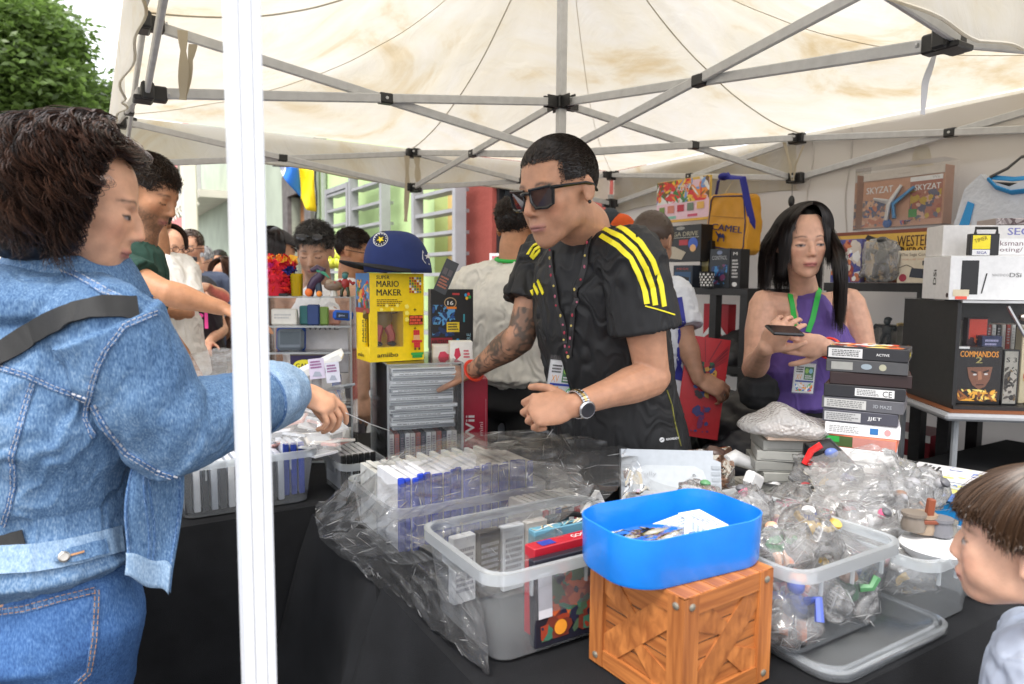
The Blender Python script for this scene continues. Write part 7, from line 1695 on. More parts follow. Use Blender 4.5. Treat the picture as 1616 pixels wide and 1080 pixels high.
for i, (x_, y_, c, nm) in enumerate(((1490, 768, srgb(90, 130, 190), 'blue and yellow'), (1470, 750, srgb(190, 195, 200), 'pale grey'), (1510, 752, srgb(225, 225, 228), 'white'))):
 M = fr(atz(x_, y_, TZ + .07), R(20 + i * 14)); M.translation.z = TZ + .062 + i * .006
 b = MB(M); b.box((0, 0, 0), (.17, .23, .005), col=c, bev=.001); prints(b, fmat((-.085, -.115, .0026), (1, 0, 0), (0, 1, 0)), [('art', .01, .01, .16, .14, [c, srgb(230, 220, 120), srgb(90, 120, 190), W_], i, 24), ('txt', .02, .16, .15, .21, 4, K_)]); b.build('magazine', V(.3), label='%s magazine on the pile of magazines beyond the boy' % nm, cat='magazine')
M = fr(atz(1495, 772, TZ + .06), R(24)); M.translation.z = TZ; carton('blue_crate', 'shallow bright blue box under the magazines beyond the boy', 'box', M, .20, .22, .055, srgb(40, 140, 215), {'front': [('r', .01, .03, .19, .05, srgb(60, 160, 230))]})
t = thing('toy_cannon', 'brown and steel toy castle cannon standing on the white bowl beside the boy', 'toy', at(1470, 850, 1.28))
c = at(1466, 828, 1.28);
for k, (dx, dz, s_, cc) in enumerate(((-.03, -.01, .022, srgb(120, 110, 100)), (-.005, -.018, .024, srgb(150, 130, 110)), (.022, -.02, .022, srgb(110, 110, 115)), (.042, -.022, .018, srgb(120, 118, 112)))):
 b = MB(); b.lathe([(s_ * .9, 0), (s_, s_ * .4), (s_ * .8, s_ * 1.2), (s_, s_ * 1.3), (s_, s_ * 1.55), (s_ * .7, s_ * 1.55)], c + Vector((dx, .01 * (k % 2), dz)), 12, cc); b.build('turret', V(.4), t, 30)
b = MB(); b.box(c + Vector((.0, 0, .028)), (.013, .013, .045), Matrix.Rotation(.1, 3, 'Y'), srgb(130, 66, 40), bev=.002); b.box(c + Vector((-.004, 0, .008)), (.03, .03, .008), None, srgb(120, 60, 36), bev=.002); b.build('mast', V(.5), t)
b = MB(); q = at(1480, 866, 1.26); b.lathe([(.02, -.03), (.055, -.012), (.066, .006), (.062, .012), (.03, .014), (.001, .016)], q, 28, W_); b.build('bowl', V(.3), None, True, label='white shallow plastic dish on the second clear bin beside the boy', cat='dish')
# acrylic drawer cabinet with figures on top
GREY = srgb(165, 168, 172)
Yc = 2.32; cl, cr_ = at(414, 480, Yc), at(548, 480, Yc); M = fmat(((cl.x + cr_.x) / 2, Yc, 0), (1, .10, 0), (0, 0, 1))
M = fr(((cl.x + cr_.x) / 2, Yc + .08, TZ), R(6)); CW, CD, CH = .285, .16, .565
t = thing('drawer_cabinet', 'clear acrylic tiered display cabinet of cartridges left of the yellow box', 'display cabinet', M.to_translation())
zt = [0, .19, .375, .465, CH]
for k, z in enumerate(zt):
 b = MB(M); b.box((0, 0, z), (CW, CD, .005), bev=.001); b.build('shelf', M_ACR, t)
 b = MB(M); b.box((0, -CD / 2 - .0015, z), (CW, .003, .007)); b.build('shelf_edge', M_RIM, t)
for s_ in (-1, 1):
 b = MB(M); b.box((s_ * CW / 2, 0, CH / 2), (.004, CD, CH)); b.build('side_panel', M_ACR, t)
 b = MB(M); b.box((s_ * (CW / 2 - .0), -CD / 2, CH / 2), (.006, .006, CH)); b.build('corner_strip', M_RIM, t)
b = MB(M); b.box((0, CD / 2, CH / 2), (CW, .004, CH)); b.build('back_panel', M_ACR, t)
def small(nm, label, cat, M_, w, d, h, col, items=None, group=None, bev=.004, m=None):
 return carton(nm, label, cat, M_, w, d, h, col, {'front': items} if items else {}, group, m=m, bev=bev)
small('cartridge', 'off-white cartridge box on the upper tier of the acrylic cabinet', 'cartridge', M @ fr((-.085, -.03, zt[3] + .003)), .085, .03, .055, srgb(222, 220, 212), [('txt', .01, .02, .07, .04, 2, (.5, .5, .5))])
small('cartridge', 'teal game cartridge on the upper tier of the acrylic cabinet', 'cartridge', M @ fr((-.015, .0, zt[3] + .003)), .05, .03, .065, srgb(60, 120, 120))
small('cartridge', 'dark blue game cartridge on the upper tier of the acrylic cabinet', 'cartridge', M @ fr((.012, -.03, zt[3] + .003)), .04, .03, .07, srgb(50, 70, 120))
small('cartridge', 'olive green game cartridge on the upper tier of the acrylic cabinet', 'cartridge', M @ fr((.045, -.02, zt[3] + .003)), .03, .03, .062, srgb(120, 150, 70))
small('cartridge', 'salmon pink cartridge on the upper tier of the acrylic cabinet', 'cartridge', M @ fr((.075, .01, zt[3] + .003)), .04, .03, .05, srgb(200, 140, 120))
small('handheld_console', 'bright blue handheld device with dark screen at the right of the acrylic cabinet', 'handheld console', M @ fr((.112, -.05, zt[3] + .02), .1, 0, R(4)), .068, .03, .034, srgb(30, 90, 190), [('r', .012, .007, .052, .027, srgb(20, 40, 70)), ('t', 'game', .02, .012, .02, .007, (.5, .6, .8))], bev=.008)
small('handheld_console', 'grey handheld with blue back on the middle tier of the acrylic cabinet', 'handheld console', M @ fr((-.07, -.02, zt[2] + .003), 0, R(-8)), .09, .03, .075, srgb(110, 120, 130), [('r', .012, .02, .078, .065, srgb(80, 90, 98))], bev=.01)
b = MB(M @ fr((-.075, .0, zt[2] + .003), 0, R(-8))); b.box((0, .01, .04), (.1, .02, .084), col=srgb(30, 80, 170), bev=.008); b.build('console_cover', V(.3), None, label='blue rubber console cover behind the grey handheld in the acrylic cabinet', cat='cover')
small('game_box', 'dark purple game box reading GAME in yellow in the acrylic cabinet', 'game box', M @ fr((-.005, -.055, zt[1] + .11), .05, 0, 0), .115, .03, .075, srgb(55, 45, 80), [('e', .045, .03, .036, .022, srgb(230, 220, 60)), ('b', 'GAME', .018, .021, .055, .018, srgb(60, 50, 40)), ('r', .0, .066, .115, .075, srgb(90, 80, 70))])
small('game_box', 'white box printed WAVE in grey behind the acrylic cabinet', 'game box', M @ fr((.03, .055, zt[1] + .10)), .18, .03, .20, srgb(206, 204, 206), [('b', 'WAVE', .035, .155, .11, .022, srgb(110, 110, 116))])
for i in range(8):
 small('cartridge', '%s cartridge low in the acrylic cabinet, %s from the left' % (['grey', 'white', 'pink', 'dark', 'grey', 'white', 'blue', 'pale'][i], ['first', 'second', 'third', 'fourth', 'fifth', 'sixth', 'seventh', 'eighth'][i]), 'cartridge', M @ fr((-.12 + i * .034, -.02, zt[0 if i % 2 else 1] + .003)), .028, .04, .10, [GREY, W_, srgb(220, 150, 165), DKB, GREY, W_, srgb(60, 90, 160), srgb(215, 212, 205)][i])
ztop = M.to_translation().z + CH + .003
# red crepe doll
p = at(436, 472, 2.34); p.z = ztop; t = thing('crepe_figure', 'figure covered in red, pink and yellow crepe paper frills on the acrylic cabinet', 'figure', p)
b = MB(); b.tube([p, p + Vector((.0, 0, .06)), p + Vector((.015, 0, .11))], [.04, .05, .035], 10, srgb(190, 20, 45)); b.build('figure_body', V(.8), t, True)
rg = random.Random(8); b = MB()
for i in range(420):
 a = rg.uniform(0, 2 * PI); h_ = rg.random(); rr = .055 - .018 * abs(h_ - .4); cx = -.012 + .035 * h_ if h_ > .5 else 0
 c = p + Vector((cx + math.cos(a) * rr, math.sin(a) * rr * .8, .01 + h_ * .125)); col = srgb(*rg.choice(((210, 25, 45), (225, 35, 60), (190, 15, 40), (235, 60, 40))))
 if math.cos(a) < -.2 and .3 < h_ < .75: col = srgb(*rg.choice(((215, 60, 150), (235, 90, 170))))
 if h_ > .85: col = srgb(*rg.choice(((240, 130, 40), (225, 40, 50), (240, 190, 60))))
 if math.cos(a) > .5 and .5 < h_ < .68: col = srgb(35, 40, 120)
 d1 = Vector((rg.gauss(0, 1), rg.gauss(0, 1), rg.gauss(0, 1))).normalized() * .011; d2 = Vector((rg.gauss(0, 1), rg.gauss(0, 1), rg.gauss(0, 1))).normalized() * .008
 b.add([c - d1 - d2, c + d1 - d2, c + d1 + d2, c - d1 + d2], [(0, 1, 2, 3)], col)
b.build('paper_frill', V(.8), t); b = MB(); b.box(p + Vector((0, 0, .0045)), (.10, .07, .009), col=K_, bev=.002); b.build('figure_base', V(.4), t)
M_YC = clearmat('yellow_clear', tint=(.95, .82, .05), rough=.1, gloss=.3, haze=.4, hazecol=(.85, .72, .03))
p = at(469, 472, 2.32); p.z = ztop; b = MB(); b.lathe([(.0185, 0), (.021, .075), (.0195, .075), (.017, .003)], p, 22); b.build('cup', M_YC, None, 40, label='translucent yellow plastic cup on the acrylic cabinet', cat='cup')
p = at(496, 472, 2.32); p.z = ztop; t = thing('dragon_figure', 'dark purple and green curved monster figure on the acrylic cabinet', 'figure', p)
b = MB(); b.tube([p + Vector((-.015, 0, .0)), p + Vector((-.01, 0, .03)), p + Vector((.004, 0, .05)), p + Vector((.022, 0, .068)), p + Vector((.03, 0, .088)), p + Vector((.012, 0, .094)), p + Vector((-.008, -.01, .085))], [.012, .015, .018, .016, .012, .012, .006], 10, srgb(60, 40, 66)); b.tube([p + Vector((.018, 0, 0)), p + Vector((.015, 0, .03)), p + Vector((.01, 0, .05))], [.01, .012, .012], 8, srgb(40, 60, 80)); b.build('figure_body', V(.35), t, True)
b = MB(); b.tube([p + Vector((.012, -.008, .085)), p + Vector((.04, -.01, .075)), p + Vector((.055, -.01, .06))], [.004, .006, .002], 6, srgb(60, 140, 110)); b.ell(p + Vector((-.015, -.012, .012)), (.013, .009, .014), col=srgb(225, 110, 40)); b.ell(p + Vector((.02, -.012, .008)), (.01, .008, .01), col=srgb(230, 140, 50)); b.build('figure_detail', V(.4), t, True)
p = at(527, 472, 2.32); p.z = ztop; b = MB(); b.ell(p + Vector((0, 0, .035)), (.034, .02, .018), col=srgb(120, 100, 84)); b.ell(p + Vector((-.012, -.004, .044)), (.016, .016, .012), col=srgb(150, 130, 108)); b.tube([p + Vector((.0, 0, .0)), p + Vector((0, 0, .03))], [.014, .006], 8, srgb(200, 200, 195)); b.build('shell_figure', V(.3), None, True, label='brown shell-shaped figure on a small white stand on the acrylic cabinet', cat='figure')
p = at(545, 470, 2.32); p.z = ztop; toy(fr(p), srgb(150, 40, 40), srgb(60, 70, 50), srgb(60, 120, 120), .8, 4).build('toy_figure', V(.4), None, 40, label='small red and green figure against the yellow box', cat='figure')
# acrylic display box with stacked disc cases
fc = at(612, 577, 2.05); YA = R(20); M = fr((fc.x, fc.y, TZ), YA)   # front corner of the box, x to the right, y to the back-left
BW, BD, BH = .232, .34, fc.z - TZ - .002
t = thing('display_box', 'tall clear acrylic display box full of disc cases under the yellow game box', 'display box', M @ Vector((BW / 2, BD / 2, 0)))
for c, s_ in (((BW / 2, 0, BH / 2), (BW, .004, BH)), ((BW / 2, BD, BH / 2), (BW, .004, BH)), ((0, BD / 2, BH / 2), (.004, BD - .008, BH)), ((BW, BD / 2, BH / 2), (.004, BD - .008, BH)), ((BW / 2, BD / 2, BH + .002), (BW + .004, BD + .004, .004))):
 b = MB(M); b.box(c, s_); b.build('acrylic_panel', M_ACR, t)
for (x_, y_) in ((0, 0), (BW, 0), (0, BD), (BW, BD)): b = MB(M); b.box((x_, y_, BH / 2), (.006, .006, BH)); b.build('glued_edge', M_RIM, t)
b = MB(M); b.tube([(0, 0, BH + .002), (BW, 0, BH + .002), (BW, BD, BH + .002), (0, BD, BH + .002)], .0028, 5, closed=True); b.build('top_edge', M_RIM, t)
SIL = srgb(176, 178, 180); JC = [srgb(185, 190, 192), srgb(150, 154, 158), srgb(214, 216, 218), srgb(120, 124, 130)]
rg = random.Random(12)
M_JEW = mat('jewel_case_gloss', 'V', .12, .05, 40, spec=.7, coat=.3)
for i in range(15):   # flat stack behind the front pane
 z = .165 + i * .0128; c = srgb(222, 224, 226) if i % 3 else srgb(190, 194, 198)
 Mi = M @ fr((.115 + rg.uniform(-.006, .006), .10 + rg.uniform(-.006, .006), z), rg.uniform(-.06, .06)); tt = thing('disc_case', 'silvery disc case, %s from the bottom of the front pile in the acrylic box' % ORDS[i], 'disc case', Mi.to_translation(), 'flat disc cases inside the acrylic display box')
 b = MB(Mi); b.box((0, 0, .0055), (.20, .155, .0118), col=c, bev=.0015); b.build('case_body', M_JEW, tt)
 b = MB(Mi); prints(b, fmat((-.1, -.078, 0), (1, 0, 0), (0, 0, 1)), [('r', .004, .003, .196, .008, srgb(240, 241, 243) if i % 2 else srgb(140, 144, 150)), ('txt', .02, .0035, .15, .0075, 1, (.3, .3, .3))]); b.build('spine_print', V(.3), tt)
c0 = None
for i in range(13):   # upright cases at the bottom
 cc = [srgb(215, 210, 205), srgb(190, 120, 110), srgb(90, 95, 105), srgb(232, 232, 232)][i % 4]
 Mi = M @ fr((.014 + i * .0166, .10, .002)); tt = thing('disc_case', 'upright %s disc case, %s from the left at the bottom of the acrylic display box' % (['cream', 'pinkish', 'slate', 'white'][i % 4], ['first', 'second', 'third', 'fourth', 'fifth', 'sixth', 'seventh', 'eighth', 'ninth', 'tenth', 'eleventh', 'twelfth', 'last'][i]), 'disc case', Mi.to_translation(), 'upright disc cases at the bottom of the acrylic display box')
 b = MB(Mi); b.box((0, 0, .075), (.0145, .15, .15), col=cc, bev=.001); b.build('case_body', M_JEW, tt); b = MB(Mi); prints(b, fmat((-.007, -.076, 0), (1, 0, 0), (0, 0, 1)), [('txt', .002, .02, .012, .14, 16, (.25, .2, .25))]); b.build('spine_print', V(.3), tt)
for k in range(28):   # dark flat cases at the back left, colours lightened to paint pale reflections
 Mi = M @ fr((.085 + rg.uniform(-.006, .006), .26 + rg.uniform(-.004, .004), .004 + k * .0125), rg.uniform(-.03, .03)); c = JC[k % 4]
 b = MB(Mi); b.box((0, 0, .0055), (.155, .14, .0108), col=c, bev=.001); b.build('disc_case', M_JEW, None, label='dark disc case, %s from the bottom of the back pile in the acrylic box' % ORDS[k], cat='disc case', group='dark flat disc cases at the back of the acrylic display box')
# white price label
b = MB(fmat(M @ Vector((.155, -.004, .035)), (math.cos(YA), math.sin(YA), 0), (0, 0, 1))); b.box((0, 0, .0), (.05, .028, .001), col=W_); b.build('price_label', V(.5), None, label='white paper label stuck low on the front of the acrylic display box', cat='label')
# yellow game box with window
GB = fr((at(583, 443, 2.09).x, 2.09, TZ + BH + .0055), YAWA); w, d, h = .178, .125, .272; YC = srgb(250, 214, 20)
t = thing('game_box', 'bright yellow boxed game with a figure window on top of the acrylic display box', 'game box', GB @ Vector((w / 2, d / 2, 0)))
b = MB(GB)
ox0, ox1, oz0, oz1 = -.0, .108, .045, .155
for c, s_ in (((w / 2, d / 2, oz0 / 2), (w, d, oz0)), ((w / 2, d / 2, (oz1 + h) / 2), (w, d, h - oz1)), (((ox1 + w) / 2, d / 2, (oz0 + oz1) / 2), (w - ox1, d, oz1 - oz0)), ((.004, d * .68, (oz0 + oz1) / 2), (.008, d * .64, oz1 - oz0)), (((ox1) / 2, d - .004, (oz0 + oz1) / 2), (ox1, .008, oz1 - oz0)), ((.012, .005, (oz0 + oz1) / 2), (.024, .01, oz1 - oz0))):
 b.box(c, s_, col=YC)
b.build('box_body', V(.35), t)
b = MB(GB); b.prism([(.022, -.001, oz0 - .002), (ox1 + .002, -.001, oz0 - .002), (ox1 + .002, -.001, oz1 + .002), (.022, -.001, oz1 + .002)], (0, .0012, 0)); b.build('window', M_ACR, t)
toy(GB @ fr((.064, .055, .047), 0), srgb(120, 100, 50), srgb(165, 60, 50), srgb(205, 150, 120), 1.65, 3).build('figure', V(.4), t, 40)
PX = [('r', 0, 0, w, h, YC)] if False else []
F = fmat((0, 0, 0), (1, 0, 0), (0, 0, 1))
it = [('b', 'SUPER', .022, h - .018, .042, .011, K_), ('b', 'MARIO', .022, h - .042, .072, .019, K_), ('b', 'MAKER', .022, h - .068, .080, .019, K_), ('txt', .022, h - .102, .105, h - .078, 4, srgb(150, 120, 20)),
  ('b', 'amiibo', .022, .014, .068, .014, K_), ('t', '+', .142, h - .118, .010, .010, K_), ('t', '+', .142, .096, .010, .010, K_)]
for i in range(5):
 for j in range(6): it.append(('r', .128 + i * .0078, h - .018 - j * .0085, .128 + i * .0078 + .0062, h - .018 - j * .0085 + .0066, [srgb(200, 120, 60), W_, srgb(90, 150, 70), srgb(190, 60, 60), srgb(120, 120, 130)][(i * 3 + j * 2) % 5]))
it.append(('r', .124, .112, .170, .142, srgb(70, 30, 24)))
for r_ in range(3):
 for c_ in range(3):
  x0 = .1255 + c_ * .0152 - (.0074 if r_ % 2 else 0); it.append(('r', max(x0, .125), .1135 + r_ * .0095, min(x0 + .0138, .169), .1213 + r_ * .0095, srgb(222, 90, 60)))
for i, (x_, y_, c_) in enumerate([(k % 5, k // 5, c) for k, c in enumerate('..R..' '.RRR.' '.SSW.' '.SSS.' 'RRRRR' '.RRR.' '.B.B.')]):   # a plain pixel figure
 pass
px_cols = {'R': srgb(210, 50, 60), 'S': srgb(235, 180, 130), 'B': srgb(110, 70, 40)}
for k, c in enumerate('.RRR.' '.RRR.' '.SSS.' '.SSS.' 'RRRRR' '.RRR.' '.RRR.' '.B.B.'):
 if c in px_cols: it.append(('r', .130 + (k % 5) * .0068, .088 - (k // 5) * .0078, .130 + (k % 5) * .0068 + .0068, .088 - (k // 5) * .0078 + .0078, px_cols[c]))
it += [('r', .126, .018, .168, .026, srgb(60, 165, 80)), ('r', .130, .009, .164, .018, srgb(50, 150, 70))]
for i in range(7): it.append(('p', [(.03 + .017 * (i % 6) + .006 * math.cos(a) , .162 + .012 * (i % 2) + .006 * math.sin(a)) for a in np.linspace(0, 5.2, 5)] if i < 4 else [(.112 + .008 * math.cos(a), .05 + i * .02 + .008 * math.sin(a)) for a in np.linspace(0, 5.2, 5)], srgb(252, 235, 110)))
b = MB(GB); prints(b, F, it); b.build('printed_cover', V(.35), t)
b = MB(GB); prints(b, fmat((0, d, 0), (0, -1, 0), (0, 0, 1)), [('r', 0, .155, d, h, srgb(70, 120, 170)), ('art', .005, .160, d - .005, h - .02, [srgb(200, 60, 50), srgb(90, 140, 190), srgb(60, 130, 80), srgb(220, 160, 70), srgb(80, 60, 50)], 21, 46), ('r', 0, .150, d, .165, srgb(150, 60, 50)), ('b', 'MAKER', .075, .06, .07, .014, K_, PI / 2), ('b', 'MARIO', .10, .06, .07, .014, K_, PI / 2), ('b', 'amiibo', .02, .012, .055, .012, K_)]); b.build('printed_side', V(.35), t)
# cap on it
CM = fr(GB @ Vector((.112, .045, h + .003)), R(33)); NAV = srgb(32, 48, 100); t = thing('baseball_cap', 'navy baseball cap with black peak and white star emblem, on the yellow box', 'cap', CM.to_translation())
def capf(a, z_): pass
b = MB(); nu_, nv_ = 48, 14
def cp(i, j):
 a = 2 * PI * i / nu_; th = PI / 2 * j / nv_
 rx, ry, rz = .108, .088, .128; x_ = rx * math.cos(a) * math.cos(th) ** .62; y_ = ry * math.sin(a) * math.cos(th) ** .62; z_ = rz * math.sin(th) ** 1.0
 z_ += .012 * (1 - math.cos(th)) * 0 + (.016 * math.cos(th) if math.cos(a) > 0 else .0) * 0; x_ += -.012 * math.sin(th)
 k_ = abs(math.sin(3 * a)); r_ = 1 - .006 * (1 - k_) ** 6 * math.cos(th)
 return CM @ Vector((-x_ * r_ * -1 if False else x_ * r_, y_ * r_, z_))
# local +x is the back of the cap (right side of the photo), the peak points to -x
b.grid(lambda s_, t_: cp(s_ * nu_, t_ * nv_), nu_, nv_); b.build('crown', mat('cap_navy', NAV, .85, .1, 20, .4, 500), t, 50, solid=.003)
b = MB(CM)
def pk(s_, t_):
 a = PI / 2 + PI * s_; r0x, r0y = .106, .086; r1x, r1y = .190, .094; q = t_; x_ = math.cos(a) * (r0x + (r1x - r0x) * q); y_ = math.sin(a) * (r0y + (r1y - r0y) * q); z_ = .012 + .014 * q - .030 * (abs(math.sin(a)) ** 2) * q * .9 + .006 * math.cos(a) * 0
 return (x_, y_, z_ + .012 * (-math.cos(a)) * (1 - q * .4))
b.grid(pk, 30, 8); b.build('peak', mat('cap_black', (.014, .014, .016), .85, .1, 20, .3, 500), t, True, solid=.004)
b = MB(CM); b.ell((-.012, 0, .115), (.006, .006, .004)); b.build('top_button', MATS['cap_navy'], t, True)
for a in range(6):
 b = MB(); b.tube([cp(a * 8 + .01, j) for j in range(nv_)], .0012, 4); b.build('crown_seam', MATS['cap_navy'], t)
cbv = []
for i in range(nu_ + 1):
 for j in range(nv_ + 1): cbv.append(cp(i, j))
cf_ = [(i * (nv_ + 1) + j, (i + 1) * (nv_ + 1) + j, (i + 1) * (nv_ + 1) + j + 1, i * (nv_ + 1) + j + 1) for i in range(nu_) for j in range(nv_)]
cbvh = BVHTree.FromPolygons(cbv, cf_)
def wrap_print(items, px, py, sx, name, par, rot=0, bv=None, lift=.0022, sy=None):
 """flat print bent onto the surface seen at a pixel; sx is metres per print unit"""
 b = MB(); prints(b, Matrix.Identity(4), items); out = []
 for x_, y_, z_ in b.v:
  k = sx * 1088 / 2.1; xx = x_ * math.cos(rot) - y_ * math.sin(rot); yy = x_ * math.sin(rot) + y_ * math.cos(rot)
  h_ = onto(bv or cbvh, px + xx * k, py - yy * k, lift + z_ * .6)
  if h_ is None: h_ = out[-1] if out else at(px + xx * k, py - yy * k, 2.1)
  out.append(h_)
 b.v = [tuple(p) for p in out]; return b.build(name, V(.6), par)
sb_ = [(math.cos(PI / 2 + i * PI / 5) * (1 if i % 2 == 0 else .42), math.sin(PI / 2 + i * PI / 5) * (1 if i % 2 == 0 else .42)) for i in range(10)]
hexo = [(-.75, .9), (-.2, 1.1), (.35, .95), (.75, .45), (.85, -.35), (.3, -1.25), (-.35, -1.0), (-.8, -.4)]
wrap_print([('p', hexo, W_), ('p', [(x * .8, y * .8) for x, y in hexo], NAV), ('p', [(x * .5, y * .5) for x, y in sb_], W_)], 674, 405, .021, 'side_emblem', t)
wrap_print([('e', 0, 0, 1.15, 1, W_), ('e', 0, 0, 1.05, .9, srgb(50, 50, 60)), ('e', 0, 0, .72, .62, K_), ('p', [(x * .62, y * .5) for x, y in sb_], srgb(240, 215, 40)), ('r', .55, .55, 1.5, 1.25, srgb(200, 200, 205)), ('t', 'RPD', .65, .7, .7, .4, K_)] + [('r', math.cos(a) * .9 - .05, math.sin(a) * .76 - .08, math.cos(a) * .9 + .07, math.sin(a) * .76 + .08, W_) for a in np.linspace(0, 2 * PI, 15)[:-1]], 601, 379, .020, 'front_badge', t, rot=R(28))
b = MB(fmat(at(704, 437, 2.12), (.75, -.3, -.35), (.28, 0, 1))); b.box((0, 0, 0), (.045, .105, .0015), col=K_); prints(b, fmat((-.022, -.05, .001), (1, 0, 0), (0, 1, 0)), [('txt', .006, .012, .038, .05, 4, srgb(160, 90, 60)), ('r', .006, .055, .02, .075, srgb(70, 60, 60)), ('r', .024, .055, .038, .075, srgb(70, 60, 60))]); b.build('swing_tag', V(.4), t)
# black console box on black stand
KX = at(706, 443, 2.45).x; M = fr((KX, 2.45, TZ), R(14)); carton('speaker_box', 'plain black box under the black console box behind the display box', 'box', M, .12, .12, .375, K_, {'front': [('r', .01, .33, .11, .332, (.4, .4, .4)), ('r', 0, .368, .12, .374, (.5, .5, .5))]})
M = fr((KX + .01, 2.46, TZ + .378), R(14)); w = .15
carton('console_box', 'black game console box with coloured dots logo and yellow sticker behind the navy cap', 'console box', M, w, .08, .215, K_, {'front': [('art', .005, .05, .085, .16, [srgb(30, 80, 150), srgb(20, 50, 100), srgb(90, 160, 220), srgb(15, 25, 45)], 5, 50), ('r', .0, .012, .075, .045, srgb(150, 30, 45)), ('b', 'NINTENDO', .004, .018, .068, .02, K_), ('r', .055, .065, .100, .100, srgb(235, 205, 50)), ('txt', .060, .07, .096, .097, 3, K_),
 ('e', .068, .168, .022, .019, srgb(190, 160, 120)), ('e', .068, .168, .019, .016, K_), ('b', '16', .058, .160, .02, .014, srgb(230, 230, 230)), ('r', .055, .146, .090, .154, srgb(230, 130, 30)), ('r', .075, .195, .100, .202, srgb(190, 60, 60)),
 ('e', .088, .028, .006, .006, srgb(50, 160, 80)), ('e', .100, .028, .006, .006, srgb(220, 60, 50)), ('e', .094, .036, .006, .006, srgb(60, 160, 210)), ('e', .094, .020, .006, .006, srgb(240, 190, 50)),
 ('e', .122, .195, .005, .006, srgb(60, 160, 210)), ('e', .132, .198, .005, .006, srgb(220, 60, 50)), ('e', .126, .184, .005, .006, srgb(240, 190, 50)), ('e', .136, .188, .005, .006, srgb(50, 160, 80)), ('t', 'TURE', .140, .01, .05, .014, (.3, .5, .6), PI / 2), ('r', .113, .10, .119, .128, srgb(60, 150, 170))]})
# white and pink boxes, wii mini box
M = fr((at(702, 443, 2.30).x, 2.30, TZ), R(10)); carton('console_box', 'white box with a pink handheld printed on it behind the tattooed hand', 'console box', M, .085, .06, .41, srgb(236, 232, 228), {'front': [('p', [(.012, .355), (.078, .355), (.078, .372), (.066, .386), (.05, .380), (.04, .390), (.024, .388)], srgb(215, 60, 90))]})
M = fr((at(727, 443, 2.28).x, 2.27, TZ), R(10)); carton('console_box', 'white box with a pink controller printed on it behind the tattooed hand', 'console box', M, .075, .06, .425, srgb(240, 238, 232), {'front': [('p', [(.022, .365), (.036, .38), (.03, .405), (.018, .402), (.014, .38)], srgb(210, 50, 80)), ('txt', .045, .37, .066, .40, 3, srgb(210, 60, 90))]})
M = fr((at(742, 443, 2.22).x, 2.26, TZ), R(8)); RW = srgb(168, 25, 52)
carton('console_box', 'crimson console box with pale upright lettering, right of the acrylic display box', 'console box', M, .105, .08, .305, RW, {'front': [('b', 'Wii', .062, .10, .085, .030, srgb(232, 225, 225), PI / 2), ('t', 'mini', .090, .118, .045, .012, srgb(232, 215, 215), PI / 2), ('r', .098, .06, .1, .24, srgb(190, 120, 130))]})
b = MB(fr((at(800, 443, 2.9).x - .25, 3.2, 0)));
M = fr((at(742, 443, 2.7).x, 2.85, 0), R(5)); carton('storage_box', 'tall grey plastic box behind the white and pink console boxes', 'box', M, .28, .2, 1.12, srgb(120, 124, 130), {'front': [('r', .0, 1.08, .28, 1.085, (.5, .5, .5))]})
# left table: white sleeves, trays, cases
rg = random.Random(5)
for i in range(15):
 x_ = 290 + (i % 5) * 30 + rg.uniform(-6, 6); y_ = 575 + (i // 5) * 26; Y_ = 2.55 - (i // 5) * .17
 p = at(x_, 443, Y_); z = TZ + .10 + .012 * (i % 4)
 M = Matrix.Translation((p.x, Y_, z)) @ Matrix.Rotation(rg.uniform(-.5, .5), 4, 'Z') @ Matrix.Rotation(rg.uniform(-.12, .12), 4, 'X') @ Matrix.Rotation(rg.uniform(-.1, .1), 4, 'Y')
 carton('game_sleeve', 'white flat game sleeve on the heap behind the denim shoulder, row %s, %s' % (['far', 'middle', 'near'][i // 5], ['leftmost', 'second from left', 'central', 'second from right', 'rightmost'][i % 5]), 'game sleeve', M, .15, .12, .014, [srgb(232, 232, 234), srgb(205, 208, 212), srgb(225, 218, 214)][i % 3], {'top': [('art', .01, .01, .14, .11, [srgb(200, 200, 206), W_, srgb(170, 176, 186), srgb(220, 200, 190)], i, 12)]}, 'white sleeves heaped on the far left table')
b = MB(); b.prism([T(-.95, 1.25, TZ), T(.0, 1.38, TZ), T(.0, 1.80, TZ), T(-.95, 1.80, TZ)], (0, 0, .095), srgb(200, 200, 204)); b.build('storage_box', V(.5), None, label='low pale box under the heaped white sleeves on the far left table', cat='box')
for i in range(26):
 x_ = 425 + (i * 37) % 118; y_ = 610 + (i * 29) % 110; Y_ = 2.18 - (y_ - 610) * .0022
 p = at(x_, y_, Y_); c = [srgb(235, 235, 238), srgb(210, 212, 214), srgb(225, 170, 160), srgb(228, 222, 214), srgb(190, 196, 204)][i % 5]
 p.z = max(p.z, TZ + .014)
 M = Matrix.Translation(p) @ Matrix.Rotation(rg.uniform(-1.2, 1.2), 4, 'Z') @ Matrix.Rotation(rg.uniform(-.4, .4), 4, 'X') @ Matrix.Rotation(rg.uniform(-.3, .3), 4, 'Y')
 b = MB(M); b.box((0, 0, 0), (.075, .055, .008), col=c, bev=.001); prints(b, fmat((-.0375, -.0275, .0042), (1, 0, 0), (0, 1, 0)), [('r', .006, .006, .069, .049, [srgb(200, 205, 210), srgb(225, 180, 175), W_][i % 3]), ('txt', .01, .03, .06, .045, 2, (.4, .4, .45))])
 b.build('cartridge', V(.3), None, label='small %s cartridge in the loose pile by the reaching hand, %s from the top' % (['white', 'grey', 'pink', 'cream', 'bluish'][i % 5], ORDS[i]), cat='cartridge', group='small pale cartridges piled left of the acrylic display box')
pf = thing('film_wrap', 'crumpled clear film over the pale cartridges beside the reaching hand', 'plastic film', T(.35, 1.4, TZ))
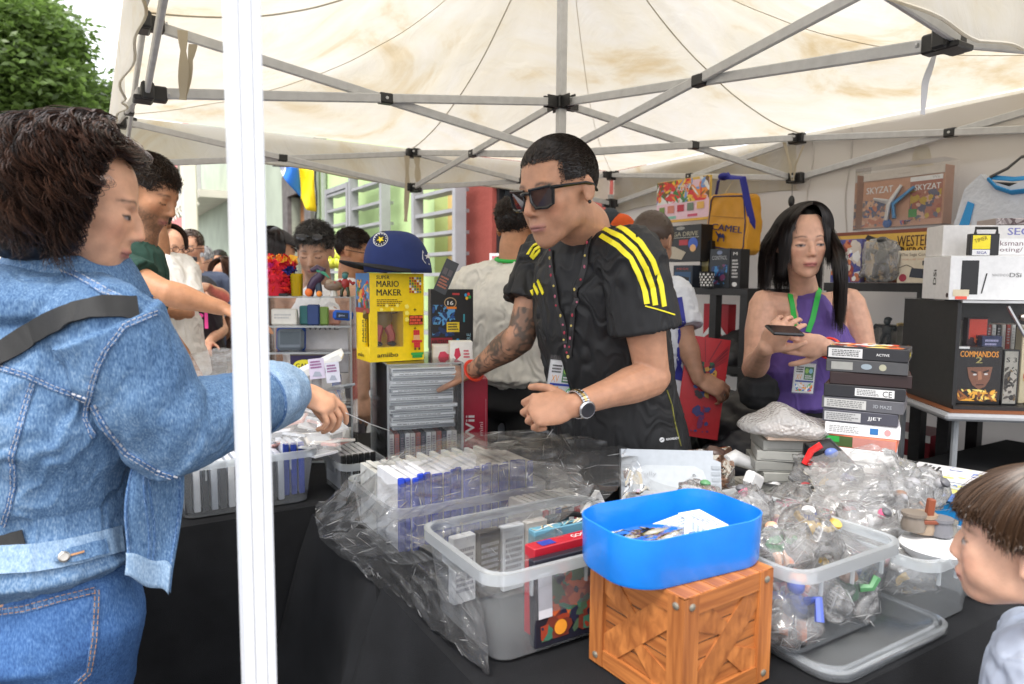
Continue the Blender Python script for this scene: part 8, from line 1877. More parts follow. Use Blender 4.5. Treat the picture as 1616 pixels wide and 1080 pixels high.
film('film_sheet', [a3((420, 590, 2.2), (470, 585, 2.15), (540, 600, 2.05)), a3((420, 650, 2.0), (475, 640, 1.98), (545, 650, 1.95)), a3((420, 700, 1.86), (475, 705, 1.84), (540, 715, 1.85))], parent=pf, seed=51, amp=.012, nu=50, nv=50, m=M_FILM2)
film('film_sheet', [a3((285, 560, 2.5), (350, 550, 2.5), (415, 562, 2.4)), a3((280, 590, 2.3), (350, 590, 2.3), (420, 600, 2.2)), a3((290, 625, 2.1), (350, 630, 2.1), (430, 640, 2.0))], parent=pf, seed=53, amp=.010, nu=40, nv=50, m=M_FILM2)
M = fmat(at(470, 596, 2.10), (1.0, .15, .48), (-.1, 1, .1)); t = thing('tray', 'long white shallow tray tilted up towards the acrylic cabinet', 'tray', at(470, 600, 2.1))
b = MB(M); b.box((0, 0, 0), (.30, .11, .004), col=srgb(236, 236, 232)); b.box((0, -.055, .008), (.30, .004, .02), col=srgb(240, 240, 236)); b.box((0, .055, .008), (.30, .004, .02), col=srgb(240, 240, 236)); b.build('tray_body', V(.35), t)
for i, (x_, y_, w_, c) in enumerate(((500, 582, .045, srgb(215, 205, 225)), (525, 588, .04, srgb(220, 220, 232)))):
 b = MB(fmat(at(x_, y_, 2.02), (1, .2, .1), (-.15, 0, 1))); b.box((0, 0, 0), (w_, .06, .003), col=c); prints(b, fmat((-w_ / 2, -.03, .0018), (1, 0, 0), (0, 1, 0)), [('txt', .005, .03, w_ - .005, .055, 3, srgb(150, 90, 140)), ('p', [(.008, .008), (w_ - .01, .006), (w_ - .014, .02), (.016, .022)], srgb(170, 176, 190))]); b.build('printed_card', V(.3), None, label='pale printed card with a console drawing standing in the white tray, %s one' % ('left' if i == 0 else 'right'), cat='card')
# cases in the long front bins of the far left table
BB = srgb(40, 62, 150)
for i in range(15):
 c = BB if i > 11 else [srgb(60, 62, 66), srgb(215, 215, 215), srgb(38, 40, 46), srgb(180, 184, 190)][i % 4]
 case('%s case in the long bin behind the white leg, %s from the left' % (['dark', 'white', 'black', 'grey'][i % 4] if i <= 11 else 'royal blue', ['first', 'second', 'third', 'fourth', 'fifth', 'sixth', 'seventh', 'eighth', 'ninth', 'tenth', 'eleventh', 'twelfth', 'third last', 'second last', 'last'][i]), TM(.04 + i * .0215, 1.17, TZ + .012), .0165, .10 if i > 11 else .16, .150 if i > 11 else .125, srgb(200, 205, 215), c, 'cases in the long bin on the far left table', mt=V(.3))
for i in range(6):
 case('black case in the narrow bin, %s from the left' % ['first', 'second', 'third', 'fourth', 'fifth', 'last'][i], TM(.452 + i * .018, 1.16, TZ + .01), .0155, .15, .105, srgb(206, 206, 208), K_, 'black cases in the narrow bin by the display box')
for i in range(8):
 case('grey toned case in the bin beside the denim jacket, %s from the left' % ['first', 'second', 'third', 'fourth', 'fifth', 'sixth', 'seventh', 'last'][i], TM(-.34 + i * .038, 1.2, TZ + .012), .03, .17, .10, srgb(150, 156, 166), srgb(100, 108, 122), 'cases in the bin beside the denim jacket')
b = MB(); p0 = at(546, 652, 1.50); p1 = at(615, 680, 1.92); b.tube([p0, (p0 + p1) / 2 + Vector((0, 0, -.003)), p1], .0011, 5, W_); b.build('string', V(.5), None, label='thin clear string pulled from the film by the reaching hand', cat='string')
# right side: shelves along the tent wall
def shelf_unit(label, u0, u1, v0, v1, levels, posts):
 t = thing('shelf_unit', label, 'shelf unit', T((u0 + u1) / 2, (v0 + v1) / 2, 0), 'black plastic shelf units along the tent wall')
 for z in levels:
  b = MB(); b.prism([T(u0, v0, z - .035), T(u1, v0, z - .035), T(u1, v1, z - .035), T(u0, v1, z - .035)], (0, 0, .035)); s = b.build('shelf', M_BLK, t)
 for (uu, vv) in posts:
  for a, c in zip([0] + levels, levels): b = MB(); b.prism([T(uu - .022, vv - .022, a), T(uu + .022, vv - .022, a), T(uu + .022, vv + .022, a), T(uu - .022, vv + .022, a)], (0, 0, c - a - .035)); b.build('post', M_BLK, t)
 return t
su = 2.62; vA0 = uv_of(atu(1180, 455, su))[1]; vA1 = uv_of(atu(1040, 455, su))[1]; z1 = atu(1120, 455, su).z
shelf_unit('black shelf unit behind the seller with console boxes on its top shelf', su, 2.97, vA0, vA0 + .78, [.35, .95, z1], [(su + .03, vA0 + .03), (su + .03, uv_of(atu(1124, 455, su))[1]), (2.94, vA0 + .03), (su + .03, vA0 + .75)])
vB0 = uv_of(atu(1500, 450, su))[1]; vB1 = uv_of(atu(1300, 450, su))[1]; z2 = atu(1400, 447, su).z
shelf_unit('black shelf unit right of the woman in purple with the western case on top', su, 2.97, vB0 - .03, vB1, [.30, atu(1440, 610, su).z, z2], [(su + .03, uv_of(atu(1455, 450, su))[1]), (su + .03, vB0), (2.94, vB0 + .03), (su + .03, vB1 - .03)])
def on_u(px, pyb, u, z=None):
 p = atu(px, pyb, u);
 if z is not None: p.z = z
 return p
def wallbox(nm, label, cat, px0, px1, py0, pyb, u, dep, base, items, z=None, side=None, tilt=0, rough=.4, group=None):
 """box facing the stall with its front on plane u between two pixels; items in 0..1 units"""
 a = atu(px0, pyb, u); c = atu(px1, pyb, u); w_ = (c - a).length; h_ = atu((px0 + px1) / 2, py0, u).z - atu((px0 + px1) / 2, pyb, u).z
 zb = z if z is not None else (a.z + c.z) / 2
 x = Vector((c.x - a.x, c.y - a.y, 0)).normalized(); m0 = Vector(((a.x + c.x) / 2, (a.y + c.y) / 2, zb)); y = Vector((0, 0, 1)).cross(x)
 M = Matrix(((x.x, y.x, 0, m0.x + y.x * dep / 2), (x.y, y.y, 0, m0.y + y.y * dep / 2), (0, 0, 1, m0.z), (0, 0, 0, 1)))
 if tilt: M = M @ Matrix.Rotation(tilt, 4, 'X')
 def sc(it):
  o = []
  for q in it:
   q = list(q)
   if q[0] in ('r', 'art', 'txt'): q[1] *= w_; q[3] *= w_; q[2] *= h_; q[4] *= h_
   elif q[0] == 'e': q[1] *= w_; q[2] *= h_; q[3] *= w_; q[4] *= h_
   elif q[0] in ('t', 'b'): q[2] *= w_; q[3] *= h_; q[4] *= (w_ if len(q) < 8 else h_); q[5] *= (h_ if len(q) < 8 else w_)
   elif q[0] in ('p', 'l'): q[1] = [(x_ * w_, y_ * h_) for x_, y_ in q[1]];
   if q[0] == 'l': q[2] *= w_
   o.append(tuple(q))
  return o
 F = {'front': sc(items)}
 if side: F['left'] = [('r', .002, .002, dep - .002, h_ - .002, side)]
 return carton(nm, label, cat, M, w_, dep, h_, base, F, group, rough=rough), M, w_, h_
GA = [srgb(30, 60, 110), srgb(60, 130, 190), srgb(20, 30, 50)]
wallbox('console_box', 'black console box with beige lettering on the top shelf behind the bald man', 'console box', 1048, 1105, 356, 413, 2.66, .09, srgb(28, 28, 30), [('b', 'MEGA DRIVE', .06, .70, .86, .12, srgb(170, 165, 140)), ('l', [(.05, .66), (.95, .66)], .012, (.4, .4, .35)), ('e', .45, .92, .12, .05, (.3, .3, .28)), ('r', .42, .45, .66, .60, srgb(180, 40, 50)), ('e', .80, .48, .13, .17, srgb(50, 90, 190)), ('e', .80, .36, .08, .1, srgb(230, 180, 120)), ('p', [(0, .12), (.5, .05), (.62, .25), (.3, .42), (0, .45)], srgb(190, 180, 160))])
wallbox('console_box', 'blue and black mini console box under the larger console box on the top shelf', 'console box', 1062, 1092, 416, 451, 2.63, .07, srgb(34, 44, 60), [('r', .08, .06, .92, .7, srgb(40, 80, 120)), ('p', [(.15, .2), (.8, .1), (.85, .45), (.2, .55)], srgb(20, 24, 30)), ('t', 'MEGA', .2, .8, .6, .08, srgb(200, 80, 60))], z=z1 + .001)
wallbox('console_box', 'tall narrow dark box with small picture beside the mini console on the top shelf', 'console box', 1104, 1121, 354, 428, 2.72, .08, srgb(24, 20, 22), [('r', .2, .35, .8, .6, srgb(150, 140, 90)), ('r', .3, .1, .7, .3, srgb(130, 30, 40)), ('e', .5, .82, .2, .08, srgb(120, 110, 100))], z=z1 + .001)
wallbox('console_box', 'dark box with blue lightning artwork right of the patterned cup on the top shelf', 'console box', 1119, 1150, 390, 452, 2.66, .07, srgb(40, 46, 54), [('art', .1, .1, .9, .6, GA + [srgb(120, 60, 100)], 3, 26), ('t', 'CONTROL', .12, .72, .76, .1, srgb(190, 195, 200)), ('e', .5, .9, .14, .05, (.2, .25, .4))], z=z1 + .001)
wallbox('console_box', 'narrow black and white printed box at the right end of the top shelf', 'console box', 1151, 1167, 390, 452, 2.66, .07, srgb(16, 16, 18), [('txt', .2, .25, .8, .75, 6, (.6, .6, .6)), ('e', .5, .1, .25, .06, W_), ('t', 'M', .3, .84, .4, .08, W_)], z=z1 + .001)
p = on_u(1115, 452, 2.61, z1 + .001); t = thing('cup', 'black paper cup with white cube pattern on the top shelf', 'cup', p); b = MB(); b.lathe([(.030, 0), (.038, .085), (.036, .085), (.028, .004)], p, 22, K_); b.build('cup_body', V(.5), t, 40)
b = MB()
for k in range(5):
 for i in range(11): a = 2 * PI * (i + .5 * (k % 2)) / 11; r_ = .0315 + .008 * (k + .5) / 5; z_ = .010 + k * .014; d_ = Vector((math.cos(a), math.sin(a), 0)); s2 = Vector((-d_.y, d_.x, 0)); q = p + d_ * (r_ + .0006) + Vector((0, 0, z_)); b.add([q - s2 * .006, q + s2 * .006 , q + s2 * .006 + Vector((0, 0, .010)), q - s2 * .004 + Vector((0, 0, .010))], [(0, 1, 2, 3)], W_)
b.build('cup_print', V(.5), t)
wallbox('poster_board', 'colourful party game display board leaning on the wall above the console boxes', 'poster', 1036, 1118, 283, 350, 2.88, .02, srgb(228, 190, 90), [('r', 0, .06, 1, .94, srgb(236, 200, 214)), ('art', .0, .45, 1, .99, [srgb(220, 60, 60), srgb(240, 200, 70), srgb(70, 130, 70), W_, srgb(120, 90, 50), srgb(240, 150, 60), srgb(120, 160, 220)], 14, 90), ('b', 'MARIO', .42, .80, .24, .07, W_), ('b', 'PARTY', .40, .72, .26, .07, W_), ('r', .04, .08, .40, .15, srgb(130, 195, 175)), ('r', .62, .1, .80, .16, srgb(205, 80, 110)),
 ('r', .06, .22, .17, .38, srgb(110, 140, 60)), ('r', .23, .22, .36, .40, srgb(210, 130, 110)), ('r', .42, .24, .55, .40, srgb(190, 40, 60)), ('r', .61, .24, .73, .42, srgb(110, 130, 110)), ('r', .79, .26, .92, .42, srgb(230, 180, 90)), ('r', 0, 0, 1, .05, srgb(225, 175, 50))], tilt=.0)
# yellow shoulder bag
bu = 2.80; bc = atu(1155, 395, bu); x = -EB; M = fmat(bc, x, (0, 0, 1)) @ Matrix.Rotation(R(-3), 4, 'Z'); BW_ = (atu(1188, 350, bu) - atu(1121, 350, bu)).length; BH_ = atu(1155, 308, bu).z - bc.z
YB = srgb(205, 145, 25); t = thing('shoulder_bag', 'mustard yellow shoulder bag with blue camel emblem hanging by a blue strap', 'bag', bc)
b = MB(M); b.prism([(x_ * BW_ / 2, (y_ + 0) * BH_, -.05) for x_, y_ in ((-.82, .03), (-.6, 0), (.82, -.08), (.97, 0), (.95, .5), (.80, .93), (.66, 1.0), (-.82, 1.02), (-.97, .94), (-1, .5), (-.9, .12))], (0, 0, .10)); co_, fs_ = remesh(b, .006, 6); co_ += vnormals(co_, fs_) * (fbm(co_, 12, 4, 2) * .006)[:, None]; build_np('bag_body', co_, fs_, None, mat('yellow_vinyl', YB, .45, .1, 12, .2, 200), t, 'all')
edge = [(x_ * BW_ / 2 * .97, y_ * BH_, .052) for x_, y_ in ((-.78, .06), (.76, -.02), (.84, .06), (.84, .5), (.70, .88), (.6, .95), (-.76, .97), (-.88, .90), (-.92, .5), (-.84, .14))]
NB = srgb(36, 42, 90); b = MB(M); b.tube([Vector(e) for e in edge], .0035, 5, NB, closed=True); b.tube([(-.9 * BW_ / 2, .62 * BH_, .053), (.8 * BW_ / 2, .56 * BH_, .053)], .002, 4, srgb(150, 100, 20)); b.build('piping', V(.5), t)
b = MB(M); prints(b, Matrix.Translation((-BW_ * .38, BH_ * .18, .0535)) @ Matrix.Rotation(-.10, 4, 'Z'), [('b', 'CAMEL', 0, .055, BW_ * .72, .034, NB), ('p', [(.05, -.005), (.055, .02), (.045, .03), (.03, .045), (.035, .05), (.055, .036), (.066, .046), (.075, .034), (.086, .044), (.098, .03), (.1, 0), (.094, 0), (.09, .02), (.066, .018), (.06, -.004)], NB)]); b.build('bag_print', V(.5), t)
st_ = [atu(1130, 308, bu), atu(1134, 285, bu - .03), atu(1146, 275, bu - .05), atu(1150, 281, bu - .06)]; b = MB(); b.tube(st_, .018, 8, srgb(40, 45, 140), flat=.25); b.tube([atu(1150, 280, bu - .05), atu(1172, 281, bu - .06), atu(1180, 320, bu - .05), atu(1187, 350, bu - .03), atu(1186, 372, bu)], .018, 8, srgb(40, 45, 140), flat=.25); b.ell(atu(1142, 279, bu - .06), (.03, .03, .02), col=srgb(34, 38, 130)); b.build('strap', V(.7), t, True)
b = MB(); b.tube([atu(1160, 281, bu - .05), atu(1148, 300, bu - .04), atu(1143, 309, bu)], .003, 5, srgb(220, 210, 180)); b.build('cord', V(.7), t)
# atari box, dark heap, comic poster
wallbox('game_poster_box', 'red box with white three-pronged emblem on the lower shelf', 'box', 1108, 1147, 480, 567, 2.74, .06, srgb(190, 30, 45), [('p', [(.45, .40), (.55, .40), (.54, .98), (.46, .98)], W_), ('p', [(.0, .36), (.02, .44), (.25, .58), (.36, .75), (.38, .98), (.44, .98), (.43, .70), (.30, .48)], W_), ('p', [(1, .36), (.98, .44), (.75, .58), (.64, .75), (.62, .98), (.56, .98), (.57, .70), (.70, .48)], W_), ('b', 'ATARI', .04, .06, .92, .18, W_)], side=None)
def blob_bag(label, cat, nm, c, r, col, seed):
 b = MB(); b.ell(c, r, seg=20, rings=14); b.ell(Vector(c) + Vector((r[0] * .3, 0, r[2] * .5)), (r[0] * .6, r[1] * .7, r[2] * .6)); co_, fs_ = remesh(b, .010, 3); co_ += vnormals(co_, fs_) * (fbm(co_, 14, seed, 3) * .02)[:, None]; return build_np(nm, co_, fs_, [col] * len(fs_), V(.55, 'bag_nylon'), None, 'all', label, cat)
blob_bag('dark crumpled backpack on the lower shelf behind the woman in purple', 'backpack', 'backpack', atu(1160, 560, 2.75), (.14, .12, .12), (.03, .03, .035), 3)
blob_bag('black bags heaped on the ground under the shelf', 'bag', 'black_bag', at(1160, 680, 2.75), (.22, .2, .16), (.018, .018, .02), 5)
blob_bag('dark bag with a blue lining beside the heap of black bags', 'bag', 'black_bag', at(1185, 735, 2.6), (.2, .2, .14), (.022, .024, .035), 7)
b = MB(); b.tube([at(1130, 628, 2.7), at(1142, 650, 2.65)], .015, 6); b.build('umbrella', M_BLK, None, label='black stick handle poking out of the heap of black bags', cat='umbrella handle')
M = fmat(at(1098, 690, 2.50), (1, -.12, -.12), (.10, .1, 1)); t = thing('comic_poster', 'red comic style poster board with speed lines held by the shaven headed man', 'poster', at(1098, 690, 2.5)); w = .155; h = .37
b = MB(M); b.box((0, h / 2, 0), (w, h, .006), col=srgb(190, 30, 40)); b.build('board', V(.4), t)
rg = random.Random(4); its = []
for i in range(16): a = rg.uniform(.2, PI - .2); its.append(('l', [(.078 + .03 * math.cos(a), .25 + .03 * math.sin(a)), (min(max(.078 + .16 * math.cos(a), .004), .15), min(.25 + .12 * math.sin(a), .365))], .002, srgb(130, 20, 40)))
its += [('art', .04, .13, .12, .28, [srgb(40, 70, 140), srgb(30, 90, 60), srgb(200, 150, 60), srgb(50, 30, 40)], 8, 22), ('art', .05, .02, .12, .12, [srgb(120, 40, 90), srgb(60, 60, 120), srgb(190, 40, 50)], 9, 16)]
b = MB(M); prints(b, Matrix.Translation((-w / 2, 0, .0032)), its); b.build('printed_picture', V(.4), t)
# on and above the right shelf
WE = srgb(205, 165, 70)
wallbox('gun_case', 'tan toy western set in a brown tray case on the right shelf', 'toy set', 1311, 1478, 358, 441, 2.68, .07, srgb(120, 60, 36), [('r', .02, .05, .98, .93, WE), ('art', .3, .06, .62, .92, [srgb(200, 160, 70), srgb(190, 145, 60), WE], 2, 20), ('b', 'WESTERN', .64, .68, .34, .2, srgb(70, 36, 24)), ('b', 'HEROES', .70, .48, .24, .18, srgb(70, 36, 24)), ('p', [(.33, .84), (.36, .93), (.42, .88), (.70, .66), (.69, .58), (.62, .60), (.46, .78), (.38, .82)], srgb(40, 36, 36))], z=z2 + .001)
clear_bag('black toy holster crumpled in clear film on the western set', fr(on_u(1388, 438, 2.60, z2 + .002), YAWA + PI / 2), .16, .05, .17, 81, ((.03, .03, .03), (.05, .05, .05), (.02, .02, .02)), 1.6, group=None)
wallbox('blister_pack', 'colourful comic figure pack in shiny film at the left end of the right shelf', 'toy pack', 1310, 1358, 368, 436, 2.64, .03, srgb(90, 90, 150), [('art', .02, .02, .98, .98, [srgb(70, 80, 160), srgb(210, 200, 190), srgb(200, 120, 80), srgb(150, 60, 60), W_], 6, 60)], z=z2 + .001)
wallbox('control_stick_box', 'cream box picturing a dark joystick beside the western set', 'console box', 1415, 1493, 390, 442, 2.60, .07, srgb(216, 205, 184), [('t', 'The Sega Control Stick', .08, .80, .82, .12, srgb(90, 70, 60)), ('t', 'FOR USE WITH', .1, .70, .5, .05, srgb(200, 150, 120)), ('p', [(.26, .18), (.74, .12), (.76, .40), (.30, .46)], srgb(50, 56, 70)), ('e', .60, .34, .08, .08, srgb(30, 30, 34)), ('r', .56, .38, .60, .55, K_), ('r', .52, .54, .66, .68, K_), ('e', .13, .16, .08, .12, srgb(160, 50, 70)), ('l', [(.02, .46), (.2, .56), (.34, .46)], .012, K_), ('r', .82, .5, .9, .62, srgb(150, 30, 50))], z=z2 + .001)
r_, M_, w_, h_ = wallbox('game_box', 'boxed ski game with white and blue controllers hanging on the wall', 'game box', 1360, 1487, 268, 357, 2.86, .07, srgb(190, 150, 130), [('r', .0, .0, 1, .84, srgb(196, 148, 120)), ('art', .0, .02, .3, .5, [srgb(120, 110, 110), srgb(190, 120, 90), srgb(90, 100, 130), srgb(210, 170, 140)], 5, 50), ('r', .6, .1, .98, .82, srgb(170, 110, 90)), ('art', .61, .1, .97, .6, [srgb(160, 90, 70), srgb(190, 160, 60), srgb(90, 90, 110), srgb(210, 170, 150)], 7, 50), ('r', .6, .76, .98, .84, W_), ('t', 'Wii', .86, .78, .08, .05, (.4, .4, .4)), ('b', 'SKYZAT', .05, .62, .34, .12, W_), ('b', 'SKYZAT', .66, .60, .30, .1, W_), ('r', .0, .86, 1, 1, srgb(205, 198, 190)), ('t', 'nintendo', .45, .92, .15, .03, (.4, .35, .3)), ('r', .60, .14, .70, .28, srgb(60, 140, 60)), ('art', .5, .02, .75, .10, [srgb(60, 90, 170), srgb(200, 60, 50), K_], 3, 14)])
b = MB(M_ @ fmat((-w_ / 2, -.036, 0), (1, 0, 0), (0, 0, 1))); c1 = W_; c2 = srgb(70, 150, 210)
b.tube([(w_ * .33, h_ * .12, .008), (w_ * .36, h_ * .42, .010), (w_ * .50, h_ * .72, .008)], [.016, .020, .012], 8, c1, flat=.5); b.tube([(w_ * .16, h_ * .52, .008), (w_ * .36, h_ * .44, .010)], [.008, .016], 8, c1, flat=.5); b.tube([(w_ * .44, h_ * .14, .012), (w_ * .42, h_ * .40, .012), (w_ * .66, h_ * .66, .012)], [.016, .018, .012], 8, c2, flat=.5); b.ell((w_ * .35, h_ * .06, .008), (.02, .02, .01), col=srgb(50, 100, 170)); b.build('toy_controller', V(.3), r_, True)
b = MB(M_); b.box((0, -.018, h_ / 2 + .005), (w_ + .03, .12, h_ + .035)); b.build('clear_case', clearmat('case_acetate', haze=.04, rough=.1), r_)
# pendant hook and cord above the woman in purple
b = MB(); b.tube([atu(1250, 285, 2.9), atu(1250, 312, 2.9)], .0015, 4); b.ell(atu(1249, 318, 2.9), (.016, .016, .03)); b.build('hanging_hook', M_BLK, None, True, label='small black hook on a cord above the head of the woman in purple', cat='hook')
# jersey on a hanger
ju = 2.86; GJ = srgb(196, 200, 208); BJ = srgb(50, 140, 200)
t = thing('jersey', 'pale grey jersey with blue collar and sleeve stripes on a black hanger on the wall', 'jersey', atu(1590, 380, ju))
def jp(x_, y_, o=0): return atu(x_, y_, ju - o)
sh = [(1700, 270), (1650, 275), (1600, 296), (1562, 284), (1556, 276), (1530, 300), (1518, 340), (1508, 372), (1524, 376), (1534, 340), (1538, 322), (1545, 400), (1700, 400)]
ring0 = [jp(x_, y_, .0) for x_, y_ in sh]; b = MB(); b.prism(ring0, -EA * .04 + Vector((0, 0, 0)), GJ); b.build('jersey_body', mat('cloth_jersey2', 'V', .75, .08, 10, .5, 18, bdist=.02), t)
b = MB(); b.tube([jp(1560, 283, .045), jp(1572, 296, .05), jp(1596, 304, .052), jp(1630, 300, .052), jp(1680, 280, .05)], .016, 8, BJ, flat=.4); b.tube([jp(1564, 280, .02), jp(1600, 283, .02), jp(1650, 278, .02)], .012, 8, BJ, flat=.5); b.build('collar', V(.75), t, True)
b = MB(); b.prism([jp(1528, 318, .042), jp(1538, 322, .042), (jp(1525, 374, .042)), jp(1509, 370, .042)], -EA * .004, BJ); b.build('sleeve_stripe', V(.75), t)
b = MB(); b.tube([jp(1562, 280, .03), jp(1590, 266, .02), jp(1612, 248, .01), jp(1660, 240, .01)], .010, 8, flat=.5); b.tube([jp(1568, 290, .03), jp(1610, 292, .03), jp(1670, 288, .03)], .007, 6); b.build('hanger', M_BLK, t, True)
# folding table with glass display case and boxes on top
M = None; tv = 2.28; pL = at(1476, 648, tv); zt_ = pL.z
t = thing('folding_table', 'small grey folding table holding the black-sided display case', 'table', (pL.x + .5, tv + .05, 0))
x = Vector((1, -.12, 0)).normalized(); y = Vector((.12, 1, 0)).normalized(); F_ = fmat((pL.x, tv - .05, zt_), x, y)
b = MB(F_); b.box((.45, .24, -.012), (.90, .50, .024), col=srgb(150, 152, 156), bev=.008); b.build('tabletop', V(.35), t); b = MB(F_); b.box((.45, .24, .002), (.86, .46, .003), col=srgb(120, 70, 40)); b.build('table_inlay', V(.5), t)
for (x_, y_) in ((.06, .05), (.34, .12), (.84, .05), (.06, .44), (.84, .44)): b = MB(F_); b.tube([(x_, y_, -.02), (x_, y_, -.35), (x_ + .01, y_, -zt_ + .01)], .011, 8, srgb(140, 144, 148)); b.build('leg', V(.3, 'painted_metal'), t, True)
b = MB(F_); b.tube([(.34, .12, -.02), (.335, .12, -.1), (.36, .12, -.2)], [.012, .013, .02], 8, srgb(120, 124, 128)); b.build('leg_bracket', V(.3, 'painted_metal'), t, True)
t = thing('display_case', 'black-sided display case with clear front holding boxed games', 'display case', F_ @ Vector((.45, .25, .005))); hC = at(1495, 478, tv).z - zt_
b = MB(F_); b.box((.06, .27, hC / 2 + .004), (.012, .40, hC)); b.box((.47, .47, hC / 2 + .004), (.80, .012, hC)); b.box((.47, .27, .010), (.83, .42, .012)); b.build('case_panel', M_BLK, t)
b = MB(F_); b.box((.47, .27, hC + .006), (.83, .42, .006)); b.build('top_pane', M_ACR, t); b = MB(F_); b.box((.47, .062, hC / 2 + .02), (.82, .004, hC - .04)); b.build('front_pane', clearmat('case_glass', haze=.015, rough=.02, gloss=.12), t); b = MB(F_); b.beam((.06, .058, hC + .004), (.9, .058, hC + .004), .008, .008); b.beam((.20, .055, hC - .01), (.37, .05, .06), .010, .006); b.build('edge_trim', M_ACR if False else mat('alu_trim', (.5, .5, .5), .35, metal=.7), t)
b = MB(F_); b.lathe([(.008, 0), (.012, .008), (.012, .022), (.006, .03)], (.235, .05, hC - .045), 12, axis=Vector((1, 0, 0))); b.build('case_lock', MATS['old_brass'], t, True)
FA = [srgb(150, 100, 75), srgb(70, 50, 45), srgb(200, 150, 60), srgb(110, 80, 60), srgb(30, 26, 28), srgb(220, 130, 50)]
def fbox_(nm, label, x0, x1, z0_, hh, y_, dep, base, items, cat='game box'):
 return carton(nm, label, cat, F_ @ fr(((x0 + x1) / 2, y_, z0_)), x1 - x0, dep, hh, base, {'front': items}, rough=.3)
w_ = .145; hh = .195
fbox_('game_box', 'black boxed game with a soldier face and explosion artwork', .075, .075 + w_, .017, hh, .12, .035, srgb(26, 24, 26), [('r', .006, .188, .04, .195, (.7, .7, .7)), ('b', 'COMMANDOS', .012, .160, .12, .020, srgb(225, 150, 50)), ('b', '2', .062, .140, .02, .02, srgb(160, 150, 90)), ('art', .01, .01, .135, .05, [srgb(230, 170, 60), srgb(240, 220, 120), srgb(150, 90, 40), srgb(90, 50, 30)], 4, 50),
 ('p', [(.035, .125), (.115, .128), (.108, .085), (.095, .06), (.075, .05), (.055, .065), (.042, .09)], srgb(120, 80, 62)), ('p', [(.070, .112), (.080, .112), (.084, .085), (.072, .082)], srgb(165, 115, 88)), ('l', [(.048, .112), (.066, .106)], .006, srgb(40, 26, 22)), ('l', [(.086, .108), (.104, .116)], .006, srgb(40, 26, 22)), ('e', .060, .101, .006, .003, (.6, .6, .6)), ('e', .095, .103, .006, .003, (.6, .6, .6)), ('l', [(.066, .066), (.09, .067)], .004, srgb(60, 30, 28))])
fbox_('game_box', 'narrow dark boxed game with grey soldiers right of the soldier face box', .222, .272, .017, .187, .115, .035, srgb(26, 26, 28), [('r', .003, .005, .044, .182, srgb(150, 148, 140)), ('b', 'S 3', .008, .145, .032, .016, K_), ('art', .004, .01, .043, .13, [srgb(70, 66, 62), srgb(160, 156, 148), srgb(110, 90, 60), srgb(40, 38, 38)], 6, 40)])
fbox_('game_box', 'red topped boxed game standing at the back of the display case', .155, .225, .19, .115, .22, .03, srgb(60, 40, 44), [('r', .006, .04, .064, .11, srgb(220, 70, 50)), ('art', .01, .01, .06, .06, [srgb(150, 40, 40), srgb(60, 40, 50), srgb(220, 110, 60)], 6, 20)])
fbox_('game_box', 'dark blue boxed game in the middle at the back of the display case', .185, .25, .16, .085, .18, .03, srgb(40, 50, 84), [('txt', .01, .05, .055, .075, 2, (.4, .4, .6)), ('art', .01, .01, .055, .04, [srgb(60, 60, 110), srgb(40, 40, 60)], 6, 10)])
for i in range(10):
 fbox_('game_case', 'thin upright case, %s from the left inside the display case' % ['first', 'second', 'third', 'fourth', 'fifth', 'sixth', 'seventh', 'eighth', 'ninth', 'last'][i], .12 + i * .028 if i < 2 else .245 + (i - 2) * .016, .12 + i * .028 + .024 if i < 2 else .245 + (i - 2) * .016 + .013, .02 if i < 2 else .19, .27 if i < 2 else .09, .30, .1, [srgb(36, 34, 36), srgb(180, 175, 165), srgb(150, 60, 50), srgb(200, 200, 195)][i % 4], [('txt', .002, .02, .011, .08, 6, (.4, .4, .4))], 'game case')
fbox_('game_box', 'tall cream boxed game at the right end of the display case', .30, .42, .017, .26, .16, .04, srgb(190, 180, 150), [('b', 'COM', .01, .22, .09, .025, srgb(110, 90, 60)), ('art', .01, .02, .11, .20, [srgb(190, 160, 90), srgb(120, 110, 100), srgb(220, 210, 180), srgb(180, 60, 50)], 8, 40)])
for x_, c in ((.29, M_GOLD), (.335, MATS['steel'])): b = MB(F_); b.lathe([(.008, 0), (.008, .045), (.004, .055)], (x_, .085, .025), 12, axis=Vector((1, 0, 0))); b.build('bullet_shell', c, None, True, label=('brass' if c is M_GOLD else 'steel') + ' toy bullet lying at the front of the display case', cat='toy bullet')
zc = hC + .0095; wd = .29
carton('console_box', 'white console box picturing a black handheld and stylus', 'console box', F_ @ fr((.02 + wd / 2, .16, zc)), wd, .19, .145, srgb(226, 226, 226), {'front': [('r', .035, .018, .088, .13, srgb(30, 30, 32)), ('t', 'NINTENDO', .13, .078, .05, .009, (.4, .4, .4)), ('b', 'DSi', .183, .076, .035, .014, (.2, .2, .2)), ('l', [(.1, .022), (.113, .088)], .004, K_), ('r', .012, .012, .062, .034, srgb(214, 200, 170)), ('r', .020, .002, .056, .012, srgb(235, 90, 70))], 'left': [('e', .18, .015, .008, .008, srgb(50, 20, 20)), ('b', 'DSi', .10, .05, .05, .02, K_, PI / 2)]})
carton('console_box', 'white box with violet and maroon lettering above the white console box', 'console box', F_ @ fr((.035 + .16, .22, zc + .147)), .32, .12, .105, srgb(218, 216, 214), {'front': [('b', 'SEGA', .205, .072, .10, .024, srgb(120, 122, 180)), ('r', .12, .006, .31, .06, srgb(232, 232, 232)), ('t', 'Marksman', .135, .036, .12, .017, srgb(110, 80, 90)), ('t', 'Shooting/', .135, .012, .12, .018, srgb(110, 80, 90))]})
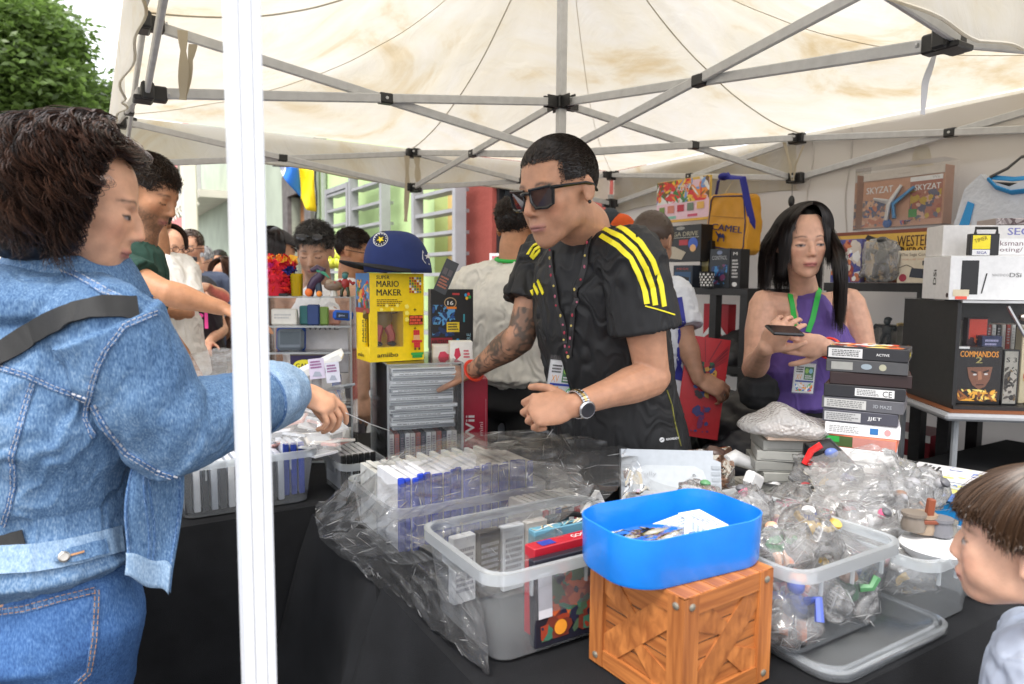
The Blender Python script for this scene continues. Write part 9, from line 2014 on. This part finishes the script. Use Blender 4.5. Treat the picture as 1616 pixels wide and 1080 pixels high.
carton('blister_pack', 'small yellow and black hanging pack in front of the upper white box', 'toy pack', F_ @ fr((.12, .075, zc + .147)), .09, .022, .070, K_, {'front': [('r', .008, .02, .062, .065, srgb(240, 220, 40)), ('r', .008, .0, .062, .018, W_), ('b', 'SEGA', .022, .004, .03, .009, srgb(60, 60, 140)), ('t', 'TIMER', .015, .04, .04, .012, srgb(120, 90, 20), .3)]})
b = MB(F_); b.tube([(.09, .064, zc + .217), (.09, .064, zc + .235), (.155, .064, zc + .235), (.155, .064, zc + .217)], .005, 6); b.build('hanger_tab', M_BLK, None, label='black hanging tab on the yellow and black pack', cat='tab')
carton('game_box', 'grey patterned box lying on top of the upper white box in front of the jersey', 'game box', F_ @ fr((.31, .22, zc + .2535)), .22, .12, .022, srgb(150, 140, 138), {'front': [('art', .0, .0, .22, .022, [srgb(190, 180, 178), srgb(110, 96, 96), srgb(80, 60, 60)], 3, 20)]})
# blister toys on the lower right shelf
for k, (px, py, c, nm) in enumerate(((1399, 545, srgb(70, 76, 80), 'charcoal'), (1437, 545, srgb(200, 180, 130), 'cream masked'), (1399, 580, srgb(120, 120, 116), 'grey'), (1437, 578, srgb(40, 40, 42), 'black'), (1432, 612, srgb(160, 20, 36), 'red'))):
 p = atu(px, py, 2.72); t = thing('blister_toy', '%s figure in a clear blister on the right shelf unit, %s' % (nm, ['upper left', 'upper right', 'middle left', 'middle right', 'bottom'][k]), 'boxed toy', p, 'clear blister toys on the right shelf unit')
 M = fmat(p, -EB, (0, 0, 1)); b = MB(M); b.box((0, .045, -.012), (.09, .088, .003), col=srgb(150, 148, 142)); b.build('backing_card', V(.5), t)
 toy(M @ Matrix.Rotation(R(-90), 4, 'X') @ fr((0, -.004, .006), 0), c, c, c, 1.1, k).build('toy_figure', V(.4), t, 40)
 b = MB(M); b.box((0, .045, .008), (.086, .084, .036)); b.build('blister', clearmat('blister_film', haze=.05, rough=.1), t)
b = MB(); pz = atu(1440, 612, 2.75)
carton('storage_box', 'white and dark red box low under the right shelf', 'box', fr(at(1440, 712, 2.9), R(-60)), .25, .2, .10, srgb(120, 30, 40), {'front': [('r', .0, .07, .25, .1, W_)], 'left': [('r', .0, .07, .2, .1, W_)]})
# orange garment and dark hanger behind the seller
b = MB(); b.ell(at(978, 352, 3.6), (.075, .05, .05), col=srgb(225, 95, 40)); b.ell(at(985, 372, 3.6), (.09, .05, .09), col=srgb(215, 90, 40)); co_, fs_ = remesh(b, .01, 3); build_np('orange_garment', co_, fs_, [srgb(225, 95, 40)] * len(fs_), V(.8, 'cloth_plain'), None, 'all', 'orange garment hanging behind the seller at the far tent corner', 'garment')
b = MB(); b.ell(at(963, 345, 3.6), (.055, .04, .055), col=srgb(60, 66, 74)); b.build('grey_garment', V(.8, 'cloth_plain'), None, True, label='dark grey garment hanging beside the orange one at the far tent corner', cat='garment')
